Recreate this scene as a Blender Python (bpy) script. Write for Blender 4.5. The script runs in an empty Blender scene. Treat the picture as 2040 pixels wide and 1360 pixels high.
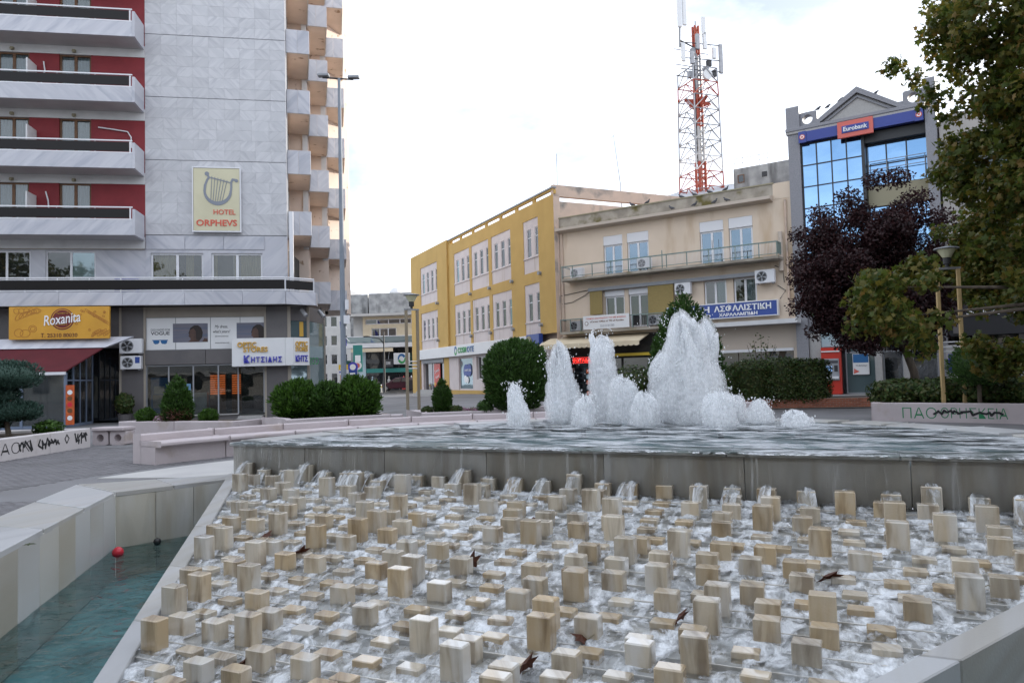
import bpy, bmesh, math, random
import numpy as np
from mathutils import Vector, Matrix, noise
random.seed(7); np.random.seed(7)
D = bpy.data; SC = bpy.context.scene; COL = SC.collection
R = math.radians

# ------------------------------------------------------------------ camera, sky, sun, exposure
F_PX, PITCH, ROLL, EYE = 1480.0, 2.65, 1.5, 1.65
cd = D.cameras.new('camera'); cam = D.objects.new('camera', cd); COL.objects.link(cam)
cd.sensor_width = 36; cd.lens = 36*F_PX/2040; cd.clip_start = 0.05; cd.clip_end = 2000
CAMROT = Matrix.Rotation(R(90+PITCH), 3, 'X') @ Matrix.Rotation(R(-ROLL), 3, 'Z')
cam.matrix_world = Matrix.Translation((0, 0, EYE)) @ CAMROT.to_4x4()
SC.camera = cam
SUN_AZ, SUN_EL = 62.0, 14.0
w = D.worlds.new('World'); SC.world = w; w.use_nodes = True
nt = w.node_tree; nt.nodes.clear()
def wn(t, **k):
    n = nt.nodes.new(t)
    for a, b in k.items(): setattr(n, a, b)
    return n
sky = wn('ShaderNodeTexSky', sky_type='NISHITA', sun_disc=False)
sky.sun_elevation = R(SUN_EL); sky.sun_rotation = R(SUN_AZ); sky.dust_density = 2.0; sky.air_density = 1.0
tc = wn('ShaderNodeTexCoord'); mp = wn('ShaderNodeMapping'); mp.inputs['Scale'].default_value = (1, 1, 2.2)
mp.inputs['Location'].default_value = (3.1, 0.4, 0.0)
nz = wn('ShaderNodeTexNoise'); nz.inputs['Scale'].default_value = 2.1; nz.inputs['Detail'].default_value = 9; nz.inputs['Roughness'].default_value = .58
rp = wn('ShaderNodeValToRGB'); rp.color_ramp.elements[0].position = .34; rp.color_ramp.elements[1].position = .56
rp.color_ramp.elements[0].color = (.18, .18, .18, 1); rp.color_ramp.elements[1].color = (1, 1, 1, 1)
mx = wn('ShaderNodeMix', data_type='RGBA'); bg = wn('ShaderNodeBackground'); out = wn('ShaderNodeOutputWorld')
mx.inputs['B'].default_value = (8.7, 9.3, 10.5, 1)
L = nt.links.new
L(tc.outputs['Generated'], mp.inputs['Vector']); L(mp.outputs[0], nz.inputs['Vector']); L(nz.outputs['Fac'], rp.inputs[0])
L(rp.outputs[0], mx.inputs['Factor']); L(sky.outputs[0], mx.inputs['A']); L(mx.outputs['Result'], bg.inputs[0]); L(bg.outputs[0], out.inputs[0])
bg.inputs[1].default_value = 0.11
sd = D.lights.new('sun', 'SUN'); sun = D.objects.new('sun', sd); COL.objects.link(sun)
sd.energy = 2.6; sd.angle = R(0.6); sd.color = (1, .93, .82)
sdir = Vector((math.sin(R(SUN_AZ))*math.cos(R(SUN_EL)), math.cos(R(SUN_AZ))*math.cos(R(SUN_EL)), math.sin(R(SUN_EL))))
sun.rotation_euler = sdir.to_track_quat('Z', 'Y').to_euler(); sun.location = (30, 20, 40)
vs = SC.view_settings
vs.view_transform = 'Standard'; vs.look = 'None'; vs.gamma = 1; vs.use_curve_mapping = False; vs.exposure = 0.92
SC.render.film_transparent = False
SC.cycles.max_bounces = 8; SC.cycles.transparent_max_bounces = 16; SC.cycles.caustics_reflective = False; SC.cycles.caustics_refractive = False

# ------------------------------------------------------------------ helpers
def atd(px, py, d):                      # point seen at photo pixel (px, py), d metres ahead
    r = CAMROT @ Vector(((px-1020)/F_PX, -(py-680)/F_PX, -1)); return Vector((0, 0, EYE)) + r*(d/r.y)
ORG = {}
class Frame:
    def __init__(s, loc, rz=0):
        s.loc = Vector(loc); s.rz = rz; s.m = Matrix.Translation(s.loc) @ Matrix.Rotation(rz, 4, 'Z')
    def w(s, p): return s.m @ Vector(p)
    def inv(s, p): return s.m.inverted() @ Vector(p)
WORLD = Frame((0, 0, 0))
def tag(o, label=None, cat=None, group=None, kind=None):
    if label: o['label'] = label
    if cat: o['category'] = cat
    if group: o['group'] = group
    if kind: o['kind'] = kind
    return o
def thing(name, label, cat, frame=WORLD, at=(0, 0, 0), group=None, rz=0):
    o = D.objects.new(name, None); COL.objects.link(o); o.empty_display_size = .2
    o.location = frame.w(at); o.rotation_euler = (0, 0, frame.rz+rz)
    ORG[o.name] = Vector(at)
    return tag(o, label, cat, group)
class MB:
    def __init__(s): s.v = []; s.f = []
    def add(s, vs, fs):
        b = len(s.v); s.v += [tuple(p) for p in vs]; s.f += [tuple(b+i for i in f) for f in fs]; return s
    def box(s, x0, x1, y0, y1, z0, z1):
        return s.add([(x0,y0,z0),(x1,y0,z0),(x1,y1,z0),(x0,y1,z0),(x0,y0,z1),(x1,y0,z1),(x1,y1,z1),(x0,y1,z1)],
                     [(0,3,2,1),(4,5,6,7),(0,1,5,4),(1,2,6,5),(2,3,7,6),(3,0,4,7)])
    def quad(s, *p): return s.add(p, [tuple(range(len(p)))])
    def prism(s, poly, a, b, fn=None):        # polygon (p,q) swept from a to b; fn(p,q,h)->xyz
        fn = fn or (lambda p, q, h: (p, q, h)); n = len(poly)
        vs = [fn(p, q, a) for p, q in poly]+[fn(p, q, b) for p, q in poly]
        return s.add(vs, [tuple(range(n))[::-1], tuple(range(n, 2*n))]+[(i, (i+1) % n, n+(i+1) % n, n+i) for i in range(n)])
    def cyl(s, p0, p1, r0, r1=None, n=10, caps=True): return s.tube([p0, p1], [r0, r0 if r1 is None else r1], n, caps)
    def tube(s, pts, r, n=8, caps=True):
        pts = [Vector(p) for p in pts]
        if not hasattr(r, '__len__'): r = [r]*len(pts)
        vs = []
        for i, p in enumerate(pts):
            t = (pts[min(i+1, len(pts)-1)]-pts[max(i-1, 0)]).normalized()
            a = t.cross(Vector((0, 0, 1)) if abs(t.z) < .9 else Vector((1, 0, 0))).normalized(); b = t.cross(a)
            vs += [p+(a*math.cos(2*math.pi*k/n)+b*math.sin(2*math.pi*k/n))*r[i] for k in range(n)]
        m = len(pts)
        fs = [(i*n+k, i*n+(k+1) % n, (i+1)*n+(k+1) % n, (i+1)*n+k) for i in range(m-1) for k in range(n)]
        if caps: fs += [tuple(range(n))[::-1], tuple(range((m-1)*n, m*n))]
        return s.add(vs, fs)
    def lathe(s, c, prof, n=16, sx=1, sy=1):
        vs = [(c[0]+r*math.cos(2*math.pi*k/n)*sx, c[1]+r*math.sin(2*math.pi*k/n)*sy, c[2]+z) for r, z in prof for k in range(n)]
        m = len(prof)
        fs = [(i*n+k, i*n+(k+1) % n, (i+1)*n+(k+1) % n, (i+1)*n+k) for i in range(m-1) for k in range(n)]
        fs += [tuple(range(n))[::-1], tuple(range((m-1)*n, m*n))]
        return s.add(vs, fs)
    def wall(s, x0, x1, z0, z1, holes, t=.18, y=0, thick=None):   # facade sheet with openings and reveals, outside is -y
        xs = sorted({x0, x1, *[c for h in holes for c in h[:2] if x0 < c < x1]}); zs = sorted({z0, z1, *[c for h in holes for c in h[2:] if z0 < c < z1]})
        for i in range(len(xs)-1):
            for j in range(len(zs)-1):
                cx, cz = (xs[i]+xs[i+1])/2, (zs[j]+zs[j+1])/2
                if any(h[0] < cx < h[1] and h[2] < cz < h[3] for h in holes): continue
                s.quad((xs[i], y, zs[j]), (xs[i+1], y, zs[j]), (xs[i+1], y, zs[j+1]), (xs[i], y, zs[j+1]))
        for a, b, c, d in holes:
            s.quad((a, y, c), (a, y+t, c), (a, y+t, d), (a, y, d)); s.quad((b, y, c), (b, y, d), (b, y+t, d), (b, y+t, c))
            s.quad((a, y, d), (a, y+t, d), (b, y+t, d), (b, y, d)); s.quad((a, y, c), (b, y, c), (b, y+t, c), (a, y+t, c))
        return s
    def mesh(s, name, mat=None, smooth=False, bevel=0, org=(0, 0, 0)):
        me = D.meshes.new(name); ox, oy, oz = org
        me.from_pydata([(x-ox, y-oy, z-oz) for x, y, z in s.v], [], s.f)
        if bevel:
            bm = bmesh.new(); bm.from_mesh(me); bmesh.ops.remove_doubles(bm, verts=bm.verts, dist=1e-5)
            bmesh.ops.bevel(bm, geom=[e for e in bm.edges if len(e.link_faces) == 2 and e.calc_face_angle(0) > .6], offset=bevel, segments=1, profile=.5, affect='EDGES', clamp_overlap=True)
            bm.to_mesh(me); bm.free()
        if mat: me.materials.append(mat)
        if smooth: me.polygons.foreach_set('use_smooth', [True]*len(me.polygons))
        return me
    def build(s, name, mat, parent=None, smooth=False, bevel=0, **kw):
        org = ORG.get(parent.name, (0, 0, 0)) if parent else (0, 0, 0)
        o = D.objects.new(name, s.mesh(name, mat, smooth, bevel, org)); COL.objects.link(o)
        if parent: o.parent = parent; ORG[o.name] = Vector(org)
        return tag(o, **kw)
def B(*a): return MB().box(*a)
def inst(name, me, parent, loc, rz=0, scale=None):        # another object sharing a mesh; loc in the parent's frame
    o = D.objects.new(name, me); COL.objects.link(o); o.parent = parent
    o.location = Vector(loc)-(ORG.get(parent.name) or Vector()) if parent else Vector(loc)
    if rz: o.rotation_euler = (0, 0, rz)
    if scale: o.scale = scale
    return o
def npmesh(name, V, Fq, mat, parent=None, smooth=False, org=None, **kw):     # fast mesh from numpy arrays
    V = np.asarray(V, np.float32).reshape(-1, 3)
    o0 = ORG.get(parent.name) if parent else None
    if o0 is not None: V = V-np.array(o0, np.float32)
    Fq = np.asarray(Fq, np.int32); n, k = Fq.shape
    me = D.meshes.new(name); me.vertices.add(len(V)); me.vertices.foreach_set('co', V.ravel())
    me.loops.add(n*k); me.loops.foreach_set('vertex_index', Fq.ravel())
    me.polygons.add(n); me.polygons.foreach_set('loop_start', np.arange(0, n*k, k, dtype=np.int32))
    me.update(calc_edges=True); me.validate()
    if mat: me.materials.append(mat)
    if smooth: me.polygons.foreach_set('use_smooth', [True]*n)
    o = D.objects.new(name, me); COL.objects.link(o)
    if parent: o.parent = parent; ORG[o.name] = Vector(o0) if o0 is not None else Vector()
    return tag(o, **kw)
def text(parent, s, x0, x1, z0, z1, y, mat, ext=.015, name='lettering', bold=0.0, shear=0.0, rot=0.0, spacing=1.0, mirror=False, ry=None):
    cu = D.curves.new('t', 'FONT'); cu.body = s; cu.size = 1; cu.offset = bold; cu.shear = shear; cu.extrude = .01; cu.space_character = spacing; cu.resolution_u = 3
    to = D.objects.new('t', cu); COL.objects.link(to)
    bpy.context.view_layer.update()
    me = D.meshes.new_from_object(to.evaluated_get(bpy.context.evaluated_depsgraph_get()))
    D.objects.remove(to); D.curves.remove(cu)
    co = np.empty(len(me.vertices)*3, np.float32); me.vertices.foreach_get('co', co); co = co.reshape(-1, 3)
    mn, mxx = co.min(0), co.max(0); n = (co-mn)/np.maximum(mxx-mn, 1e-6)
    if mirror: n[:, 0] = 1-n[:, 0]
    W, H = x1-x0, z1-z0
    X = (n[:, 0]-.5)*W; Z = (n[:, 1]-.5)*H
    c, sn = math.cos(rot), math.sin(rot)
    o3 = np.stack([(x0+x1)/2+X*c-Z*sn, y-n[:, 2]*ext, (z0+z1)/2+X*sn+Z*c], 1)
    og = ORG.get(parent.name)
    if og is not None: o3 = o3-np.array(og)
    me.vertices.foreach_set('co', o3.astype(np.float32).ravel()); me.update()
    me.materials.clear(); me.materials.append(mat); me.name = name
    o = D.objects.new(name, me); COL.objects.link(o); o.parent = parent; ORG[o.name] = Vector(og) if og is not None else Vector()
    return o

# ------------------------------------------------------------------ materials
MAT = {}
def nodes(name):
    m = D.materials.new(name); m.use_nodes = True; t = m.node_tree
    b = t.nodes['Principled BSDF']; return m, t, b
def c4(c): return (c[0], c[1], c[2], 1)
def mat(name, c1, c2=None, scale=4., rough=.6, bump=0., bscale=None, metal=0., spec=.5, stretch=(1, 1, 1), ramp=(.35, .65), rnd=0., c3=None, s3=1., detail=6, st3=(1, 1, 1), r3=(.55, .7), obj=True, emit=None):
    """plain procedural surface: c1/c2 mixed by noise, optional stain colour c3, per-object brightness rnd"""
    m, t, b = nodes(name); N = t.nodes.new; K = t.links.new
    b.inputs['Roughness'].default_value = rough; b.inputs['Metallic'].default_value = metal; b.inputs['Specular IOR Level'].default_value = spec
    tcn = N('ShaderNodeTexCoord'); src = tcn.outputs['Object']
    oi = N('ShaderNodeObjectInfo'); ad = N('ShaderNodeVectorMath'); ad.operation = 'ADD'
    sc = N('ShaderNodeVectorMath'); sc.operation = 'SCALE'; sc.inputs['Scale'].default_value = 37.
    cmb = N('ShaderNodeCombineXYZ'); K(oi.outputs['Random'], cmb.inputs[0]); K(oi.outputs['Random'], cmb.inputs[1]); K(cmb.outputs[0], sc.inputs[0])
    K(src, ad.inputs[0]); K(sc.outputs[0], ad.inputs[1]); vec = ad.outputs[0]
    def noi(s, st, d):
        mpn = N('ShaderNodeMapping'); mpn.inputs['Scale'].default_value = st; K(vec, mpn.inputs['Vector'])
        n = N('ShaderNodeTexNoise'); n.inputs['Scale'].default_value = s; n.inputs['Detail'].default_value = d; K(mpn.outputs[0], n.inputs['Vector']); return n.outputs['Fac']
    col = None
    def rampn(f, r):
        q = N('ShaderNodeMapRange'); q.inputs[1].default_value = r[0]; q.inputs[2].default_value = r[1]; K(f, q.inputs[0]); return q.outputs[0]
    def mix(fac, a, bb):
        x = N('ShaderNodeMix'); x.data_type = 'RGBA'; K(fac, x.inputs['Factor'])
        for s_, v in (('A', a), ('B', bb)):
            if isinstance(v, tuple): x.inputs[s_].default_value = c4(v)
            else: K(v, x.inputs[s_])
        return x.outputs['Result']
    col = tuple(c1)
    if c2 is not None: col = mix(rampn(noi(scale, stretch, detail), ramp), tuple(c1), tuple(c2))
    if c3 is not None: col = mix(rampn(noi(s3, st3, 7), r3), col, tuple(c3))
    if rnd:
        h = N('ShaderNodeHueSaturation'); q = N('ShaderNodeMapRange'); q.inputs[3].default_value = 1-rnd; q.inputs[4].default_value = 1+rnd
        K(oi.outputs['Random'], q.inputs[0]); K(q.outputs[0], h.inputs['Value'])
        if isinstance(col, tuple): h.inputs['Color'].default_value = c4(col)
        else: K(col, h.inputs['Color'])
        col = h.outputs[0]
    if isinstance(col, tuple): b.inputs['Base Color'].default_value = c4(col)
    else: K(col, b.inputs['Base Color'])
    if bump:
        bn = N('ShaderNodeBump'); bn.inputs['Strength'].default_value = bump; bn.inputs['Distance'].default_value = .02
        K(noi(bscale or scale*6, (1, 1, 1), 5), bn.inputs['Height']); K(bn.outputs[0], b.inputs['Normal'])
    if emit: b.inputs['Emission Color'].default_value = c4(emit[0]); b.inputs['Emission Strength'].default_value = emit[1]
    MAT[name] = m; return m
def marble(name, c1, c2, c3, wscale=3., rough=.35, axis='diag', dist=4., rnd=.06, stain=None, sw=(.5, .62), bump=.0, wet=0.):
    """veined stone; vein direction flips from slab to slab"""
    m, t, b = nodes(name); N = t.nodes.new; K = t.links.new
    b.inputs['Roughness'].default_value = rough; b.inputs['Coat Weight'].default_value = wet; b.inputs['Coat Roughness'].default_value = .06; b.inputs['Coat IOR'].default_value = 1.4
    tcn = N('ShaderNodeTexCoord'); oi = N('ShaderNodeObjectInfo'); sp = N('ShaderNodeSeparateXYZ'); K(tcn.outputs['Object'], sp.inputs[0])
    def ma(op, a, bb=None):
        q = N('ShaderNodeMath'); q.operation = op
        for i, v in enumerate((a, bb)):
            if v is None: continue
            if isinstance(v, (int, float)): q.inputs[i].default_value = v
            else: K(v, q.inputs[i])
        return q.outputs[0]
    off = ma('MULTIPLY', oi.outputs['Random'], 61.)
    cm = N('ShaderNodeCombineXYZ')
    if axis == 'diag':
        sg = ma('SUBTRACT', ma('MULTIPLY', ma('GREATER_THAN', oi.outputs['Random'], .5), 2.), 1.)
        K(ma('ADD', ma('ADD', ma('MULTIPLY', sp.outputs[0], sg), sp.outputs[2]), off), cm.inputs[0])
        K(ma('MULTIPLY', ma('SUBTRACT', ma('MULTIPLY', sp.outputs[0], sg), sp.outputs[2]), .16), cm.inputs[1])
    else:
        K(ma('ADD', ma('ADD', sp.outputs[0], ma('MULTIPLY', sp.outputs[1], .7)), off), cm.inputs[0]); K(ma('MULTIPLY', sp.outputs[2], .18), cm.inputs[1])
    K(off, cm.inputs[2])
    n1 = N('ShaderNodeTexNoise'); n1.inputs['Scale'].default_value = wscale; n1.inputs['Detail'].default_value = 7; n1.inputs['Distortion'].default_value = dist*.1; K(cm.outputs[0], n1.inputs['Vector'])
    rp_ = N('ShaderNodeValToRGB'); e = rp_.color_ramp.elements; e[0].position = .33; e[0].color = c4(c2); e[1].position = .56; e[1].color = c4(c1); K(n1.outputs['Fac'], rp_.inputs[0])
    n2 = N('ShaderNodeTexNoise'); n2.inputs['Scale'].default_value = wscale*.55; n2.inputs['Detail'].default_value = 5; K(cm.outputs[0], n2.inputs['Vector'])
    r2 = N('ShaderNodeMapRange'); r2.inputs[1].default_value = sw[0]; r2.inputs[2].default_value = sw[1]; K(n2.outputs['Fac'], r2.inputs[0])
    mx_ = N('ShaderNodeMix'); mx_.data_type = 'RGBA'; K(r2.outputs[0], mx_.inputs['Factor']); K(rp_.outputs[0], mx_.inputs['A']); mx_.inputs['B'].default_value = c4(c3)
    col = mx_.outputs['Result']
    if stain:                                  # per-piece share of a warm mineral stain
        n3 = N('ShaderNodeTexNoise'); n3.inputs['Scale'].default_value = 5.; n3.inputs['Detail'].default_value = 6; K(cm.outputs[0], n3.inputs['Vector'])
        f = ma('ADD', n3.outputs['Fac'], ma('SUBTRACT', ma('MULTIPLY', ma('FRACT', ma('MULTIPLY', oi.outputs['Random'], 17.3)), .55), .27))
        r3_ = N('ShaderNodeMapRange'); r3_.inputs[1].default_value = .35; r3_.inputs[2].default_value = .75; K(f, r3_.inputs[0])
        m3 = N('ShaderNodeMix'); m3.data_type = 'RGBA'; m3.blend_type = 'MULTIPLY'; K(r3_.outputs[0], m3.inputs['Factor']); K(col, m3.inputs['A']); m3.inputs['B'].default_value = c4(stain); col = m3.outputs['Result']
    h = N('ShaderNodeHueSaturation'); q = N('ShaderNodeMapRange'); q.inputs[3].default_value = 1-rnd; q.inputs[4].default_value = 1+rnd
    K(ma('FRACT', ma('MULTIPLY', oi.outputs['Random'], 7.7)), q.inputs[0]); K(q.outputs[0], h.inputs['Value']); K(col, h.inputs['Color']); K(h.outputs[0], b.inputs['Base Color'])
    if bump:
        bn = N('ShaderNodeBump'); bn.inputs['Strength'].default_value = bump; bn.inputs['Distance'].default_value = .01
        nb = N('ShaderNodeTexNoise'); nb.inputs['Scale'].default_value = 45; nb.inputs['Detail'].default_value = 5; K(tcn.outputs['Object'], nb.inputs['Vector']); K(nb.outputs['Fac'], bn.inputs['Height']); K(bn.outputs[0], b.inputs['Normal'])
    MAT[name] = m; return m
def glass(name, tint=(.05, .06, .07), see=.0, rough=.03, refl=.5, bumpy=.0, gcol=(1, 1, 1)):
    """window pane: mirror layer over a dark or see-through body, slightly wavy"""
    m, t, b = nodes(name); N = t.nodes.new; K = t.links.new; t.nodes.remove(b); o = t.nodes['Material Output']
    df = N('ShaderNodeBsdfDiffuse'); df.inputs[0].default_value = c4(tint); tr = N('ShaderNodeBsdfTransparent'); tr.inputs[0].default_value = c4((.75, .8, .8))
    m1 = N('ShaderNodeMixShader'); m1.inputs[0].default_value = see; K(df.outputs[0], m1.inputs[1]); K(tr.outputs[0], m1.inputs[2])
    gl = N('ShaderNodeBsdfGlossy'); gl.inputs['Roughness'].default_value = rough; gl.inputs['Color'].default_value = c4(gcol)
    fr = N('ShaderNodeFresnel'); fr.inputs[0].default_value = 1.5; q = N('ShaderNodeMapRange'); q.inputs[3].default_value = refl*.6; q.inputs[4].default_value = 1.; K(fr.outputs[0], q.inputs[0])
    if bumpy:
        tcn = N('ShaderNodeTexCoord'); n = N('ShaderNodeTexNoise'); n.inputs['Scale'].default_value = 1.3; K(tcn.outputs['Object'], n.inputs['Vector'])
        bn = N('ShaderNodeBump'); bn.inputs['Strength'].default_value = bumpy; bn.inputs['Distance'].default_value = .05; K(n.outputs['Fac'], bn.inputs['Height']); K(bn.outputs[0], gl.inputs['Normal'])
    m2 = N('ShaderNodeMixShader'); K(q.outputs[0], m2.inputs[0]); K(m1.outputs[0], m2.inputs[1]); K(gl.outputs[0], m2.inputs[2]); K(m2.outputs[0], o.inputs[0])
    MAT[name] = m; return m
def leafmat(name, cols, trans=.35, rough=.5):
    m, t, b = nodes(name); N = t.nodes.new; K = t.links.new; o = t.nodes['Material Output']
    g = N('ShaderNodeNewGeometry'); rp_ = N('ShaderNodeValToRGB'); el = rp_.color_ramp.elements
    while len(el) < len(cols): el.new(.5)
    for i, c in enumerate(cols): el[i].position = i/(len(cols)-1); el[i].color = c4(c)
    K(g.outputs['Random Per Island'], rp_.inputs[0]); K(rp_.outputs[0], b.inputs['Base Color']); b.inputs['Roughness'].default_value = rough; b.inputs['Specular IOR Level'].default_value = .3
    tl = N('ShaderNodeBsdfTranslucent'); K(rp_.outputs[0], tl.inputs[0]); ms = N('ShaderNodeMixShader'); ms.inputs[0].default_value = trans
    K(b.outputs[0], ms.inputs[1]); K(tl.outputs[0], ms.inputs[2]); K(ms.outputs[0], o.inputs[0])
    MAT[name] = m; return m

marble('clad', (.56, .555, .57), (.44, .44, .46), (.51, .51, .525), 4.2, .38, 'diag', 6)
marble('clad_plain', (.54, .54, .575), (.40, .41, .46), (.49, .49, .53), 2.6, .4, 'diag', 5)
marble('block', (.53, .475, .385), (.25, .205, .15), (.57, .55, .51), 8., .25, 'vert', 5, .15, stain=(.82, .70, .53), bump=.2, wet=1.)
marble('pool_stone', (.50, .50, .49), (.37, .36, .34), (.47, .47, .46), 2.2, .35, 'vert', 6, .05, stain=(.90, .84, .72), bump=.1)
marble('coping', (.43, .43, .435), (.33, .33, .335), (.40, .405, .41), 2.0, .4, 'diag', 6, .09, stain=(.88, .84, .76), bump=.2)
marble('wet_wall', (.50, .485, .46), (.34, .315, .28), (.46, .43, .38), 3.0, .25, 'vert', 4, .06, stain=(.85, .76, .62), bump=.1, wet=.6)
marble('step', (.58, .565, .53), (.46, .43, .38), (.56, .56, .55), 4, .3, 'vert', 5, .1)
mat('red', (.235, .022, .028), (.20, .018, .024), 2, .7, .1)
mat('white_paint', (.66, .66, .66), (.58, .58, .58), 1.5, .65, .1)
mat('soffit', (.52, .51, .50), (.46, .45, .45), 1.2, .8)
mat('peach', (.70, .58, .50), (.64, .53, .45), 1.4, .85, .1, c3=(.30, .20, .13), s3=2.2, r3=(.63, .72))
mat('white_metal', (.72, .72, .74), rough=.4)
mat('grey_metal', (.30, .31, .33), (.26, .27, .29), 3, .5)
mat('dark_metal', (.03, .03, .033), rough=.45)
mat('mast_metal', (.22, .25, .29), (.18, .21, .25), 2, .5)
mat('brown_frame', (.16, .075, .03), (.11, .05, .02), 6, .55)
mat('grey_clad', (.125, .115, .115), (.105, .098, .10), 1.5, .5)
mat('taupe', (.33, .29, .24), (.29, .255, .215), 1.5, .5)
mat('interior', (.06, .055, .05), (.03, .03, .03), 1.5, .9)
mat('curtain', (.72, .56, .30), (.50, .36, .18), 9, .9, stretch=(4, 4, .15))
mat('net_curtain', (.66, .68, .72), (.48, .52, .58), 9, .9, stretch=(4, 4, .12))
mat('yellow_wall', (.56, .365, .115), (.51, .33, .10), .8, .85, .25, 30, c3=(.50, .32, .10), s3=.7, st3=(2, 2, .3), r3=(.55, .8))
mat('pink_white', (.66, .59, .57), (.60, .53, .52), 1., .8, .1, c3=(.50, .42, .37), s3=1.2, st3=(3, 3, .25), r3=(.58, .75))
mat('beige_wall', (.71, .585, .465), (.66, .54, .42), .7, .85, .2, 25, c3=(.54, .40, .27), s3=.6, st3=(2, 2, .5), r3=(.56, .74))
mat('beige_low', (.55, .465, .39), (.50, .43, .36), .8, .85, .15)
mat('old_concrete', (.40, .36, .30), (.26, .23, .19), 1.6, .9, .4, 14, c3=(.13, .11, .035), s3=.9, r3=(.55, .66))
mat('dirty_concrete', (.42, .42, .41), (.22, .22, .22), 1.2, .9, .3, 10, c3=(.13, .13, .13), s3=.6, st3=(2, 2, .4), r3=(.55, .7))
mat('stained_plaster', (.62, .47, .37), (.54, .42, .34), 1.2, .9, .2, c3=(.24, .22, .20), s3=.8, r3=(.54, .68))
mat('granite', (.27, .265, .285), (.21, .21, .23), 30, .5, .05)
mat('granite_light', (.40, .385, .37), (.34, .33, .32), 20, .6)
mat('blue_sign', (.035, .055, .27), rough=.35)
mat('sign_blue2', (.03, .07, .30), (.025, .06, .26), 1, .4)
mat('red_sign', (.62, .13, .10), rough=.4)
mat('white_sign', (.74, .74, .74), (.70, .70, .70), 1, .5)
mat('letter_white', (.82, .82, .82), rough=.4)
mat('letter_gold', (.62, .36, .05), rough=.35)
mat('letter_blue', (.06, .06, .42), rough=.35)
mat('letter_red', (.62, .10, .06), rough=.5)
mat('letter_green', (.03, .30, .08), rough=.4)
mat('letter_teal', (.02, .12, .30), rough=.4)
mat('letter_brown', (.16, .06, .02), rough=.5)
mat('lyre', (.22, .24, .28), rough=.5)
mat('hotel_sign', (.62, .58, .40), (.57, .53, .36), 1.2, .45)
mat('rox_yellow', (.66, .34, .035), (.58, .29, .03), 1.0, .45)
mat('rox_brown', (.42, .17, .02), rough=.5)
mat('rox_maroon', (.15, .015, .015), rough=.5)
mat('awning_red', (.105, .010, .017), (.085, .008, .014), 2, .8, .1)
mat('awning_cream', (.66, .56, .40), (.6, .5, .35), 2, .85)
mat('blue_metal', (.16, .20, .28), rough=.45)
mat('bamboo', (.36, .27, .10), (.24, .18, .07), 30, .8, .5, 40, stretch=(.3, .3, 8))
mat('green_rail', (.20, .27, .25), (.16, .22, .2), 5, .6)
mat('stone_pink', (.53, .47, .475), (.47, .415, .42), 1.5, .8, .35, 20, c3=(.40, .33, .29), s3=1.4, r3=(.58, .72))
mat('stone_white', (.60, .565, .56), (.54, .505, .50), 1.5, .8, .35, 20, c3=(.36, .31, .26), s3=1.3, r3=(.58, .72))
mat('soil', (.035, .022, .014), (.06, .04, .025), 8, .95, .6)
mat('paint_black', (.012, .012, .014), rough=.7)
mat('paint_green', (.02, .20, .08), rough=.7)
mat('paver', (.185, .178, .185), (.15, .145, .15), 3, .8, .3, 40, rnd=.12, c3=(.12, .115, .115), s3=.5, r3=(.5, .7))
mat('asphalt', (.20, .195, .20), (.16, .158, .163), .4, .85, .3, 30, c3=(.14, .135, .135), s3=.25, r3=(.5, .7))
mat('light_paving', (.50, .49, .47), (.43, .42, .41), 1.2, .6, .15)
mat('dark_tile', (.13, .135, .14), rough=.5)
mat('brick', (.36, .12, .065), (.28, .09, .05), 6, .85, .3, rnd=.2)
mat('mortar', (.30, .24, .20), rough=.9)
mat('bark', (.12, .095, .07), (.06, .045, .035), 7, .9, .7, 12, stretch=(1, 1, .25))
mat('bronze_post', (.27, .22, .15), (.21, .17, .12), 4, .5, .1, stretch=(3, 3, .2))
mat('wood_post', (.50, .36, .17), (.42, .29, .13), 4, .6, .2, stretch=(3, 3, .2), c3=(.24, .17, .09), s3=2, r3=(.6, .75))
mat('atm_red', (.52, .035, .02), rough=.35)
mat('car_paint', (.055, .012, .02), rough=.2, spec=.7)
mat('tyre', (.02, .02, .02), rough=.9)
mat('rim', (.45, .45, .46), rough=.3, metal=.8)
mat('tower_red', (.42, .07, .035), (.34, .06, .03), 2, .6)
mat('tower_white', (.62, .60, .58), (.52, .50, .48), 2, .6)
mat('steel', (.36, .36, .37), (.28, .28, .29), 3, .4, metal=.6)
mat('pool_floor', (.24, .43, .44), (.12, .28, .30), 1.2, .6, c3=(.05, .14, .15), s3=.9, r3=(.5, .68))
mat('basin_floor', (.48, .55, .56), (.38, .46, .48), 1., .6)
mat('red_ball', (.62, .03, .05), rough=.3)
mat('black_ball', (.012, .012, .012), rough=.4)
mat('led_red', (.2, .0, .0), emit=((1, .03, .02), 1.6))
mat('lamp_glass', (.62, .60, .40), rough=.25)
mat('screen_blue', (.2, .35, .6), emit=((.25, .45, .8), .35))
mat('poster_sea', (.10, .12, .18), (.16, .15, .18), 2, .4, stretch=(.2, 1, 5))
mat('poster_skin', (.10, .05, .035), (.05, .025, .02), 3, .5)
mat('poster_hair', (.018, .010, .008), rough=.5)
mat('print_grey', (.06, .06, .07), rough=.5)
mat('pale_blue', (.42, .52, .55), (.36, .46, .5), 1, .3)
mat('orange', (.62, .14, .03), (.45, .07, .02), 7, .5)
mat('lit_shelf', (.62, .14, .03), (.35, .05, .02), 14, .5, emit=((1, .22, .05), .35))
mat('yellow', (.75, .52, .04), rough=.5)
mat('teal', (.03, .22, .19), rough=.5)
mat('roof_tin', (.46, .48, .50), (.38, .40, .42), 2, .5, stretch=(8, 1, 1))
mat('olive', (.30, .27, .18), rough=.7)
mat('far_wall', (.42, .39, .36), (.34, .32, .30), .6, .85)
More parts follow.
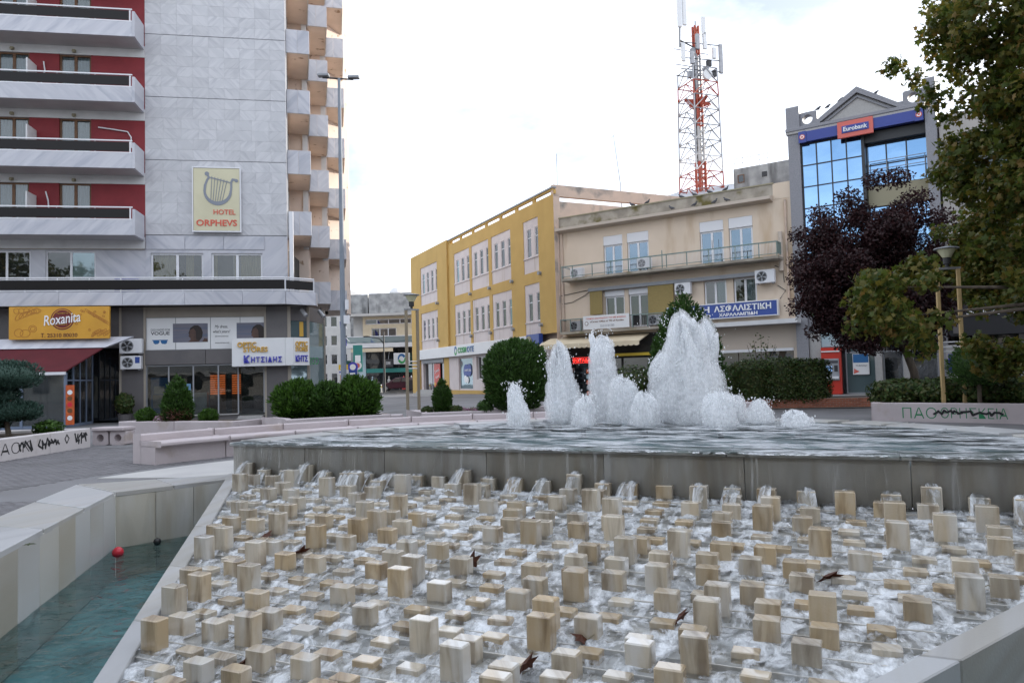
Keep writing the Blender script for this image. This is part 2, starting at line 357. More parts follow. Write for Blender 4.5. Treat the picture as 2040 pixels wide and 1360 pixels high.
mat('far_wall2', (.52, .50, .47), (.44, .43, .41), .6, .85)
mat('pigeon', (.07, .07, .08), rough=.7)
glass('win_dark', (.012, .014, .016), 0, .02, .10, .05)
glass('win_see', (.03, .035, .035), .92, .02, .03, .05)
glass('win_blue', (.03, .06, .12), 0, .01, 1.15, .03, (.42, .66, .98))
glass('win_pale', (.10, .14, .15), 0, .03, .28, .05, (.75, .9, .95))
mat('smoke_glass', (.010, .008, .008), rough=.35, spec=.25)
glass('sky_pane', (.04, .07, .09), 0, .02, .34, .05, (.62, .78, .95))
glass('clear_glass', (.05, .07, .08), .80, .03, .12)
leafmat('leaf_conifer', [(.030, .075, .012), (.05, .115, .02), (.022, .05, .010), (.075, .15, .03)], .2)
leafmat('leaf_light', [(.036, .088, .010), (.062, .14, .018), (.022, .052, .008), (.09, .19, .025)], .25)
leafmat('leaf_blue', [(.03, .065, .05), (.05, .10, .075), (.022, .045, .035)], .15)
leafmat('leaf_hedge', [(.030, .060, .012), (.055, .10, .02), (.02, .04, .01), (.10, .10, .03), (.035, .07, .012)], .25)
leafmat('leaf_purple', [(.030, .011, .013), (.046, .016, .018), (.018, .007, .009), (.065, .024, .022)], .3)
leafmat('leaf_plane', [(.055, .085, .012), (.095, .12, .018), (.035, .06, .010), (.16, .13, .02), (.075, .10, .014), (.20, .12, .03)], .42)
leafmat('leaf_dead', [(.055, .018, .010), (.09, .03, .015), (.03, .012, .008)], .1)
leafmat('leaf_flower', [(.45, .22, .35), (.35, .12, .25), (.1, .2, .05), (.5, .35, .4)], .3)
# ------------------------------------------------------------------ water materials
def water(name, tint, bscale, bdist, foam=None, fscale=3., rough=.02, stretch=(1, 1, 1), fdet=8):
    m, t, b = nodes(name); N = t.nodes.new; K = t.links.new; t.nodes.remove(b); o = t.nodes['Material Output']
    tcn = N('ShaderNodeTexCoord'); mpn = N('ShaderNodeMapping'); mpn.inputs['Scale'].default_value = stretch; K(tcn.outputs['Object'], mpn.inputs[0])
    n = N('ShaderNodeTexNoise'); n.inputs['Scale'].default_value = bscale; n.inputs['Detail'].default_value = 5; n.inputs['Distortion'].default_value = .8; K(mpn.outputs[0], n.inputs['Vector'])
    bn = N('ShaderNodeBump'); bn.inputs['Strength'].default_value = 1; bn.inputs['Distance'].default_value = bdist; K(n.outputs['Fac'], bn.inputs['Height'])
    tr = N('ShaderNodeBsdfTransparent'); tr.inputs[0].default_value = c4(tint)
    gl = N('ShaderNodeBsdfGlossy'); gl.inputs['Roughness'].default_value = rough; K(bn.outputs[0], gl.inputs['Normal'])
    fr = N('ShaderNodeFresnel'); fr.inputs[0].default_value = 1.33; K(bn.outputs[0], fr.inputs['Normal'])
    ms = N('ShaderNodeMixShader'); K(fr.outputs[0], ms.inputs[0]); K(tr.outputs[0], ms.inputs[1]); K(gl.outputs[0], ms.inputs[2]); sh = ms.outputs[0]
    if foam:
        n2 = N('ShaderNodeTexNoise'); n2.inputs['Scale'].default_value = fscale; n2.inputs['Detail'].default_value = fdet; n2.inputs['Roughness'].default_value = .66; n2.inputs['Distortion'].default_value = .5; K(mpn.outputs[0], n2.inputs['Vector'])
        q = N('ShaderNodeMapRange'); q.inputs[1].default_value = foam[0]; q.inputs[2].default_value = foam[1]; q.inputs[4].default_value = foam[2]; K(n2.outputs['Fac'], q.inputs[0])
        pb = N('ShaderNodeBsdfPrincipled'); pb.inputs['Base Color'].default_value = (.80, .83, .86, 1); pb.inputs['Roughness'].default_value = .2; K(bn.outputs[0], pb.inputs['Normal'])
        m2 = N('ShaderNodeMixShader'); K(q.outputs[0], m2.inputs[0]); K(sh, m2.inputs[1]); K(pb.outputs[0], m2.inputs[2]); sh = m2.outputs[0]
    K(sh, o.inputs[0]); MAT[name] = m; return m
water('pool_water', (.66, .84, .84), 2.6, .20)
water('basin_water', (.86, .945, .95), 3.2, .6, (.45, .57, .95), 2.2, .03, (.7, 2.0, 1))  # white patches: foam, and bright sky glints put into the colour
water('cascade_water', (.95, .965, .97), 9., .07, (.43, .62, .85), 5., .05, (1, .6, 1), 4)
water('fall_water', (.97, .98, .98), 9., .03, (.56, .80, .38), 3.2, .08, (3.2, 1, .16))
water('stream_water', (.95, .97, .98), 14., .04, (.40, .66, .75), 7., .06, (1.8, .4, .4))
def foammat(name, a0, a1, base=(.97, .98, .99)):
    m, t, b = nodes(name); N = t.nodes.new; K = t.links.new; o = t.nodes['Material Output']
    b.inputs['Base Color'].default_value = c4(base); b.inputs['Roughness'].default_value = .8; b.inputs['Specular IOR Level'].default_value = .15
    tcn = N('ShaderNodeTexCoord'); mpn = N('ShaderNodeMapping'); mpn.inputs['Scale'].default_value = (1, 1, .22); K(tcn.outputs['Object'], mpn.inputs[0])
    n = N('ShaderNodeTexNoise'); n.inputs['Scale'].default_value = 19; n.inputs['Detail'].default_value = 8; n.inputs['Roughness'].default_value = .6; K(mpn.outputs[0], n.inputs['Vector'])
    bn = N('ShaderNodeBump'); bn.inputs['Strength'].default_value = .25; bn.inputs['Distance'].default_value = .02; K(n.outputs['Fac'], bn.inputs['Height']); K(bn.outputs[0], b.inputs['Normal'])
    tl = N('ShaderNodeBsdfTranslucent'); tl.inputs[0].default_value = c4(base)
    ms = N('ShaderNodeMixShader'); ms.inputs[0].default_value = .70; K(b.outputs[0], ms.inputs[1]); K(tl.outputs[0], ms.inputs[2]); sh = ms.outputs[0]
    if a0 is not None:
        n2 = N('ShaderNodeTexNoise'); n2.inputs['Scale'].default_value = 22; n2.inputs['Detail'].default_value = 9; n2.inputs['Roughness'].default_value = .75; K(mpn.outputs[0], n2.inputs['Vector'])
        q = N('ShaderNodeMapRange'); q.inputs[1].default_value = a0; q.inputs[2].default_value = a1; K(n2.outputs['Fac'], q.inputs[0])
        lw = N('ShaderNodeLayerWeight'); lw.inputs[0].default_value = .35; q2 = N('ShaderNodeMath'); q2.operation = 'SUBTRACT'; q2.inputs[0].default_value = 1.15; K(lw.outputs['Facing'], q2.inputs[1])
        q3 = N('ShaderNodeMath'); q3.operation = 'MULTIPLY'; q3.use_clamp = True; K(q.outputs[0], q3.inputs[0]); K(q2.outputs[0], q3.inputs[1])
        tr = N('ShaderNodeBsdfTransparent'); m2 = N('ShaderNodeMixShader'); K(q3.outputs[0], m2.inputs[0]); K(tr.outputs[0], m2.inputs[1]); K(sh, m2.inputs[2]); sh = m2.outputs[0]
    K(sh, o.inputs[0]); MAT[name] = m; return m
foammat('foam', None, None); foammat('spray', .34, .74)

# ------------------------------------------------------------------ ground
FT = Frame((-4.8, 12.73, 0), R(-25.2))                 # fountain frame: x along the lip, y away from the camera
PIT = [(-.45, .35), (-2.1, -1.35), (3.53, -8.3), (9.22, -8.3), (14.85, -1.35), (13.2, .35)]
def onz(px, py, z=0):
    r = CAMROT @ Vector(((px-1020)/F_PX, -(py-680)/F_PX, -1)); return Vector((0, 0, EYE)) + r*((z-EYE)/r.z)
def sst(a, b, x): x = max(0, min(1, (x-a)/(b-a))); return x*x*(3-2*x)
def gz(x, y): return .36*sst(24, 38, y)*sst(-9, -3, x)
from mathutils.geometry import tessellate_polygon
outer = [(-60, -40), (60, -40), (60, 24), (-60, 24)]
hole = [tuple(FT.w((x, y, 0)))[:2] for x, y in PIT]
tri = tessellate_polygon([[Vector((*p, 0)) for p in outer], [Vector((*p, 0)) for p in hole]])
g = MB(); g.add([(*p, 0) for p in outer+hole], [t for t in tri])
xs = list(np.linspace(-60, 60, 61)); ys = list(np.linspace(24, 44, 21))+[60, 90, 140, 250, 700]
nx = len(xs); b0 = len(g.v)
for y in ys:
    for x in xs: g.v.append((x*(1 if y < 100 else (y/100)), y, gz(x, y)))
for j in range(len(ys)-1):
    for i in range(nx-1): g.f.append((b0+j*nx+i, b0+j*nx+i+1, b0+(j+1)*nx+i+1, b0+(j+1)*nx+i))
ground = g.build('ground', MAT['asphalt'], kind='structure')
# small concrete pavers near the camera's left (real pieces, one joined part)
pv = []
for j in range(0, 110):
    for i in range(0, 60):
        x = -16.5+i*.205+(j % 2)*.10; y = 8.6+j*.105
        l = FT.inv((x, y, 0))
        if -2.15-.05 < l.x-(-(l.y+1.35)*.811 if l.y < -1.35 else 0) and l.y < .4: continue
        if math.hypot(x-1.4, y-9.81) < 10.0 and y > 11: continue
        pv.append((x, y, random.uniform(.004, .011)))
pv = np.array(pv); n = len(pv); hx, hy = .098, .0495
c = np.array([(-hx, -hy, -.02), (hx, -hy, -.02), (hx, hy, -.02), (-hx, hy, -.02), (-hx, -hy, 0), (hx, -hy, 0), (hx, hy, 0), (-hx, hy, 0)])
V = (pv[:, None, :]+c[None]).reshape(-1, 3)
fq = np.array([(4, 5, 6, 7), (0, 1, 5, 4), (1, 2, 6, 5), (3, 0, 4, 7)])
Fq = (np.arange(n)[:, None, None]*8+fq[None]).reshape(-1, 4)
npmesh('paver', V, Fq, MAT['paver'], ground, kind='stuff')
# pale marble apron and dark chequers beside the fountain
CEN = FT.w((6.85, 0, 0))
ap = []
for k in range(41):
    a = R(122+k*.9); ap.append((CEN.x+9.6*math.cos(a), CEN.y+9.6*math.sin(a)))
ap += [tuple(FT.w((-.7, .1, 0)))[:2], tuple(FT.w((-.2, .4, 0)))[:2]]
for k in range(11):
    a = R(155-k*3.3); ap.append((CEN.x+6.75*math.cos(a), CEN.y+6.75*math.sin(a)))
MB().prism(ap, -.05, .016).build('marble_apron', MAT['light_paving'], ground)
for k in range(5):
    for q in range(2):
        if (k+q) % 2: continue
        a = R(149-k*2.2-q*1.1); r0 = 7.0+q*.42
        MB().prism([(CEN.x+r*math.cos(a+t), CEN.y+r*math.sin(a+t)) for r, t in ((r0, 0), (r0+.4, 0), (r0+.4, -.05), (r0, -.05))], -.02, .02).build('dark_tile', MAT['dark_tile'], ground)

# ------------------------------------------------------------------ fountain: raised half-round basin, cascade, lower pool
fo = thing('fountain', 'stepped white marble fountain with block cascade, half-round upper basin and lower pool', 'fountain', FT, (6.375, 0, 0))
Z0, TS, RUN, WL, LX = .03, .16, 5.6, -.80, 12.75
def zc(s): return Z0-TS*s
def oriented(name, p0, p1, z0, z1, th, m, side=1, gap=.006, parent=fo, bevel=.006):     # upright panel from p0 to p1, thickness th to one side
    p0, p1 = Vector(p0), Vector(p1); d = (p1-p0).normalized(); nn = Vector((-d.y, d.x))*side
    a, b_ = p0+d*gap/2, p1-d*gap/2; c_, e_ = b_+nn*th, a+nn*th
    poly = [(q.x, q.y) for q in ((a, b_, c_, e_) if side > 0 else (e_, c_, b_, a))]
    return MB().prism(poly, z0, z1).build(name, m, parent, bevel=bevel)
def split(p0, p1, w_):
    p0, p1 = Vector(p0), Vector(p1); n_ = max(1, round((p1-p0).length/w_)); return [(p0.lerp(p1, i/n_), p0.lerp(p1, (i+1)/n_)) for i in range(n_)]
CL, CR = (-.63, -1.74), (13.38, -1.74); FL, FR = (3.96, -7.4), (8.79, -7.4)
for a, b_, w_ in ((CL, FL, .62), (FL, FR, .7), (FR, CR, .7)):
    for p, q in split(a, b_, w_): oriented('pool_wall_panel', p, q, -1.25, -.004, .09, MAT['pool_stone'], -1)
for p, q in split((.02, -.12), CL, .62): oriented('pool_wall_panel', p, q, -1.25, -.004, .09, MAT['pool_stone'], -1)
for p, q in split(CR, (12.73, -.12), .62): oriented('pool_wall_panel', p, q, -1.25, -.004, .09, MAT['pool_stone'], -1)
def coping(i0, i1, o0, o1, n_):
    i0, i1, o0, o1 = map(Vector, (i0, i1, o0, o1))
    for k in range(n_):
        a, b_ = k/n_+.003, (k+1)/n_-.003
        p = [i0.lerp(i1, a), i0.lerp(i1, b_), o0.lerp(o1, b_), o0.lerp(o1, a)]
        area = sum(p[j].x*p[(j+1) % 4].y-p[(j+1) % 4].x*p[j].y for j in range(4))
        if area < 0: p = p[::-1]
        dz = random.uniform(-.004, .004)
        MB().prism([(q.x, q.y) for q in p], -.03+dz, .045+dz).build('coping_slab', MAT['coping'], fo, bevel=.008)
coping((-.60, -1.78), (3.94, -7.37), (-2.1, -1.35), (3.53, -8.3), 5)
coping((3.97, -7.42), (8.78, -7.42), (3.55, -8.3), (9.20, -8.3), 5)
coping((8.81, -7.37), (13.35, -1.78), (9.22, -8.3), (14.85, -1.35), 5)
coping((.0, -.16), (-.62, -1.74), (-.45, .35), (-2.1, -1.33), 2)
coping((13.37, -1.74), (12.75, -.16), (14.85, -1.33), (13.2, .35), 2)
MB().prism([(-.8, -1.6), (3.9, -7.6), (8.85, -7.6), (13.55, -1.6), (12.95, .1), (-.2, .1)], -1.4, -1.27).build('pool_floor', MAT['pool_floor'], fo)
# steps of the cascade
PR = .29; NR = 19
def xl(s): return .76*s
for i in range(NR):
    s0, s1 = i*PR-(0.05 if i == 0 else 0), (i+1)*PR
    MB().prism([(xl(s1)+.15, -s1), (LX-xl(s1)-.15, -s1), (LX-xl(s0)-.15, -s0), (xl(s0)+.15, -s0)], zc(s0)-.5, zc(s0)).build('step', MAT['step'], fo)
for side in (0, 1):                                      # sloping edge strips
    f = (lambda x: x) if side == 0 else (lambda x: LX-x)
    for k in range(5):
        a, b_ = RUN*k/5+.004, RUN*(k+1)/5-.004; m = MB()
        P = [(f(xl(a)-.10), -a), (f(xl(b_)-.10), -b_), (f(xl(b_)+.16), -b_), (f(xl(a)+.16), -a)]
        zz = [zc(a), zc(b_), zc(b_), zc(a)]
        vs = [(x, y, -1.26) for x, y in P]+[(x, y, z+.09) for (x, y), z in zip(P, zz)]
        fs = [(0, 1, 2, 3), (7, 6, 5, 4), (0, 4, 5, 1), (1, 5, 6, 2), (2, 6, 7, 3), (3, 7, 4, 0)]
        if side == 1: fs = [q[::-1] for q in fs]
        m.add(vs, fs).build('edge_slab', MAT['coping'], fo, bevel=.01)
MB().box(xl(RUN)-.05, LX-xl(RUN)+.05, -RUN-.02, -RUN+.12, -1.26, zc(RUN)+.02).build('toe_wall', MAT['pool_stone'], fo)
# lip wall, lip slabs
px_ = [0, 1.55, 3.1, 4.85, 6.6, 8.4, 10.2, 11.5, LX]
for a, b_ in zip(px_[:-1], px_[1:]):
    MB().box(a+.004, b_-.004, 0, .12, -.5, .582).build('lip_wall_panel', MAT['wet_wall'], fo, bevel=.005)
for a, b_ in ((-.03, .85), (.85, 2.6), (2.6, 4.5), (4.5, 6.3), (6.3, 8.2), (8.2, 10.1), (10.1, 11.6), (11.6, LX+.03)):
    MB().box(a+.004, b_-.004, -.07, .55, .585, .645).build('lip_slab', MAT['coping'], fo, bevel=.012)
# basin ring, floor, rim slabs
def arc(r0, r1, a0, a1, z0, z1, n_=24, cx=6.375, cy=0., m=None, top0=None):
    m = m or MB(); P = [(a0+(a1-a0)*k/n_) for k in range(n_+1)]
    pts = [(cx+r1*math.cos(a), cy+r1*math.sin(a)) for a in P]+[(cx+r0*math.cos(a), cy+r0*math.sin(a)) for a in P[::-1]]
    N_ = n_+1; vs = [(x, y, z0) for x, y in pts]+[(x, y, z1) for x, y in pts]; T = len(pts); fs = []
    for k in range(n_):
        i0, i1, o0, o1 = T-1-k, T-2-k, k, k+1
        fs += [(T+o0, T+o1, T+i1, T+i0), (o1, o0, i0, i1), (o0, o1, T+o1, T+o0), (i1, i0, T+i0, T+i1)]
    fs += [(0, T, 2*T-1, T-1)[::-1], (n_, N_, T+N_, T+n_)[::-1]]
    return m.add(vs, fs)
for k in range(12):
    arc(5.98, 6.25, R(k*15+.1), R(k*15+14.9), -.1, .56, 4).build('basin_wall_panel', MAT['pool_stone'], fo)
MB().prism([(6.375+6.0*math.cos(R(a)), .1+6.0*math.sin(R(a))) for a in range(0, 181, 6)], .05, .46).build('basin_floor', MAT['basin_floor'], fo)
rims = [(178.5, 163), (162, 150.8), (150, 138.5), (135.8, 126), (125.2, 116), (115.4, 104.5), (103.8, 93), (92, 82), (81.2, 71), (70.2, 61), (58.5, 51), (49.8, 39), (37.6, 27), (25.5, 14), (13, 2.5)]
for k, (a1, a0) in enumerate(rims):
    dr, dz = random.uniform(-.08, .08), random.uniform(0, .025)
    o = arc(5.70+dr, 6.38+dr, R(a0), R(a1), .60+dz, .665+dz, 5).build('rim_slab', MAT['coping'], fo, bevel=.008)
# upper water sheet (basin and over the lip)
nr, na = 46, 150; V = []; 
for j in range(nr+1):
    for i in range(na+1):
        a = math.pi*i/na; rr = 5.93*(j/nr)**.8
        x, y = 6.375+rr*math.cos(a), rr*math.sin(a)*.95
        V.append((x, y+.5, .655+.012*noise.noise(Vector((x*2.1, y*3., 1.3)))+.008*noise.noise(Vector((x*6, y*7, 4)))))
idx = lambda j, i: j*(na+1)+i
Fq = [(idx(j, i), idx(j, i+1), idx(j+1, i+1), idx(j+1, i)) for j in range(nr) for i in range(na)]
npmesh('basin_water', V, np.array(Fq)[:, ::-1], MAT['basin_water'], fo, True)
V = []; nx_ = 260; prof = [(.52, .656), (.3, .657), (.1, .656), (-.03, .655), (-.075, .648), (-.09, .625)]
for j, (y, z) in enumerate(prof):
    for i in range(nx_+1):
        x = .05+12.65*i/nx_
        V.append((x, y-.012*noise.noise(Vector((x*5, j, 0)))*(j > 3), z+.006*noise.noise(Vector((x*3.5, y*4, 2)))))
idx = lambda j, i: j*(nx_+1)+i
Fq = [(idx(j, i), idx(j+1, i), idx(j+1, i+1), idx(j, i+1)) for j in range(len(prof)-1) for i in range(nx_)]
npmesh('lip_water', V, Fq, MAT['basin_water'], fo, True)
# thin curtain running down the lip wall
V = []; NZ = 12
for j in range(NZ+1):
    t = j/NZ
    for i in range(nx_+1):
        x = .1+12.55*i/nx_; w_ = .05*max(0, noise.noise(Vector((x*1.6, 3.3, 0))))
        V.append((x+.02*math.sin(x*9+t*3), -.088-(.05+w_)*t-.02*noise.noise(Vector((x*7, t*1.5, 6))), .63-.62*t))
idx = lambda j, i: j*(nx_+1)+i
Fq = [(idx(j, i), idx(j+1, i), idx(j+1, i+1), idx(j, i+1)) for j in range(NZ) for i in range(nx_)]
npmesh('water_curtain', V, Fq, MAT['fall_water'], fo, True, kind='stuff')
# marble blocks standing in rows on the steps
BW, BD = .205, .14
kinds = [(.31, .30), (.21, .36), (.095, .34)]
meshes = {}
for h, _ in kinds:
    for v in range(2):
        meshes[(h, v)] = B(-BW/2, BW/2, -BD/2, BD/2, 0, h).mesh('marble_block', MAT['block'], bevel=.007+.004*v)
Ri = CAMROT.transposed()
def proj(p):
    q = Ri @ (Vector(p)-Vector((0, 0, EYE)))
    return (1020+F_PX*q.x/-q.z, 680-F_PX*q.y/-q.z, -q.z)
blocks = []; rng = random.Random(21); first = []
for i in range(NR):
    s = (i+.5)*PR-.01; x = xl(s)+.34+(i % 2)*.20+rng.uniform(0, .03); last = None
    while x < LX-xl(s)-.34:
        r_ = rng.random(); h = .31 if r_ < .23 else .21 if r_ < .54 else .095
        if h == last == .31: h = .095
        last = h
        if i == 0: h = rng.choice([.21, .21, .31, .21])
        xx = x+rng.uniform(-.02, .02); ss = s+rng.uniform(-.02, .02)
        blocks.append((xx, -ss, zc(i*PR)-.01, h, rng.uniform(-.03, .03), rng.randint(0, 1)))
        if i <= 1: first.append((xx, -ss, zc(i*PR)+h, i))
        x += .415+rng.uniform(-.03, .03)
def vis(b_):
    p = proj(FT.w((b_[0], b_[1], b_[2]+b_[3])))
    inside = -30 < p[0] < 2070 and 850 < p[1] < 1385
    return (0 if inside else 1, p[2])
blocks.sort(key=vis)
for x, y, z, h, rz, v in blocks[:300]: inst('marble_block', meshes[(h, v)], fo, (x, y, z), rz)
mb = MB()
for x, y, z, h, rz, v in blocks[300:]: mb.box(x-BW/2, x+BW/2, y-BD/2, y+BD/2, z, z+h)
if mb.v: mb.build('marble_blocks', MAT['block'], fo, bevel=.007, kind='stuff')
# sheet of broken water running over the steps
nu, ns = 230, 150; V = []
for j in range(ns+1):
    s = .02+(NR*PR-.06)*j/ns
    for i in range(nu+1):
        x = xl(s)+.15+(LX-2*xl(s)-.30)*i/nu
        k = s/PR; fr_ = k-math.floor(k); zz = zc(math.floor(k)*PR)-PR*TS*sst(.80, 1.0, fr_)
        t1 = noise.noise(Vector((x*4.2, s*7, 1.))); t2 = noise.noise(Vector((x*11, s*16, 5.))); t3 = noise.noise(Vector((x*26, s*34, 9.)))
        V.append((x, -s, zz+.037+.020*t1+.013*t2+.005*t3+.02*max(0, t1*t2*4)))
idx = lambda j, i: j*(nu+1)+i
Fq = [(idx(j, i), idx(j+1, i), idx(j+1, i+1), idx(j, i+1)) for j in range(ns) for i in range(nu)]
npmesh('running_water', V, Fq, MAT['cascade_water'], fo, True, kind='stuff')
# arcs of water thrown off the top row of blocks
for x, y, z, i in first:
    if random.random() > (.95 if i == 0 else .40): continue
    w_, ln, dr = random.uniform(.09, .19), random.uniform(.22, .48), random.uniform(.25, .36); V = []; nA, nW = 12, 8
    for j in range(nA+1):
        t = j/nA
        for k in range(nW+1):
            q = k/nW-.5; wob = .02*noise.noise(Vector((x*9+q*5, t*2, 1)))
            V.append((x+q*w_*(1+.45*t)+.03*t*math.sin(x*5), y+.05-(ln*t)-.02*abs(q), z+.022*(1-4*q*q)-dr*max(0, t-.12)**1.7*1.25+wob))
    idx = lambda j, k: j*(nW+1)+k
    npmesh('water_stream', V, [(idx(j, k), idx(j+1, k), idx(j+1, k+1), idx(j, k+1)) for j in range(nA) for k in range(nW)], MAT['stream_water'], fo, True)
# lower pool water
V = []; n1, n2 = 120, 120
for j in range(n2+1):
    for i in range(n1+1):
        x, y = -1+15*i/n1, -7.5+7.5*j/n2
        V.append((x, y, WL+.010*noise.noise(Vector((x*2.3, y*2.3, 0)))+.004*noise.noise(Vector((x*7, y*7, 3)))))
idx = lambda j, i: j*(n1+1)+i
Fq = []
for j in range(n2):
    for i in range(n1):
        x, y = -1+15*(i+.5)/n1, -7.5+7.5*(j+.5)/n2
        if y > -.15: continue
        Fq.append((idx(j, i), idx(j, i+1), idx(j+1, i+1), idx(j+1, i)))
npmesh('pool_water', V, Fq, MAT['pool_water'], fo, True)
# low splashes of foam around the blocks near the top
# nozzles
NOZ = [(1033, 846), (1091, 837), (1124, 839), (1162, 845), (1205, 834), (1244, 839), (1285, 844), (1327, 836), (1377, 839), (1398, 828), (1435, 846), (1466, 833), (1515, 838), (1590, 844), (925, 846)]
noz_w = []
for px, py in NOZ:
    p = onz(px, py, .70); l = FT.inv(p); noz_w.append(p)
    MB().lathe((l.x, l.y, .15), [(.05, 0), (.05, .46), (.085, .48), (.105, .56), (.085, .57), (.05, .53)], 12).build('nozzle', MAT['steel'], fo)

# ------------------------------------------------------------------ water jets
def jet(base, h, r, label, lean=0., seed=0, drops=160, top=.35, ragged=.12):
    """column of foaming water: ragged top, streaky sides, thin torn outer veil, loose drops"""
    T = thing('water_jet', label, 'water jet', WORLD, (base.x, base.y, base.z-.06), 'foaming fountain jets')
    rg = np.random.RandomState(seed); nA, nH = 64, 84; bx, by, bz = base.x, base.y, base.z-.05
    for shell, (gr, mm) in enumerate(((.86, 'foam'), (1.08, 'spray'), (1.22, 'spray'))):
        V = []
        for j in range(nH+1):
            t = j/nH; z = t*h*(.90, .94, .86)[shell]
            prof = (1-(1-top)*(max(0, t-.2)/.8)**1.3)*(.62+.38*min(1, t/.10)**.7)
            prof *= max(0., 1-max(0, t-.90)/.10)**.42
            for i in range(nA):
                a = 2*math.pi*i/nA; cx, cy = math.cos(a), math.sin(a); sd = seed*3.7
                q = Vector((cx*1.2+sd, cy*1.2, z*1.3/h*1.5)); q2 = Vector((cx*2.6, cy*2.6+sd, z*2.6)); q3 = Vector((cx*6+sd, cy*6, z*6)); q4 = Vector((cx*13, cy*13+sd, z*16))
                rr = gr*r*prof*(1+.26*noise.noise(q)+.20*noise.noise(q2)+.08*noise.noise(q3)+(.03, .07, .12)[shell]*noise.noise(q4))
                dz = h*t**3*(ragged*1.6*noise.noise(Vector((cx*1.7+sd, cy*1.7, 8.)))+ragged*.8*noise.noise(Vector((cx*5+sd, cy*5, 3.))))
                off = lean*t*t*h+.10*r*noise.noise(Vector((z*2.2, seed*5., 0)))*t*3
                V.append((bx+rr*cx+off, by+rr*cy, bz+z+dz))
        idx = lambda j, i: j*nA+i % nA
        Fq = [(idx(j, i), idx(j, i+1), idx(j+1, i+1), idx(j+1, i)) for j in range(nH) for i in range(nA)]
        npmesh('water_column' if shell == 0 else 'spray_shell', V, Fq, MAT[mm], T, True)
    for k in range(4 if h > 1.3 else 2 if h > .5 else 0):           # thinner spurts that break up the crest
        sa = rg.uniform(0, 6.28); so = r*rg.uniform(.25, .6); sh_ = h*rg.uniform(.80, 1.06); sr_ = r*rg.uniform(.20, .36); V = []; nh, na_ = 50, 22; ox, oy = bx+so*math.cos(sa)*1.1, by+so*math.sin(sa)
        for j in range(nh+1):
            t = j/nh; pf = (1-.45*t)*max(0, 1-max(0, t-.9)/.1)**.5
            for i in range(na_):
                a = 2*math.pi*i/na_; cx, cy = math.cos(a), math.sin(a); z = t*sh_
                rr = sr_*pf*(1+.3*noise.noise(Vector((cx*2+k*3, cy*2+seed, z*5)))+.22*noise.noise(Vector((cx*5, cy*5+k, z*13))))
                V.append((ox+rr*cx+(lean+.05*math.cos(sa))*t*t*h+.04*noise.noise(Vector((z*4, k*7., seed*1.))), oy+rr*cy, bz+z))
        npmesh('water_spurt', V, [(j*na_+i, j*na_+(i+1) % na_, (j+1)*na_+(i+1) % na_, (j+1)*na_+i) for j in range(nh) for i in range(na_)], MAT['foam' if k % 2 else 'spray'], T, True)
    n_ = drops; t = rg.rand(n_)**.7; a = rg.rand(n_)*2*math.pi; rad = r*(.8+rg.exponential(.30, n_))*(1-.25*t)
    P = np.stack([bx+rad*np.cos(a)+lean*t*t*h, by+rad*np.sin(a), bz+.03+t*h*1.03], 1); sz = rg.uniform(.004, .015, n_)*(1-.4*rg.rand(n_))
    oc = np.array([(1, 0, 0), (0, 1, 0), (-1, 0, 0), (0, -1, 0), (0, 0, 2.), (0, 0, -2.)])
    of = np.array([(0, 1, 4), (1, 2, 4), (2, 3, 4), (3, 0, 4), (1, 0, 5), (2, 1, 5), (3, 2, 5), (0, 3, 5)])
    V = (P[:, None, :]+oc[None]*sz[:, None, None]).reshape(-1, 3)
    npmesh('droplets', V, (np.arange(n_)[:, None, None]*6+of[None]).reshape(-1, 3), MAT['foam'], T, True, kind='stuff')
    V = []; nR = 10                                        # churned ring where the water falls back
    for j in range(nR+1):
        for i in range(40):
            a = 2*math.pi*i/40; d_ = r*(.3+1.9*j/nR*(1+.25*noise.noise(Vector((math.cos(a)*2, math.sin(a)*2, seed*1.))))); x, y = bx+d_*math.cos(a), by+d_*math.sin(a)
            V.append((x, y, .672+.05*(1-j/nR)*(1+noise.noise(Vector((x*9, y*9, seed*1.))))-.02*(j == nR)))
    npmesh('foot_foam', V, [(j*40+i, (j+1)*40+i, (j+1)*40+(i+1) % 40, j*40+(i+1) % 40) for j in range(nR) for i in range(40)], MAT['spray'], T, True)
JETS = [  # nozzle, height m, radius, lean, top width, raggedness, words
 (0, .80, .19, -.08, .55, .10, 'leftmost single low water jet, bent finger of white foam in front of the round bush'),
 (2, 1.42, .30, -.06, .48, .2, 'broad medium-tall white water jet, second from the left'),
 (3, .56, .19, .06, .75, .14, 'low foam jet at the foot of the broad left jet'),
 (4, 1.74, .26, -.02, .85, .05, 'tall slim flat-topped white water jet left of centre'),
 (5, .86, .26, 0.0, .80, .14, 'rounded mid-height foam jet just right of the slim tall jet'),
 (6, .58, .21, 0.0, .85, .12, 'short foam jet in the front between slim and tallest jets'),
 (7, 1.15, .33, 0.0, .75, .2, 'mid-height foam jet against the left flank of the tallest jet'),
 (8, 1.92, .46, -.06, .60, .2, 'tallest and widest ragged white water jet in front of the conifer'),
 (9, 1.68, .44, .05, .62, .26, 'tall jagged water jet forming the right shoulder of the tallest jet'),
 (10, .62, .24, .03, .85, .14, 'low rounded foam jet in front of the tall jets on their right'),
 (11, .46, .18, 0.0, .8, .14, 'small foam jet behind the right-hand low jets'),
 (12, .42, .22, .06, .5, .14, 'small pointed foam jet, second from the right'),
 (13, .22, .22, -.3, .75, .3, 'smallest rightmost jet, a low crumbling puff of foam')]
for k, h, r, ln, tp, rg_, lb in JETS: jet(noz_w[k], h*1.07, r, lb, ln, k+1, int(50+200*h), tp, rg_)
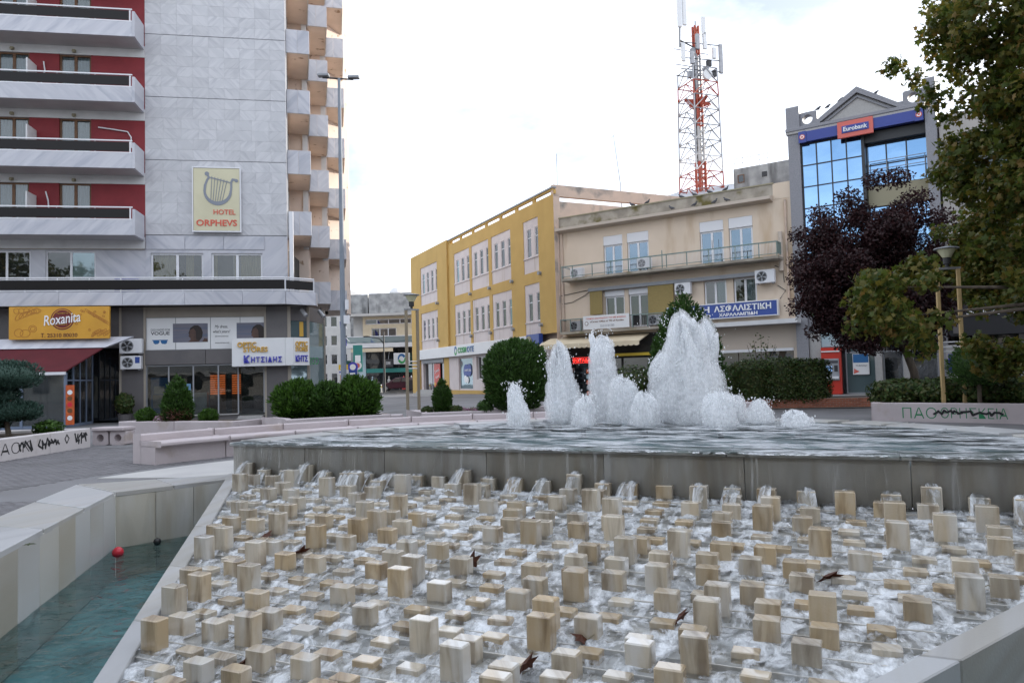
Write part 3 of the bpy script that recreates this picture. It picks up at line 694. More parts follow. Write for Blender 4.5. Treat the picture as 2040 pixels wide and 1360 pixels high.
# ------------------------------------------------------------------ common facade parts
def window(par, x0, x1, z0, z1, y, frame='white_metal', pane='win_dark', nv=2, fw=.06, transom=None, sill=False, name='window'):
    """framed casement standing at depth y (outside is -y); returns the window part, panes are its sub-parts"""
    f = MB(); f.box(x0, x1, y, y+.05, z0, z0+fw).box(x0, x1, y, y+.05, z1-fw, z1).box(x0, x0+fw, y, y+.05, z0+fw, z1-fw).box(x1-fw, x1, y, y+.05, z0+fw, z1-fw)
    w_ = (x1-x0)/nv
    for k in range(1, nv): f.box(x0+k*w_-fw*.7, x0+k*w_+fw*.7, y-.004, y+.05, z0+fw, z1-fw)
    if transom: f.box(x0+fw, x1-fw, y-.003, y+.047, transom-fw*.5, transom+fw*.5)
    if sill: f.box(x0-.05, x1+.05, y-.22, y+.02, z0-.05, z0)
    o = f.build(name, MAT[frame], par)
    for k in range(nv):
        q = pane[k % len(pane)] if isinstance(pane, (list, tuple)) else pane
        B(x0+k*w_+fw*.6, x0+(k+1)*w_-fw*.6, y+.02, y+.03, z0+fw*.8, z1-fw*.8).build('pane', MAT[q], o)
    return o
def curtain(par, x0, x1, z0, z1, y, m='curtain', amp=.04, per=.13):
    n_ = max(8, int((x1-x0)/.03)); V = []
    for k in range(n_+1):
        x = x0+(x1-x0)*k/n_; yy = y+amp*math.sin(2*math.pi*x/per+.6*math.sin(x*5)); V += [(x, yy, z0), (x, yy, z1)]
    return npmesh('curtain', V, [(2*k, 2*k+2, 2*k+3, 2*k+1) for k in range(n_)], MAT[m], par, True)
def ac_unit(frame, x, y, z, label, w_=.82, h=.58, rz=0, sticker=False):
    T = thing('air_conditioner', label, 'air conditioner', frame, (x, y, z), 'outdoor air conditioning units', rz)
    T.rotation_euler = (0, 0, frame.rz)
    B(x-w_/2, x+w_/2, y-.15, y+.15, z, z+h).build('casing', MAT['white_metal'], T, bevel=.02)
    c_ = (x-w_*.14, z+h*.5)
    m = MB(); n_ = 20
    m.prism([(c_[0]+h*.40*math.cos(6.283*k/n_), c_[1]+h*.40*math.sin(6.283*k/n_)) for k in range(n_)], y-.158, y-.145, lambda p, q, a: (p, a, q)).build('fan_grille', MAT['grey_metal'], T)
    m = MB()
    for k in range(5):
        a0 = 6.283*k/5; m.quad(*[(c_[0]+r_*math.cos(a0+t), y-.160-.004*(t > .3), c_[1]+r_*math.sin(a0+t)) for r_, t in ((.05, 0), (h*.36, -.05), (h*.37, .75), (.05, .9))])
    m.build('fan', MAT['dark_metal'], T)
    m = MB(); m.box(x-w_*.42, x-w_*.36, y-.12, y+.22, z-.05, z-.003).box(x+w_*.36, x+w_*.42, y-.12, y+.22, z-.05, z-.003); m.build('bracket', MAT['grey_metal'], T)
    if sticker: B(x+w_*.22, x+w_*.44, y-.156, y-.151, z+h*.45, z+h*.92).build('sticker', MAT['sign_blue2'], T)
    return T
def disc(c, r, y0, y1, n_=24, a0=0, a1=6.2832, m=None, r2=0):
    m = m or MB()
    P = [(c[0]+r*math.cos(a0+(a1-a0)*k/n_), c[1]+r*math.sin(a0+(a1-a0)*k/n_)) for k in range(n_ if a1-a0 > 6.2 else n_+1)]
    return m.prism(P, y0, y1, lambda p, q, a: (p, a, q))
def ribbon(pts, wd, y0, y1, m=None):          # flat stroke in the facade plane
    m = m or MB(); pts = [Vector(p) for p in pts]
    for i in range(len(pts)-1):
        d = (pts[i+1]-pts[i]); 
        if d.length < 1e-6: continue
        d.normalize(); nn = Vector((-d.y, d.x))*wd/2; a, b_ = pts[i]-d*wd*.25, pts[i+1]+d*wd*.25
        m.prism([(q.x, q.y) for q in (a-nn, b_-nn, b_+nn, a+nn)], y0-.0006*(i % 3), y1, lambda p, q, h: (p, h, q))
    return m

# ------------------------------------------------------------------ hotel on the left
HF = Frame((-13.82, 34.54, 0), R(10))
ho = thing('hotel', 'tall grey-white marble-clad hotel with red bays and stacked balconies, shops below', 'hotel', HF, (0, 0, 0))
FL0, FH = 8.32, 2.99
XC, XR, XEND = -3.02, 3.30, -14.5
# core volumes (side face of the tower runs straight away from the camera)
sx, sy = math.sin(R(-10)), math.cos(R(10))
def side(x, y): return (XR+.1736*y+x*.9848, y*.9848-x*.1736)    # (out to the right, back along the side)
mb = MB(); P = [(XEND, .62), (XR-.02, .62), (XR-1.6, 9), (XEND, 9)]
mb.prism(P, 8.0, 26).build('core_wall', MAT['peach'], ho)
MB().prism([(XEND, .85), (XR-.02, .85), (XR+.4, 9), (XEND, 9)], 0, 8.0).build('lower_core', MAT['interior'], ho)
B(XC+.01, XR-.01, .05, .60, 8.50, 26).build('backing_wall', MAT['grey_metal'], ho)
slabs = {}
def slab_mesh(w_, h):
    k = (round(w_, 3), round(h, 3))
    if k not in slabs: slabs[k] = B(-w_/2+.0015, w_/2-.0015, 0, .045, .0015, h-.0015).mesh('marble_slab', MAT['clad'], bevel=.002)
    return slabs[k]
sr = random.Random(3); zs0 = [8.58, 12.10, 15.08, 18.06, 21.04]
for a, b_ in zip(zs0[:-1], zs0[1:]):
    nrow = round((b_-a)/.5); hh = (b_-a-.025)/nrow
    for r_ in range(nrow):
        n_ = sr.choice([8, 9, 9]); w_ = (XR-XC)/n_
        for c_ in range(n_):
            inst('marble_slab', slab_mesh(w_, hh), ho, (XC+(c_+.5)*w_, sr.uniform(-.002, .002), a+.02+r_*hh))
B(XC, XR, .0, .045, 21.06, 26).build('upper_cladding', MAT['clad'], ho)
# red bays with white beams
holes = []
for k in range(4):
    zf = FL0+.35+k*FH
    for x0, x1 in ((-6.68, -5.33), (-9.25, -7.92), (-12.6, -11.2)): holes.append((x0, x1, zf, zf+2.28))
w1 = MB().wall(XEND, XC, 8.0, 26, holes, .2); w1.build('red_wall', MAT['red'], ho)
for k in range(6):
    zb = FL0+k*FH
    B(XEND, XC-.003, -.035, .16, zb-.38, zb+.15).build('white_beam', MAT['white_paint'], ho)
    if k > 4: continue
    fz = zb+.66
    B(XEND, XC-.14, -1.3, -.036, zb, zb+.30).build('balcony_floor', MAT['soffit'], ho)
    B(XEND, XC-.14, -1.38, -1.302, zb-.01, fz).build('balcony_fascia', MAT['clad_plain'], ho, bevel=.008)
    B(XC-.138, XC-.02, -1.39, -.036, zb-.012, zb+1.15).build('balcony_side_panel', MAT['clad_plain'], ho, bevel=.01)
    rl = MB(); rl.box(XEND, XC-.139, -1.375, -1.32, zb+1.21, zb+1.265).box(XEND, XC-.139, -1.36, -1.32, zb+.675, zb+.725)
    for x in np.arange(XEND+.5, XC-.2, 1.55): rl.box(x-.015, x+.015, -1.344, -1.315, fz, zb+1.225)
    rl.box(XC-.26, XC-.20, -1.355, -1.315, fz, zb+1.21)
    ro = rl.build('railing', MAT['white_metal'], ho)
    B(XEND, XC-.27, -1.362, -1.345, zb+.75, zb+1.17).build('dark_panel', MAT['smoke_glass'], ro)
    B(-7.66, -7.60, -.95, -.036, zb+.31, zb+2.0).build('balcony_divider', MAT['white_paint'], ho)
    for x in (-6.02, -8.6):
        m = MB().box(x-.07, x+.07, -.16, -.04, zb+2.68, zb+2.80); disc((x, zb+2.70), .06, -.22, -.16, 10, m=m); m.build('spotlight', MAT['olive'], ho)
for (x0, x1, z0, z1) in holes:
    window(ho, x0, x1, z0, z1, .08, 'brown_frame', 'win_see', 2, .09)
    curtain(ho, x0+.1, x1-.1, z0+.1, z1-.1, .17, 'net_curtain')
for zb, pts in ((FL0+FH, [(-5.0, .02, 2.22), (-4.2, .02, 2.12), (-3.75, .05, 2.05), (-3.6, .05, 1.8), (-3.58, .05, 1.3)]), (FL0+2*FH, [(-7.3, .02, 2.2), (-7.25, .02, 1.8), (-7.4, .02, 1.2)]), (FL0, [(-7.2, .02, 2.2), (-7.1, .02, 1.8), (-7.05, .02, 1.2)])):
    MB().tube([(x, -.08, zb+z) for x, y, z in pts], .03, 6).build('pipe', MAT['white_metal'], ho)
# first floor
h1 = [(-2.8, -.5, 6.1, 7.75), (-.14, 2.15, 6.1, 7.75), (-5.2, -5.16+2.0-2.0, 6.1, 7.84)][:2]
hl = [(-7.25, -5.16, 6.1, 7.84), (-9.85, -7.87, 6.1, 7.84)]
MB().wall(XC, XR, 5.84, 8.57, h1, .2, .02).build('first_floor_wall', MAT['clad_plain'], ho)
MB().wall(XEND, XC-.002, 5.84, 8.0, hl, .2, .05).build('first_floor_wall', MAT['clad_plain'], ho)
for x0, x1 in ((XC+.03, -1.30), (-1.29, .42), (.43, 2.25)): B(x0, x1-.008, -.02, .018, 7.92, 8.54).build('lintel_panel', MAT['clad_plain'], ho, bevel=.006)
B(XEND, XC-.03, -.03, .048, 7.90, 8.30).build('lintel_panel', MAT['taupe'], ho)
for x0, x1, z0, z1 in h1:
    window(ho, x0, x1, z0, z1, .10, 'white_metal', 'win_see', 2, .085)
    B(x0-.2, x1+.2, .55, .60, z0-.2, z1+.2).build('room_back', MAT['interior'], ho)
curtain(ho, -2.72, -1.75, 6.1, 7.72, .22); curtain(ho, -1.3, -.95, 6.1, 7.72, .22); curtain(ho, .85, 1.05, 6.1, 7.72, .22); curtain(ho, 1.15, 2.1, 6.1, 7.72, .22); curtain(ho, -.1, .1, 6.1, 7.72, .22)
window(ho, *hl[0], .12, 'white_metal', ['win_dark', 'win_pale'], 2, .07); window(ho, *hl[1], .12, 'white_metal', 'win_dark', 2, .07)
# canopy slab running round the corner, with railing
cp = [(XEND, -.9), (3.30, -.9), (4.55, -.10), (4.55, .6), (XEND, .6)]
MB().prism(cp, 5.30, 5.78).build('canopy_slab', MAT['soffit'], ho)
cw = [(XEND, -.905), (-11.6, -.905), (-8.9, -.905), (-6.3, -.905), (-3.7, -.905), (-1.1, -.905), (1.4, -.905), (3.30, -.905), (4.56, -.10), (4.56, .6)]
for a, b_ in zip(cw[:-1], cw[1:]):
    oriented('canopy_fascia', a, b_, 5.24, 5.84, .05, MAT['clad_plain'], -1, .008, ho)
rl = MB()
for a, b_ in (((XEND, -.86), (3.28, -.86)), ((3.28, -.86), (4.50, -.06))):
    for z, r_ in ((6.48, .036), (6.40, .022), (5.90, .03)): rl.tube([(*a, z), (*b_, z)], r_, 6)
for x in list(np.arange(XEND+.3, 3.3, 1.3))+[3.28]: rl.box(x-.02, x+.02, -.88, -.84, 5.84, 6.48)
rl.box(4.48, 4.52, -.08, -.04, 5.84, 6.48)
ro = rl.build('canopy_railing', MAT['white_metal'], ho)
oriented('dark_panel', (XEND, -.882), (3.25, -.882), 5.95, 6.37, .015, MAT['smoke_glass'], -1, 0, ro, 0)
oriented('dark_panel', (3.32, -.82), (4.46, -.08), 5.96, 6.36, .015, MAT['smoke_glass'], 1, 0, ro, 0)
B(-4.1, -3.2, -.75, -.25, 5.85, 6.5).build('blue_box', MAT['letter_blue'], ho)
B(3.42, 3.60, -.30, -.12, 5.8, 9.7).build('corner_post', MAT['white_metal'], ho)
# stepped side: each bay runs back along the line of sight, then steps out to the right
bays = [Frame(HF.w((XR-.01, .45, 0)), R(16.2)), Frame((-10.62, 39.0, 0), R(15.0)), Frame((-10.62, 42.9, 0), R(13.6))]
for j, S in enumerate(bays):
    def sp(x, y): q = HF.inv(S.w((x, y, 0))); return (q.x, q.y)
    RN = 3.75
    def pr(nm, x0, x1, y0, y1, z0, z1, mm, bv=0): MB().prism([sp(x0, y0), sp(x1, y0), sp(x1, y1), sp(x0, y1)], z0, z1).build(nm, MAT[mm], ho, bevel=bv)
    pr('side_wall', -2.5, 0, .05, RN-.02, 5.84, 26, 'peach')
    pr('step_wall', -2.5, 1.10, RN, RN+.3, 5.84, 26, 'peach')
    pr('sunlit_strip', -.25, .02, -.04, .25, 8.6, 26, 'white_paint')  # sunlight on the wall edge put in as a white strip
    for k in range(-1, 6):
        zb = FL0+.42+k*FH
        if k < 0 and j == 0: continue
        pr('balcony_floor', .022, 1.05, .0, RN-.02, zb, zb+.14, 'peach')
        for x0, x1 in ((.0, .52), (.526, 1.09)): pr('balcony_end_panel', x0, x1, -.07, -.003, zb-.04, zb+1.12, 'clad_plain', .006)
        pr('balcony_parapet', 1.055, 1.10, .0, RN-.3, zb-.03, zb+1.12, 'white_paint')
        pr('balcony_door', .022, .05, 1.2, 2.6, zb+.15, zb+2.3, 'win_dark')
q = HF.inv((-11.7, 46.8, 0)); MB().prism([(XR-1.2, 6), (q.x+1.5, q.y), (q.x+1.5, q.y+1), (XR-1.2, 14)], 5.84, 26).build('rear_wall', MAT['peach'], ho)
# ground floor: grey piers, beige beam, poster glazing, shop window
mg = MB()
B(2.22, 3.32, .0, .5, 0, 5.24).build('grey_pier', MAT['grey_clad'], ho); B(-4.12, -3.05, .0, .5, 0, 5.24).build('grey_pier', MAT['grey_clad'], ho)
B(-3.048, 2.218, .03, .5, 4.76, 5.24).build('beam_panel', MAT['taupe'], ho)
for x0, x1 in ((-3.04, -.42), (-.41, 2.21)): B(x0, x1-.006, -.03, .5, 2.58, 3.24).build('fascia_panel', MAT['grey_clad'], ho, bevel=.006)
B(-3.048, 1.03, .05, .5, 0, .22).build('plinth', MAT['grey_clad'], ho); B(-3.0, 1.02, -.02, .048, .19, .25).build('sill', MAT['granite_light'], ho)
for x in (2.24, 3.30, -3.06, -4.10): B(x-.05, x+.05, -.02, -.002, 0, 5.23).build('pier_trim', MAT['taupe'], ho)
for x0, x1 in ((-3.02, -1.75), (-1.74, -.22), (-.21, 1.1), (1.11, 2.2)): B(x0+.01, x1-.01, .06, .08, 3.27, 4.74).build('poster_pane', MAT['white_sign'], ho)
B(-3.04, 2.21, .085, .1, 3.24, 4.76).build('poster_back', MAT['grey_metal'], ho)
for x0, x1 in ((-1.86, -.33), (.95, 2.2)):
    ps = B(x0, x1, .050, .058, 3.60, 4.47).build('poster_print', MAT['poster_sea'], ho)
    cx = x0+(.98 if x0 < 0 else .95); m = MB()
    m.prism([(cx-.30, 4.02), (cx-.22, 4.26), (cx-.05, 4.38), (cx+.12, 4.38), (cx+.26, 4.26), (cx+.33, 4.05), (cx+.30, 3.82), (cx+.20, 3.68), (cx+.05, 3.61), (cx-.15, 3.61), (cx-.2, 3.8)], .046, .049, lambda p, q, a: (p, a, q)); m.build('dark_hair', MAT['poster_hair'], ps)
    m = MB(); m.prism([(cx-.24, 4.15), (cx-.27, 3.95), (cx-.30, 3.88), (cx-.22, 3.80), (cx-.18, 3.62), (cx+.05, 3.62), (cx+.02, 4.1), (cx-.08, 4.24)], .042, .0455, lambda p, q, a: (p, a, q))
    m.prism([(cx-.32, 3.61), (cx-.2, 3.72), (cx+.1, 3.70), (cx+.2, 3.61)], .0425, .0455, lambda p, q, a: (p, a, q)); 
    if x0 < 0: m.prism([(cx+.3, 3.61), (cx+.4, 3.78), (cx+.54, 3.74), (cx+.545, 3.61)], .0425, .0455, lambda p, q, a: (p, a, q))
    m.build('face', MAT['poster_skin'], ps)
text(ho, 'GIGI HADID FOR', -2.82, -1.98, 4.14, 4.24, .058, MAT['print_grey'], .006)
text(ho, 'VOGUE', -2.82, -2.0, 3.95, 4.11, .058, MAT['print_grey'], .006, bold=.02)
m = MB(); m.prism([(-2.72, 3.70), (-2.46, 3.70), (-2.44, 3.62), (-2.50, 3.55), (-2.62, 3.53), (-2.70, 3.58)], .052, .058, lambda p, q, a: (p, a, q)); m.prism([(-2.38, 3.70), (-2.10, 3.70), (-2.12, 3.58), (-2.20, 3.53), (-2.34, 3.55), (-2.39, 3.62)], .052, .0575, lambda p, q, a: (p, a, q)); m.box(-2.76, -2.08, .053, .0585, 3.69, 3.73); m.build('printed_sunglasses', MAT['letter_teal'], ho)
text(ho, 'My dress,', -.02, .55, 4.20, 4.38, .058, MAT['paint_black'], .006, shear=.3); text(ho, 'what\'s yours?', -.10, .66, 3.97, 4.15, .058, MAT['paint_black'], .006, shear=.3)
text(ho, '#SHOWYOURVOGUE', -.02, .58, 3.82, 3.88, .058, MAT['print_grey'], .006); text(ho, 'VOGUE-EYEWEAR.COM', -.02, .6, 3.52, 3.57, .058, MAT['print_grey'], .006)
# shop window and contents
sw = MB(); 
for x in (-3.0, -2.05, -.98, .12, 1.0, 2.16): sw.box(x-.03, x+.03, .05, .11, .25, 2.57)
sw.box(-3.0, 2.16, .05, .11, 2.5, 2.57); so = sw.build('shop_frame', MAT['grey_metal'], ho)
for x0, x1 in ((-2.97, -2.08), (-2.02, -1.01), (-.95, .09), (.15, .97), (1.03, 2.13)): B(x0, x1, .075, .085, .26 if x1 < 1 else .16, 2.5).build('shop_pane', MAT['win_see'], so)
B(-3.03, 2.2, .84, .848, 0, 2.57).build('shop_back', MAT['interior'], ho); B(-3.03, 2.2, .12, .84, .10, .20).build('shop_floor', MAT['far_wall'], ho)
B(1.06, 2.14, -.45, .05, 0, .13).build('door_step', MAT['granite_light'], ho); B(1.06, 2.14, -.75, -.45, 0, .05).build('door_step', MAT['granite_light'], ho)
def prop(name, label, cat, x0, x1, y0, y1, z0, z1, m, **k):
    o = thing(name, label, cat, HF, ((x0+x1)/2, (y0+y1)/2, z0)); B(x0, x1, y0, y1, z0, z1).build('panel', MAT[m], o, bevel=.01); return o
o = prop('display_counter', 'white display counter inside the optician\'s window', 'counter', -2.0, -.45, .35, .78, .2, 1.25, 'far_wall2')
o = prop('advert_board', 'blue advertising board at the left end of the optician\'s window', 'poster', -2.9, -2.1, .3, .33, .35, 2.0, 'letter_teal')
B(-2.8, -2.2, .295, .299, .6, 1.2).build('printed_figure', MAT['taupe'], o); B(-2.75, -2.3, .294, .2985, 1.25, 1.6).build('printed_house', MAT['far_wall2'], o)
o = prop('display_screen', 'pale blue lit screen on the optician\'s counter', 'screen', -2.02, -1.15, .5, .55, 1.26, 1.72, 'print_grey'); B(-1.97, -1.2, .494, .499, 1.30, 1.68).build('lit_screen', MAT['screen_blue'], o)
for k, (x0, x1) in enumerate(((-.4, .32), (.58, 1.02))):
    o = thing('eyewear_rack', ('wide' if k == 0 else 'narrow')+' orange-lit eyewear rack inside the optician\'s window', 'display rack', HF, ((x0+x1)/2, .8, .2)); B(x0, x1, .72, .80, .2, 2.2).build('back_board', MAT['brown_frame'], o)
    for r_ in range(9): B(x0+.03, x1-.03, .66, .718, 1.15+r_*.105, 1.21+r_*.105).build('shelf', MAT['lit_shelf'], o)
# corner glazing (chamfered shop front) and lights
g0, g1, g2 = (3.34, .02), (4.15, .55), (4.75, 2.6)
for a, b_ in ((g0, g1), (g1, g2)):
    oriented('corner_beam', a, b_, 4.55, 5.24, .3, MAT['grey_clad'], 1, .01, ho)
    oriented('corner_pane', a, b_, .2, 4.54, .02, MAT['win_pale'], 1, .12, ho, 0)
    oriented('corner_plinth', a, b_, 0, .2, .3, MAT['grey_clad'], 1, .01, ho)
for p in (g0, g1, g2): B(p[0]-.06, p[0]+.06, p[1]-.06, p[1]+.06, 0, 5.22).build('corner_mullion', MAT['taupe'], ho)
B(3.45, 3.95, .30, .34, 3.8, 4.5).build('amber_pane', MAT['letter_gold'], ho)
text(ho, 'COS', 4.20, 4.62, 2.45, 2.78, .55, MAT['letter_green'], .01, mirror=True)
for k, (x, y) in enumerate(((4.0, -.05), (4.75, .7))):
    T = thing('flood_light', ('grey flood lamp under the canopy corner, the nearer of two', 'grey flood lamp under the canopy, the farther of two')[k], 'flood lamp', HF, (x, y, 5.2))
    MB().cyl((x, y, 5.22), (x, y, 5.02), .03).build('bracket', MAT['dark_metal'], T); MB().cyl((x-.1, y-.05, 5.05), (x+.16, y-.25, 4.72), .09, .11).build('lamp_head', MAT['steel'], T)
# lower left shop front behind the terrace
B(XEND, -4.13, .05, .5, 3.4, 5.24).build('shop_fascia', MAT['grey_clad'], ho)
for x in np.arange(XEND+.2, -4.3, 1.7): B(x, x+1.6, .30, .32, .1, 3.38).build('shop_pane', MAT['win_dark'], ho)

# signs and fittings on the hotel
T = thing('hotel_sign', 'pale yellow hotel sign panel with grey lyre emblem on the marble wall', 'sign', HF, (.16, -.2, 8.76))
B(-.87, 1.19, -.22, -.05, 8.76, 11.71).build('panel', MAT['hotel_sign'], T, bevel=.02)
rl = MB(); rl.box(-.92, -.873, -.24, -.04, 8.70, 11.77).box(1.193, 1.24, -.24, -.04, 8.70, 11.77).box(-.873, 1.193, -.24, -.04, 11.713, 11.77).box(-.873, 1.193, -.24, -.04, 8.70, 8.757); rl.build('frame', MAT['white_metal'], T)
def lyre():
    m = MB(); c_ = lambda x, z: (-.53+x*1.35, 10.02+z*1.42)
    n_ = 26; outer_, inner_ = [], []
    for k in range(n_+1):                                    # body: curved U with flaring horns
        t = k/n_; a = math.pi*(1+t)
        x, z = .52+.40*math.cos(a)*1.0+.06*t, .42+.40*math.sin(a)
        wd = .12-.07*abs(t-.5)*2+.02
        outer_.append((x, z)); inner_.append(wd)
    left = [(.22, .98), (.26, .88), (.20, .78), (.14, .62), (.12, .42)]
    right = [(.98, .38), (1.0, .56), (1.0, .72), (1.04, .82), (1.16, .80)]
    P = left+outer_+right
    wds = [.06, .07, .07, .08, .085]+inner_+[.07, .07, .07, .08, .07]
    for i in range(len(P)-1):
        ribbon([c_(*P[i]), c_(*P[i+1])], max(wds[i], .07)*1.35, -.236-.0004*(i % 5), -.221, m)
    ribbon([c_(.30, .88), c_(1.02, .70)], .05, -.238, -.221, m); disc(c_(.20, 1.0), .10, -.239, -.221, 12, m=m); disc(c_(1.17, .78), .08, -.239, -.221, 12, m=m)
    for k in range(6): ribbon([c_(.36+.10*k, .86-.027*k+.06), c_(.32+.075*k, .10)], .022, -.240, -.221, m)
    return m
lyre().build('lyre_emblem', MAT['lyre'], T)
text(T, 'HOTEL', .02, 1.0, 9.52, 9.76, -.221, MAT['letter_red'], .02, bold=.01); text(T, 'ORPHEVS', -.74, 1.06, 8.98, 9.28, -.221, MAT['letter_red'], .02, bold=.02)
T = thing('optician_sign', 'cream box sign with gold and blue raised letters over the optician\'s door', 'sign', HF, (2.2, -.5, 2.41))
B(.83, 3.20, -.5, -.02, 2.41, 3.71).build('front_panel', MAT['white_sign'], T, bevel=.01); B(3.206, 3.58, -.5, -.02, 2.41, 3.71).build('corner_panel', MAT['white_sign'], T, bevel=.01)
MB().prism([(3.586, -.5), (4.25, -.06), (4.1, .0), (3.586, -.02)], 2.41, 3.71).build('return_panel', MAT['white_sign'], T)
text(T, 'OPTIC', 1.08, 1.92, 3.29, 3.53, -.503, MAT['letter_gold'], .06, bold=.02); text(T, 'STORES', 1.34, 2.42, 3.06, 3.30, -.503, MAT['letter_gold'], .05, bold=.02)
text(T, 'Κ', 1.36, 1.62, 2.56, 2.92, -.503, MAT['letter_blue'], .06, bold=.03); text(T, 'ΗΤΣΙΔΗΣ', 1.68, 3.05, 2.58, 2.84, -.503, MAT['letter_blue'], .05, bold=.02, spacing=1.25)
def on_return(s_, z0, z1, m, a=.15, b_=.9):
    o = text(T, s_, 0, .62, z0, z1, 0, m, .04, bold=.02); og = ORG[T.name]
    d = Vector((.664, .44, 0)).normalized(); me = o.data
    for v in me.vertices:
        x, y = v.co.x+og.x, v.co.y+og.y; p = Vector((3.586, -.5, 0))+d*(x+.08)+Vector((d.y, -d.x, 0))*(-y+.004); v.co.x, v.co.y = p.x-og.x, p.y-og.y
on_return('OPTIC', 3.29, 3.53, MAT['letter_gold']); on_return('STORES', 3.06, 3.28, MAT['letter_gold']); on_return('ΚΗΤΣ', 2.58, 2.88, MAT['letter_blue'])
ac_unit(HF, -3.55, -.25, 3.12, 'upper air conditioner of the pair on the grey pier left of the optician', .95, .66)
ac_unit(HF, -3.55, -.25, 2.40, 'lower air conditioner with blue sticker on the grey pier left of the optician', .88, .60, sticker=True)
# pastry shop: sign, awning, glazed terrace
T = thing('pastry_sign', 'yellow pastry shop sign with maroon roundel, white script and phone number', 'sign', HF, (-6.1, -1.2, 3.74))
B(-8.14, -4.13, -1.3, -1.15, 3.76, 5.17).build('panel', MAT['rox_yellow'], T, bevel=.01)
m = disc((-6.02, 4.60), .50, -1.305, -1.29, 30); m.build('roundel_ring', MAT['letter_gold'], T)
m = disc((-6.02, 4.62), .47, -1.309, -1.29, 30); m.build('roundel_outer', MAT['rox_maroon'], T); disc((-6.02, 4.63), .42, -1.312, -1.29, 30).build('roundel_gap', MAT['rox_yellow'], T); disc((-6.02, 4.63), .39, -1.316, -1.29, 30).build('roundel', MAT['rox_maroon'], T)
text(T, 'Roxanita', -6.78, -5.30, 4.42, 4.86, -1.317, MAT['letter_white'], .012, bold=.01, shear=.25, rot=.12); text(T, 'Ζαχαροπλαστείο', -6.25, -5.78, 4.84, 4.92, -1.317, MAT['letter_gold'], .008)
text(T, 'Γλυκιές απολαύσεις', -6.24, -5.82, 4.36, 4.43, -1.317, MAT['letter_gold'], .008)
text(T, 'Τ. 25310 80030', -6.88, -5.42, 3.84, 4.02, -1.302, MAT['letter_brown'], .01, bold=.01)
m = MB(); rg = random.Random(5)
def oval(cx, cz, rx, rz_, t, wd=.025, n_=14, a0=0, a1=6.283): ribbon([(cx+rx*math.cos(a0+(a1-a0)*k/n_)*math.cos(t)-rz_*math.sin(a0+(a1-a0)*k/n_)*math.sin(t), cz+rx*math.cos(a0+(a1-a0)*k/n_)*math.sin(t)+rz_*math.sin(a0+(a1-a0)*k/n_)*math.cos(t)) for k in range(n_+1)], wd, -1.305, -1.295, m)
for k in range(5): oval(-7.75+.17*k, 4.75+.06*k, .20, .09, .9-.2*k); oval(-7.85+.2*k, 5.0, .10, .12, .2)
oval(-7.75, 4.05, .17, .17, 0); oval(-7.5, 4.02, .20, .16, .2); oval(-7.2, 4.22, .16, .15, 0); oval(-7.2, 4.22, .10, .08, .3)
for k in range(8): oval(-5.0+.11*k, 4.95-.07*k, .16, .04, -.8); oval(-4.75+.08*k, 3.98+.04*(k % 3), .15, .05, .9)
for k in range(14): oval(rg.uniform(-5.5, -4.3), rg.uniform(3.85, 5.05), .05, .03, rg.uniform(0, 3)); 
m.build('printed_pastries', MAT['rox_brown'], T, kind='stuff')
T = thing('awning', 'maroon sloping awning with white valance over the pastry shop terrace', 'awning', HF, (-8, -1.2, 2.2))
m = MB(); x0, x1 = -14.2, -4.35
m.add([(x0, -1.15, 3.42), (x1, -1.15, 3.42), (x1-.9, -3.05, 2.34), (x0, -3.05, 2.34), (x0, -1.15, 3.36), (x1, -1.15, 3.36), (x1-.9, -3.05, 2.28), (x0, -3.05, 2.28)], [(0, 3, 2, 1), (4, 5, 6, 7), (0, 1, 5, 4), (1, 2, 6, 5), (2, 3, 7, 6), (3, 0, 4, 7)]); m.build('canvas', MAT['awning_red'], T)
MB().add([(x0, -1.1, 3.75), (x1+1.1, -.95, 3.85), (x1+.05, -1.35, 3.36), (x0, -1.35, 3.36), (x0, -1.0, 3.72), (x1+1.1, -.9, 3.80), (x1+.05, -1.2, 3.34), (x0, -1.2, 3.34)], [(0, 3, 2, 1), (4, 5, 6, 7), (0, 1, 5, 4), (1, 2, 6, 5), (2, 3, 7, 6), (3, 0, 4, 7)]).build('white_flashing', MAT['clad_plain'], T)
B(x0, x1-.85, -3.14, -3.06, 2.18, 2.30).build('front_bar', MAT['white_metal'], T)
T = thing('glazed_terrace', 'blue-grey framed glass terrace under the maroon awning', 'terrace', HF, (-7, -3, 0))
fr = MB()
for x in (-5.25, -6.9, -8.6, -10.3, -12): fr.box(x-.05, x+.05, -3.02, -2.92, 0, 2.26)
for y in (-2.2, -1.5, -.8, -.1): fr.box(-5.28, -5.22, y-.03, y+.03, 0, 2.4+(y+3)*.42)
fr.box(-5.28, -5.22, -2.92, -.05, 1.92, 1.98).box(-5.28, -5.22, -2.92, -.05, 0, .12).box(-12, -5.3, -3.0, -2.94, .0, .12)
fr.build('frame', MAT['blue_metal'], T)
for y in (-2.92, -2.2, -1.5, -.8): B(-5.255, -5.245, y+.03, y+.67, .12, 1.92).build('pane', MAT['clear_glass'], T); B(-5.255, -5.245, y+.03, y+.67, 1.98, 2.35+(y+3)*.42).build('pane', MAT['clear_glass'], T)
for x in (-6.85, -8.55, -10.25, -11.95): B(x, x+1.6, -2.975, -2.965, .12, 2.2).build('pane', MAT['clear_glass'], T)
T = thing('ice_cream_banner', 'narrow orange picture banner on the corner of the glazed terrace', 'banner', HF, (-5.1, -3.1, .1))
B(-5.2, -4.88, -3.09, -3.05, .12, 1.75).build('sheet', MAT['orange'], T)
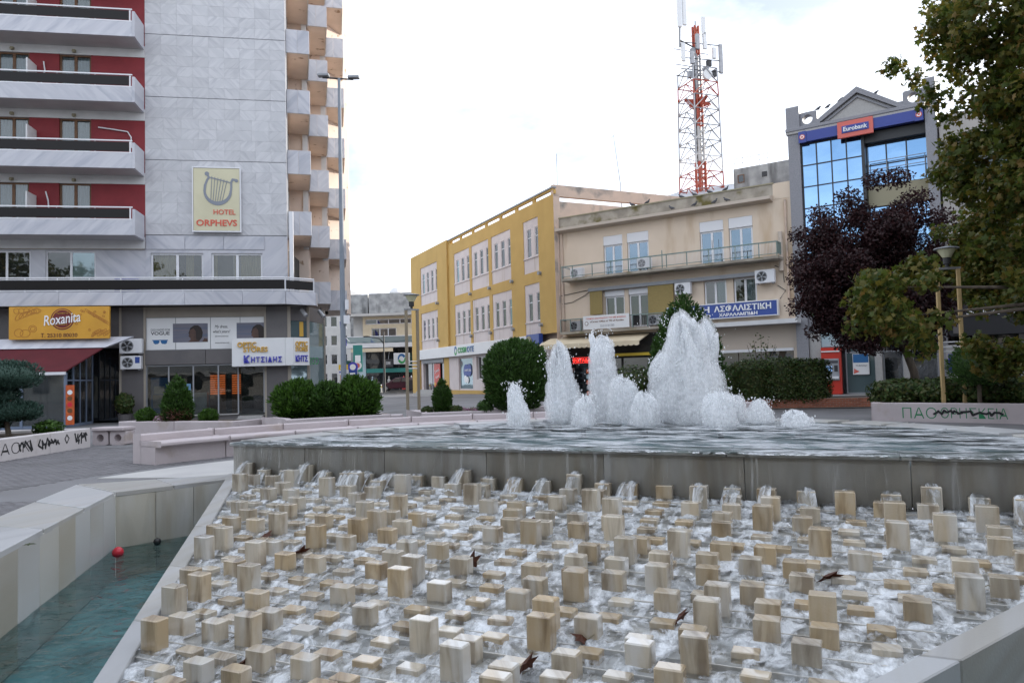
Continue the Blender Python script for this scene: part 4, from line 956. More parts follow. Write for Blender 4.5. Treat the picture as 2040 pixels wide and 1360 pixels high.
for k, (mm, z) in enumerate((('letter_white', .4), ('letter_brown', .7), ('red_ball', .95), ('letter_brown', 1.2), ('letter_white', 1.45))): disc((-5.04, z), .10, -3.096, -3.091, 12).build('printed_scoop', MAT[mm], T)
# ------------------------------------------------------------------ yellow office building
YF = Frame((2.6, 45, 0), R(-65))
ye = thing('yellow_building', 'long yellow three-storey building with white window panels and a phone shop', 'building', YF, (-14, 0, 0))
YL, YR, YK, YT = -28.3, .30, -18.6, 12.64
groups = [(-25.4, -20.8, 4), (-17.03, -13.62, 3), (-13.18, -9.86, 3), (-9.32, -6.0, 3), (-4.0, -1.84, 2)]
mw, holes = MB(), []
for u0, u1, n_ in groups:
    for z0, z1 in ((8.25, 11.70), (4.22, 7.52)): holes.append((u0, u1, z0, z1))
mw.wall(YK, YR, 4.2, YT, [h for h in holes if h[0] > YK], .12); mw.build('yellow_wall', MAT['yellow_wall'], ye)
MB().wall(YL, YK+.3, 4.2, 13.1, [h for h in holes if h[0] < YK], .28, -.16).build('yellow_wall', MAT['yellow_wall'], ye)
B(YK+.305, YK+.32, -.16, .0, 4.2, 13.1).build('pilaster', MAT['yellow_wall'], ye)
m = MB(); m.box(YL, YR, .45, 13, 0, 12.2); m.build('core_wall', MAT['stained_plaster'], ye)
B(YL, YK+.3, -.155, .44, 12.6, 13.1).build('parapet', MAT['yellow_wall'], ye)
B(YR-.30, YR+.02, .002, 11, 12.5, 13.2).build('party_wall', MAT['stained_plaster'], ye); B(YR-.005, YR+.021, .0, .44, 0, 12.5).build('wall_edge', MAT['stained_plaster'], ye)
for k in range(8): B(YK+.33+k*2.62-(.0 if k else 0), YK+.33+k*2.62+.36, .01, .13, YT, 12.88).build('parapet_post', MAT['yellow_wall'], ye)
B(YK+.31, YR+.02, -.02, .15, 12.88, 13.0).build('parapet_beam', MAT['yellow_wall'], ye); B(YK+.30, YR+.06, -.08, .20, 13.002, 13.09).build('parapet_cap', MAT['grey_metal'], ye)
for u0, u1, n_ in groups:
    yy = -.04 if u0 < YK else .10; w_ = .60; pit = (u1-u0-.48-w_+.0)/(n_-1) if n_ > 1 else 0
    pit = 1.16 if n_ < 4 else 1.205
    for z0, z1, wz0, wz1 in ((8.25, 11.70, 9.27, 11.10), (4.22, 7.52, 5.10, 6.90)):
        hs = [(u0+.48+k*pit, u0+.48+k*pit+w_, wz0, wz1) for k in range(n_)]
        MB().wall(u0, u1, z0, z1, hs, .09, yy-.06).build('window_panel', MAT['pink_white'], ye)
        B(u0+.01, u1-.01, yy-.12, yy-.062, wz0-.09, wz0-.02).build('sill_band', MAT['pink_white'], ye)
        for h in hs: window(ye, h[0], h[1], h[2], h[3], yy-.02, 'white_metal', random.choice(['win_dark', 'win_dark', 'win_dark', 'win_pale']), 1, .05, wz1-.56)
    for z in (8.05, 4.85 if u0 < -20 else 4.8):
        disc((u1+.22, z), .12, -.42 if u0 < YK else -.2, -.162 if u0 < YK else -.002, 10).build('facade_lamp', MAT['grey_metal'], ye)
# ground floor
mg = MB(); gh = [(-25.6, -20.0, .5, 3.0), (-16.5, -13.5, .66, 3.2), (-12.7, -9.2, 1.45, 3.2), (-8.2, -5.0, 1.45, 3.2)]
mg.wall(YL, YR, 0, 3.32, gh, .3, .02); mg.build('ground_floor_wall', MAT['pink_white'], ye)
B(YL, -26.2, -.165, .018, 0, 4.198).build('corner_pier', MAT['yellow_wall'], ye); B(-19.9, -18.7, -.01, .018, .4, 3.3).build('ochre_pier', MAT['yellow_wall'], ye); B(-18.3, -5, -.012, .018, .0, .62).build('ochre_plinth', MAT['yellow_wall'], ye)
B(-25.7, -19.95, -.05, .018, 2.98, 3.32).build('shutter_box', MAT['grey_metal'], ye)
window(ye, *gh[0], .25, 'grey_metal', 'win_dark', 3, .08); window(ye, *gh[1], .12, 'pink_white', 'win_pale', 1, .08); window(ye, *gh[2], .2, 'white_metal', 'win_dark', 1, .08); window(ye, *gh[3], .2, 'white_metal', 'win_dark', 2, .08)
for k in range(3): B(-25.8-.0, -19.9+.3*k, -.35-.3*k, .015-.0*k, 0, .62-.15*k).build('entrance_step', MAT['granite_light'], ye)
T = thing('phone_shop_fascia', 'long pale grey shop fascia with green and blue lettering on the yellow building', 'shop sign', YF, (-15, -.3, 3.32))
B(-26.2, -3.3, -.34, -.165, 3.33, 4.195).build('panel', MAT['white_sign'], T, bevel=.02)
text(T, 'COSM', -15.6, -13.80, 3.56, 4.0, -.342, MAT['letter_green'], .04, bold=.012, spacing=1.12); text(T, 'OTE', -13.62, -12.25, 3.56, 4.0, -.342, MAT['letter_teal'], .04, bold=.012, spacing=1.12)
def swirl(T, cx, cz, r, y, sx_=1):
    for a0, mm in ((.4, 'letter_teal'), (3.5, 'letter_green')):
        P = []; n_ = 16
        for k in range(n_+1): a = a0+3.0*k/n_; P.append((cx+sx_*r*math.cos(a)*.8, cz+r*math.sin(a)))
        for k in range(n_, -1, -1): a = a0+3.0*k/n_; q = r*(.45+.25*k/n_); P.append((cx+sx_*q*math.cos(a)*.8, cz+q*math.sin(a)))
        m = MB()
        N2 = len(P)
        for k in range(n_): m.prism([P[k], P[k+1], P[N2-2-k], P[N2-1-k]], y-.02, y, lambda p, q, h: (p, h, q))
        m.build('swirl_mark', MAT[mm], T)
swirl(T, -16.15, 3.77, .36, -.341)
T = thing('hanging_shop_sign', 'small square white sign with blue-green swirl on the yellow building corner', 'sign', YF, (-26.9, -1.4, 3.2))
F2 = Frame(YF.w((-26.9, -1.0, 0)), 0)
T.location = F2.w((0, 0, 3.1)); T.rotation_euler = (0, 0, 0); ORG[T.name] = Vector((0, 0, 3.1))
B(-1.35, .15, 0, .15, 3.0, 4.05).build('panel', MAT['white_sign'], T, bevel=.02); swirl(T, -.6, 3.52, .46, -.001)
T = thing('window_sticker', 'blue wavy speech-shaped sticker in the phone shop window', 'sticker', YF, (-14.7, .09, 1.5))
m = MB(); disc((-15.1, 2.15), .52, .085, .10, 16, m=m); disc((-14.4, 2.2), .50, .084, .10, 16, m=m); m.build('blue_shape', MAT['sign_blue2'], T)
m = MB(); disc((-15.2, 1.5), .30, .083, .10, 14, m=m); disc((-14.8, 1.42), .26, .082, .10, 14, m=m); m.build('white_shape', MAT['letter_white'], T); text(T, 'COSMOTE GIGA', -15.45, -14.0, 2.10, 2.28, .083, MAT['letter_white'], .01)
T = thing('red_poster', 'tall red poster in the phone shop entrance', 'poster', YF, (-22.5, .2, .8))
B(-23.0, -21.4, .16, .20, .85, 2.9).build('sheet', MAT['atm_red'], T); text(T, 'Προσφορά', -22.8, -21.6, 2.1, 2.4, .158, MAT['letter_white'], .01, rot=.2); text(T, 'τώρα', -22.6, -21.7, 1.6, 1.9, .158, MAT['letter_white'], .01, rot=.2); disc((-22.8, 1.1), .14, .15, .159, 12).build('yellow_dot', MAT['yellow'], T)
T = thing('blue_shop_sign', 'blue and lime shop sign beside the round bush on the yellow building', 'sign', YF, (-2.4, -.3, 3.3))
B(-3.25, -1.5, -.32, -.04, 3.3, 4.25).build('blue_panel', MAT['sign_blue2'], T); disc((-2.9, 3.75), .42, -.345, -.322, 18).build('lime_shape', MAT['olive'], T)
T = thing('round_sign', 'round red and white sign on the wall between yellow and beige buildings', 'sign', YF, (-.7, -.4, 3.1))
disc((-.75, 3.2), .42, -.5, -.4, 22).build('disc', MAT['white_sign'], T); disc((-.75, 3.2), .34, -.506, -.499, 22).build('inner_ring', MAT['grey_metal'], T); disc((-.75, 3.2), .31, -.512, -.499, 22).build('inner_disc', MAT['white_sign'], T); text(T, 'ΠΡΟΠΟ', -1.0, -.5, 3.14, 3.28, -.513, MAT['letter_red'], .01); B(-.78, -.72, -.48, -.02, 3.62, 3.68).build('bracket', MAT['grey_metal'], T)
for k, (u, h) in enumerate(((-.2, 2.3), (-6.2, 1.0), (-12.5, 1.6), (-16., 1.4))):
    MB().tube([(u, .6, 12.5), (u+.05*k, .6, 13+h)], .018, 5).build('roof_rod', MAT['grey_metal'], ye)
for s_ in range(4):
    z = 3.95; m = MB()

# ------------------------------------------------------------------ beige building
BF = Frame((2.87, 45, 0), R(-34.5))
be = thing('beige_building', 'beige three-storey building with long balcony and stained concrete parapet', 'building', BF, (7, 0, 0))
up = [(3.18, 4.41, 7.32, 9.64), (4.70, 6.03, 7.32, 9.64), (9.01, 10.32, 7.32, 9.66), (10.60, 11.86, 7.32, 9.66)]
lo = [(3.16, 4.43, 4.25, 6.44), (4.69, 5.98, 4.25, 6.44), (9.13, 10.37, 5.15, 6.46), (10.73, 11.95, 5.15, 6.46)]
MB().wall(.0, 13.82, 3.9, 10.3, up+lo, .2).build('beige_wall', MAT['beige_wall'], be)
B(.0, 13.82, .35, 10, 0, 11.0).build('core_wall', MAT['stained_plaster'], be)
B(.0, 12.95, -.02, .35, 10.30, 11.10).build('concrete_parapet', MAT['old_concrete'], be); B(12.952, 13.82, -.015, .35, 10.30, 11.12).build('parapet_end', MAT['beige_wall'], be)
B(-.05, 13.0, -.06, .40, 11.102, 11.17).build('parapet_cap', MAT['olive'], be)
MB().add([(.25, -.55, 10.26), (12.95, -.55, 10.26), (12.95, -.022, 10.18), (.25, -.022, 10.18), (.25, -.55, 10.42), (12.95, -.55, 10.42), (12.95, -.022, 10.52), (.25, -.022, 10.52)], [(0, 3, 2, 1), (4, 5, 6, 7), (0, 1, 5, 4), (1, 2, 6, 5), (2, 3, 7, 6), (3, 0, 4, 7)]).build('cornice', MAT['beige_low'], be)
for k, (a, b_, c_, d_) in enumerate(up):
    B(a+.01, b_-.01, .0, .12, d_-.55, d_-.01).build('shutter_box', MAT['white_metal'], be, bevel=.01)
    window(be, a+.02, b_-.02, c_, d_-.55, .08, 'white_metal', 'sky_pane', 2, .085)
for k, (a, b_, c_, d_) in enumerate(lo):
    if k < 2: B(a+.01, b_-.01, .0, .12, d_-.34, d_-.01).build('shutter_box', MAT['white_metal'], be, bevel=.01)
    window(be, a+.02, b_-.02, c_, d_-(.34 if k < 2 else .02), .1, 'white_metal', 'win_dark' if k < 2 else ['win_dark', 'win_see'], 2, .085, sill=False)
    if k > 1: curtain(be, a+.65, b_-.08, c_+.05, d_-.1, .17, 'net_curtain'); B(a, b_, .21, .22, c_, d_).build('room_back', MAT['interior'], be)
# upper balcony
B(.83, 13.36, -1.0, -.002, 7.13, 7.28).build('balcony_slab', MAT['old_concrete'], be, bevel=.01)
rl = MB(); rl.box(.85, 13.3, -.98, -.92, 7.96, 8.02).box(.85, 13.3, -.965, -.935, 7.38, 7.41).box(13.25, 13.31, -.92, -.01, 7.96, 8.02).box(.85, .91, -.92, -.01, 7.96, 8.02)
for x in (.88, 1.6, 2.9, 4.1, 5.2, 6.5, 7.2, 7.45, 8.6, 9.8, 11.2, 12.4, 13.28): rl.box(x-.02, x+.02, -.965, -.925, 7.281, 7.96 if x not in (7.2,) else 8.25)
ro = rl.build('balcony_railing', MAT['green_rail'], be)
m = MB()
for x in np.arange(.95, 13.25, .07): m.box(x-.006, x+.006, -.956, -.944, 7.41, 7.96)
m.build('balusters', MAT['white_metal'], ro, kind='stuff')
B(13.285, 13.30, -.92, -.02, 7.40, 7.95).build('side_screen', MAT['green_rail'], ro)
for x in (10.0, 10.35): MB().cyl((x, -.9, 8.0), (x, -.9, 8.45), .012).build('rail_rod', MAT['dark_metal'], ro)
B(2.23, 12.83, -.30, -.002, 6.47, 6.66).build('grey_beam', MAT['grey_metal'], be)
for a, b_, c_, d_ in ((2.31, 3.12, 5.1, 6.46), (5.99, 7.50, 4.4, 6.46)): B(a, b_, -.25, -.22, c_, d_).build('reed_screen', MAT['bamboo'], be)
B(.5, 8.0, -.7, -.002, 4.02, 4.16).build('balcony_slab', MAT['old_concrete'], be)
rl = MB(); rl.box(.5, 7.9, -.68, -.63, 4.86, 4.91).box(.5, .55, -.63, -.01, 4.86, 4.91)
for x in (.52, 1.2, 1.9, 5.2, 6.1, 7., 7.88): rl.box(x-.02, x+.02, -.675, -.635, 4.16, 4.86)
m = MB()
ro = rl.build('balcony_railing', MAT['green_rail'], be)
for x in np.arange(5.1, 7.9, .08): m.box(x-.008, x+.008, -.666, -.644, 4.17, 4.86)
for x in np.arange(.58, 2.1, .08): m.box(x-.008, x+.008, -.666, -.644, 4.17, 4.86)
m.build('balusters', MAT['dark_metal'], ro, kind='stuff')
# ground floor
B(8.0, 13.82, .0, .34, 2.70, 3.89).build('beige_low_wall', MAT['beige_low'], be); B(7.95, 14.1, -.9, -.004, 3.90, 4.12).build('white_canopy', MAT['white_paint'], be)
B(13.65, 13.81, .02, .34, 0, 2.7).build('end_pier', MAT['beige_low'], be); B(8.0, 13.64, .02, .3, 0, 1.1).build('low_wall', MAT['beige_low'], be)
for k in range(4): B(8.02+k*1.41, 9.38+k*1.41, .15, .17, 1.1, 2.55).build('shop_pane', MAT['win_dark'], be)
B(8.0, 13.64, .0, .16, 2.56, 2.70).build('window_head', MAT['white_metal'], be)
B(.0, 8.0, .2, .34, 0, 3.88).build('shop_recess', MAT['interior'], be); B(.0, .3, -.05, .2, 0, 3.9).build('shop_pier', MAT['pink_white'], be)
for k in range(4): B(.5+k*1.85, 2.2+k*1.85, .10, .12, .4, 2.5).build('shop_pane', MAT['win_dark'], be)
B(3.6, 7.6, -.08, .1, 2.62, 2.78).build('yellow_band', MAT['yellow'], be)
for x, z0, z1 in ((.18, 4.0, 11.0), (.42, 4.3, 10.3), (13.55, 4.2, 10.2)): MB().tube([(x, -.08, z0), (x, -.08, z1)], .055, 8).build('downpipe', MAT['stained_plaster'], be)
MB().tube([(13.25, -.12, 6.6), (13.25, -.12, 8.6)], .11, 8).build('vent_duct', MAT['beige_low'], be)
for P in ([(.25, -.03, 6.4), (1.2, -.05, 6.5), (2.3, -.05, 6.6)], [(.3, -.03, 5.9), (1.0, -.05, 5.95), (1.9, -.05, 6.3), (2.3, -.05, 6.55)], [(.1, -.04, 9), (.08, -.06, 7), (-.05, -.08, 4.9), (.1, -.1, 4.2)], [(12.9, -.03, 6.9), (13.3, -.05, 6.7), (13.35, -.05, 6.0)], [(13.0, -.03, 5.9), (13.4, -.05, 5.6), (13.1, -.05, 5.2)]):
    MB().tube(P, .018, 5).build('cable', MAT['dark_metal'], be)
T = thing('insurance_sign', 'long blue insurance office sign with white Greek capitals', 'sign', BF, (10.3, -.35, 4.4))
B(7.2, 13.03, -.42, -.12, 4.40, 5.12).build('panel', MAT['sign_blue2'], T); fr = MB(); fr.box(7.16, 13.07, -.43, -.11, 5.122, 5.16).box(7.16, 13.07, -.43, -.11, 4.36, 4.398).box(13.032, 13.07, -.43, -.11, 4.398, 5.122).box(7.16, 7.198, -.43, -.11, 4.398, 5.122); fr.build('frame', MAT['white_metal'], T)
text(T, 'ΕΘΝΙΚΗ', 7.35, 9.55, 4.70, 5.04, -.421, MAT['letter_white'], .02, bold=.025); text(T, 'ΑΣΦΑΛΙΣΤΙΚΗ', 9.80, 12.75, 4.70, 5.04, -.421, MAT['letter_white'], .02, bold=.025)
text(T, 'ΓΡΑΦΕΙΟ', 7.75, 9.60, 4.46, 4.62, -.421, MAT['letter_white'], .02, bold=.03); text(T, 'ΧΑΡΑΛΑΜΠΙΔΗ', 10.05, 12.05, 4.46, 4.63, -.421, MAT['letter_white'], .02, bold=.03)
T = thing('office_banner', 'white office banner with small red Greek lettering on the lower balcony', 'banner', BF, (3.6, -.75, 4.22))
B(2.1, 5.03, -.75, -.70, 4.22, 5.0).build('sheet', MAT['white_sign'], T)
text(T, 'ΓΡΑΦΕΙΟ ΔΙΑΣΥΝΔΕΣΗΣ ΤΟΥ ΕΒΕ ΚΑΒΑΛΑΣ', 2.3, 4.85, 4.78, 4.88, -.751, MAT['letter_red'], .008); text(T, '«Career Office at TEI of Kavala»', 2.55, 4.7, 4.60, 4.70, -.751, MAT['letter_brown'], .008, bold=.01)['kind'] = 'stuff'
disc((2.32, 4.56), .12, -.757, -.749, 16).build('round_mark', MAT['letter_brown'], T); disc((2.32, 4.56), .09, -.760, -.749, 16).build('round_mark_centre', MAT['white_sign'], T); text(T, '25310 81250', 3.2, 4.1, 4.32, 4.45, -.751, MAT['grey_metal'], .006)
T = thing('shop_awning', 'cream scalloped awning over the dark shop under the beige building', 'awning', BF, (2.6, -1.2, 3.2))
m = MB(); n_ = 40; x0, x1 = -.6, 5.9
m.add([(x0, -.05, 3.85), (x1, -.05, 3.85), (x1, -1.4, 3.42), (x0, -1.4, 3.42), (x0, -.05, 3.80), (x1, -.05, 3.80), (x1, -1.38, 3.37), (x0, -1.38, 3.37)], [(0, 3, 2, 1), (4, 5, 6, 7), (0, 1, 5, 4), (1, 2, 6, 5), (2, 3, 7, 6), (3, 0, 4, 7)]); m.build('canvas', MAT['awning_cream'], T)
V = []
for k in range(161):
    x = x0+(x1-x0)*k/160; V += [(x, -1.402, 3.42), (x, -1.41, 3.20-.06*abs(math.sin(k*math.pi/8)))]
npmesh('scalloped_valance', V, [(2*k, 2*k+1, 2*k+3, 2*k+2) for k in range(160)], MAT['awning_cream'], T)
T = thing('led_sign', 'glowing red LED text sign in the dark shop front', 'sign', BF, (2.0, -.3, 2.2)); B(1.0, 2.9, -.30, -.22, 2.26, 2.66).build('case', MAT['dark_metal'], T); text(T, 'ΦΩΤΑΔΑΚΗΣ', 1.08, 2.82, 2.36, 2.56, -.301, MAT['led_red'], .01, bold=.02)
m = MB()
for k in range(22): x = 1.05+k*.083; m.box(x, x+.045, -.306, -.301, 2.60, 2.625); m.box(x, x+.045, -.306, -.301, 2.29, 2.315)
m.build('light_dots', MAT['led_red'], T, kind='stuff')
for k, (nm, x, z, mm) in enumerate((('hanging goods on a rack, pink and violet, at the shop door left', .9, .5, 'leaf_flower'), ('stack of coloured boxes in the shop doorway', 2.4, .4, 'orange'), ('magazine stand with white covers beside the shop door', 3.6, .4, 'white_sign'))):
    T = thing('shop_display', nm, 'shop display', BF, (x, -.5, .3))
    for r_ in range(5): B(x-.3, x+.3, -.6, -.3, z+r_*.32, z+r_*.32+.24).build('goods', MAT[[mm, 'grey_metal', mm, 'pale_blue', mm][r_]], T, bevel=.03)
ac_unit(BF, 1.7, -.55, 7.30, 'air conditioner at the left end of the long upper balcony'); ac_unit(BF, 6.0, -.55, 7.42, 'air conditioner in the middle of the upper balcony beside the glass doors')
ac_unit(BF, 8.1, -.30, 5.82, 'air conditioner fixed to the wall between reed screen and windows', .9, .62); ac_unit(BF, 12.5, -.36, 6.02, 'air conditioner on the wall above the blue insurance sign', .98, .68)
ac_unit(BF, 1.5, -.45, 4.20, 'air conditioner on the lower balcony left of the white banner'); ac_unit(BF, 6.5, -.45, 4.24, 'air conditioner on the lower balcony right of the white banner')
# pigeons on the parapet
pg = random.Random(4)
PG = ((5.05, 11.17, .1), (6.0, 11.17, .1), (7.6, 10.52, -.3), (8.9, 10.52, -.3), (10.0, 10.5, -.3), (10.65, 10.5, -.3), (8.0, 11.17, .15), (8.75, 11.17, .15), (9.6, 11.17, .1), (10.5, 11.17, .1))
for k, (x, z, y) in enumerate(PG):
    T = thing('pigeon', ('dark pigeon resting on the beige building\'s parapet cap' if z > 11 else 'dark pigeon resting on the beige building\'s cornice'), 'pigeon', BF, (x, y, z), 'pigeons on the beige building')
    row = sorted([q for q in PG if (q[1] > 11) == (z > 11)]); T['label'] = ('dark pigeon on the beige building\'s parapet cap, ' if z > 11 else 'dark pigeon on the beige building\'s cornice, ')+['first', 'second', 'third', 'fourth', 'fifth', 'sixth'][row.index((x, z, y))]+' from the left'
    s_ = pg.choice((-1, 1)); m = MB(); m.tube([(x-s_*.20, y, z+.05), (x-s_*.10, y, z+.08), (x, y, z+.10), (x+s_*.08, y, z+.14), (x+s_*.10, y, z+.20), (x+s_*.13, y, z+.24), (x+s_*.18, y, z+.235)], [.012, .05, .075, .06, .035, .035, .008], 8)
    m.cyl((x, y-.02, z), (x, y-.02, z+.05), .008).cyl((x, y+.02, z), (x, y+.02, z+.05), .008); m.build('body', MAT['pigeon'], T, True)

# ------------------------------------------------------------------ bank with glass front and pediment
bk = thing('bank_building', 'grey granite bank building with blue mirror glass and a pediment', 'bank', BF, (17, 0, 0))
B(13.84, 20.36, .9, 12, 0, 13.4).build('core_wall', MAT['granite'], bk)
B(13.84, 14.40, -.15, .9, 0, 13.40).build('pier', MAT['granite'], bk); B(19.92, 20.36, -.15, .9, 0, 13.40).build('pier', MAT['granite'], bk)
for a, b_ in ((13.80, 14.44), (19.88, 20.40)): B(a, b_, -.20, .95, 13.70, 14.78).build('pier_block', MAT['granite'], bk, bevel=.01)
B(13.78, 20.42, -.22, .95, 13.402, 13.52).build('moulding', MAT['granite_light'], bk); B(13.76, 20.44, -.26, .97, 13.523, 13.698).build('cornice', MAT['granite'], bk, bevel=.02)
def holed(x0, x1, zt0, zt1, zb_, cx, cz, r):              # parapet panel with a round opening
    n_ = 32; ring = [(cx+r*math.cos(6.2832*k/n_), cz+r*math.sin(6.2832*k/n_)) for k in range(n_)]; o_ = []
    for k in range(n_):
        c_, s_ = math.cos(6.2832*k/n_), math.sin(6.2832*k/n_); t = 1e9
        if c_ > 1e-6: t = min(t, (x1-cx)/c_)
        if c_ < -1e-6: t = min(t, (x0-cx)/c_)
        if s_ > 1e-6: t = min(t, ((zt0+zt1)/2-cz)/s_)
        if s_ < -1e-6: t = min(t, (zb_-cz)/s_)
        o_.append((cx+c_*t, cz+s_*t))
    m = MB()
    for k in range(n_):
        q = (k+1) % n_; m.prism([ring[k], o_[k], o_[q], ring[q]], -.05, .45, lambda p, z, h: (p, h, z))
    return m
holed(14.445, 15.25, 14.42, 14.42, 13.702, 14.80, 14.06, .24).build('parapet_panel', MAT['granite'], bk); holed(19.05, 19.875, 14.42, 14.42, 13.702, 19.50, 14.06, .24).build('parapet_panel', MAT['granite'], bk)
B(15.252, 19.048, .0, .45, 13.70, 14.0).build('pediment_base', MAT['granite'], bk)
fn = lambda p, q, h: (p, h, q)
MB().prism([(15.0, 13.70), (15.35, 13.70), (17.12, 14.82), (18.85, 13.70), (19.2, 13.70), (17.12, 15.10)], -.22, .5, fn).build('pediment_moulding', MAT['granite'], bk)
MB().prism([(15.36, 13.702), (18.84, 13.702), (17.12, 14.80)], -.02, .4, fn).build('tympanum', MAT['granite_light'], bk)
MB().prism([(15.55, 13.76), (15.75, 13.76), (17.12, 14.62), (18.45, 13.76), (18.65, 13.76), (17.12, 14.72)], -.10, -.021, fn).build('pediment_inner_moulding', MAT['granite'], bk)
# curtain wall
def curtain_wall(u0, u1, z0, z1, nc, nrw, y, skip=0):
    fr = MB(); w_, h = (u1-u0)/nc, (z1-z0)/nrw
    for k in range(nc+1): fr.box(u0+k*w_-.03, u0+k*w_+.03, y-.03, y+.05, z0, z1)
    for k in range(nrw+1): fr.box(u0, u1, y-.026, y+.046, z0+k*h-.03, z0+k*h+.03)
    o = fr.build('mullions', MAT['dark_metal'], bk)
    for i in range(nc):
        for j in range(nrw): 
            t = random.uniform(-.006, .006); t2 = random.uniform(-.006, .006)
            a, b_, c_, d_ = u0+i*w_+.03, u0+(i+1)*w_-.03, z0+j*h+.03, z0+(j+1)*h-.03
            MB().add([(a, y+t, c_), (b_, y-t, c_), (b_, y-t+t2, d_), (a, y+t+t2, d_)], [(0, 1, 2, 3)]).build('glass_pane', MAT['win_blue'], o)
    return o
curtain_wall(14.45, 17.2, 4.2, 12.84, 4, 8, .05); curtain_wall(17.32, 19.9, 4.2, 12.35, 3, 8, .55)
B(17.2, 17.31, .0, .9, 4.2, 12.84).build('glass_return', MAT['dark_metal'], bk); B(17.315, 19.9, .12, .88, 12.36, 12.85).build('dark_soffit', MAT['dark_metal'], bk)
B(17.33, 19.9, .42, .545, 9.3, 10.3).build('spandrel', MAT['olive'], bk)
rl = MB(); rl.box(17.4, 19.85, .30, .33, 11.45, 11.48).box(17.4, 19.85, .30, .33, 11.05, 11.08)
for x in (17.42, 18.2, 19.0, 19.8): rl.box(x-.015, x+.015, .30, .33, 10.3, 11.48)
rl.build('roof_rail', MAT['grey_metal'], bk)
B(14.41, 19.9, .04, .88, 3.4, 4.19).build('entrance_beam', MAT['granite'], bk)
for a, b_ in ((14.42, 14.95), (17.34, 17.63), (18.52, 18.85), (19.93, 20.19)): B(a, b_, -.02, .5, .1, 3.38 if a < 15 else 3.38).build('entrance_pillar', MAT['granite_light'], bk)
for a, b_ in ((15.98, 17.33), (17.64, 18.51), (18.86, 19.92)):
    f_ = window(bk, a, b_, .36, 3.38, .3, 'grey_metal', 'win_pale' if a < 16.5 else 'win_dark', 1, .06, 2.35)
B(14.96, 15.9, .05, .5, 2.66, 3.38).build('pale_panel', MAT['pale_blue'], bk); B(13.9, 20.3, -.8, .9, .1, .34).build('bank_step', MAT['granite_light'], bk)
T = thing('bank_sign', 'blue band sign with red centre panel and white bank name', 'sign', BF, (17.1, -.3, 12.8))
B(14.46, 19.86, -.30, .03, 12.88, 13.38).build('blue_band', MAT['blue_sign'], T); B(16.22, 17.80, -.42, -.302, 12.66, 13.46).build('red_panel', MAT['red_sign'], T, bevel=.02); B(16.42, 17.62, -.45, -.422, 12.88, 13.24).build('blue_plate', MAT['blue_sign'], T, bevel=.03); text(T, 'Eurobank', 16.50, 17.55, 12.96, 13.17, -.452, MAT['letter_white'], .02, bold=.02)
for x in (14.58, 19.70): B(x-.18, x+.18, -.34, -.302, 12.84, 13.40).build('end_plate', MAT['blue_sign'], T); disc((x, 13.12), .13, -.36, -.341, 16).build('round_emblem', MAT['red_sign'], T); disc((x, 13.12), .09, -.366, -.341, 16).build('emblem_ring', MAT['letter_white'], T); disc((x, 13.12), .05, -.371, -.341, 16).build('emblem_centre', MAT['red_sign'], T)
T = thing('cash_machine', 'red cash machine in the bank entrance with blue screen', 'cash machine', BF, (15.4, -.2, .35))
B(14.97, 15.86, -.22, .05, .35, 2.62).build('cabinet', MAT['atm_red'], T, bevel=.02); B(15.06, 15.78, -.26, -.222, 1.02, 2.08).build('fascia', MAT['grey_metal'], T, bevel=.02); B(15.18, 15.46, -.272, -.262, 1.46, 1.72).build('screen', MAT['screen_blue'], T); B(15.56, 15.72, -.27, -.262, 1.45, 1.75).build('card_slot', MAT['dark_metal'], T); B(15.08, 15.76, -.36, -.262, 1.10, 1.22).build('shelf', MAT['white_metal'], T); B(15.1, 15.74, -.27, -.262, 1.86, 1.98).build('lettering_plate', MAT['print_grey'], T); B(15.0, 15.84, -.27, -.222, 2.40, 2.46).build('white_strip', MAT['white_sign'], T)
T = thing('bank_poster', 'white bank poster with red triangle in the glass door', 'poster', BF, (16.7, .2, 1.25)); B(16.31, 17.03, .23, .26, 1.28, 2.28).build('sheet', MAT['white_sign'], T); B(16.33, 17.01, .226, .229, 1.85, 2.26).build('picture', MAT['letter_teal'], T); MB().prism([(16.34, 1.32), (16.60, 1.42), (16.36, 1.58)], .224, .229, fn).build('red_triangle', MAT['red_sign'], T); text(T, 'Νέο πρόγραμμα', 16.45, 16.95, 1.66, 1.76, .229, MAT['print_grey'], .004)
for k, x in enumerate((15.3, 15.75, 16.35, 17.9)):
    T = thing('pigeon', 'dark pigeon perched on the bank\'s roof edge, %s from the left' % ['first', 'second', 'third', 'fourth'][k], 'pigeon', BF, (x, .1, 14.3), 'pigeons on the bank')
    z = {0: 14.42, 1: 14.42, 2: 14.62, 3: 14.6}[k] if k < 2 else (14.62 if k == 2 else 14.58); T.location = BF.w((x, .1, z)); ORG[T.name] = Vector((x, .1, z))
    MB().tube([(x-.16, .1, z+.05), (x, .1, z+.10), (x+.09, .1, z+.18), (x+.16, .1, z+.2)], [.015, .075, .04, .01], 8).build('body', MAT['pigeon'], T, True)
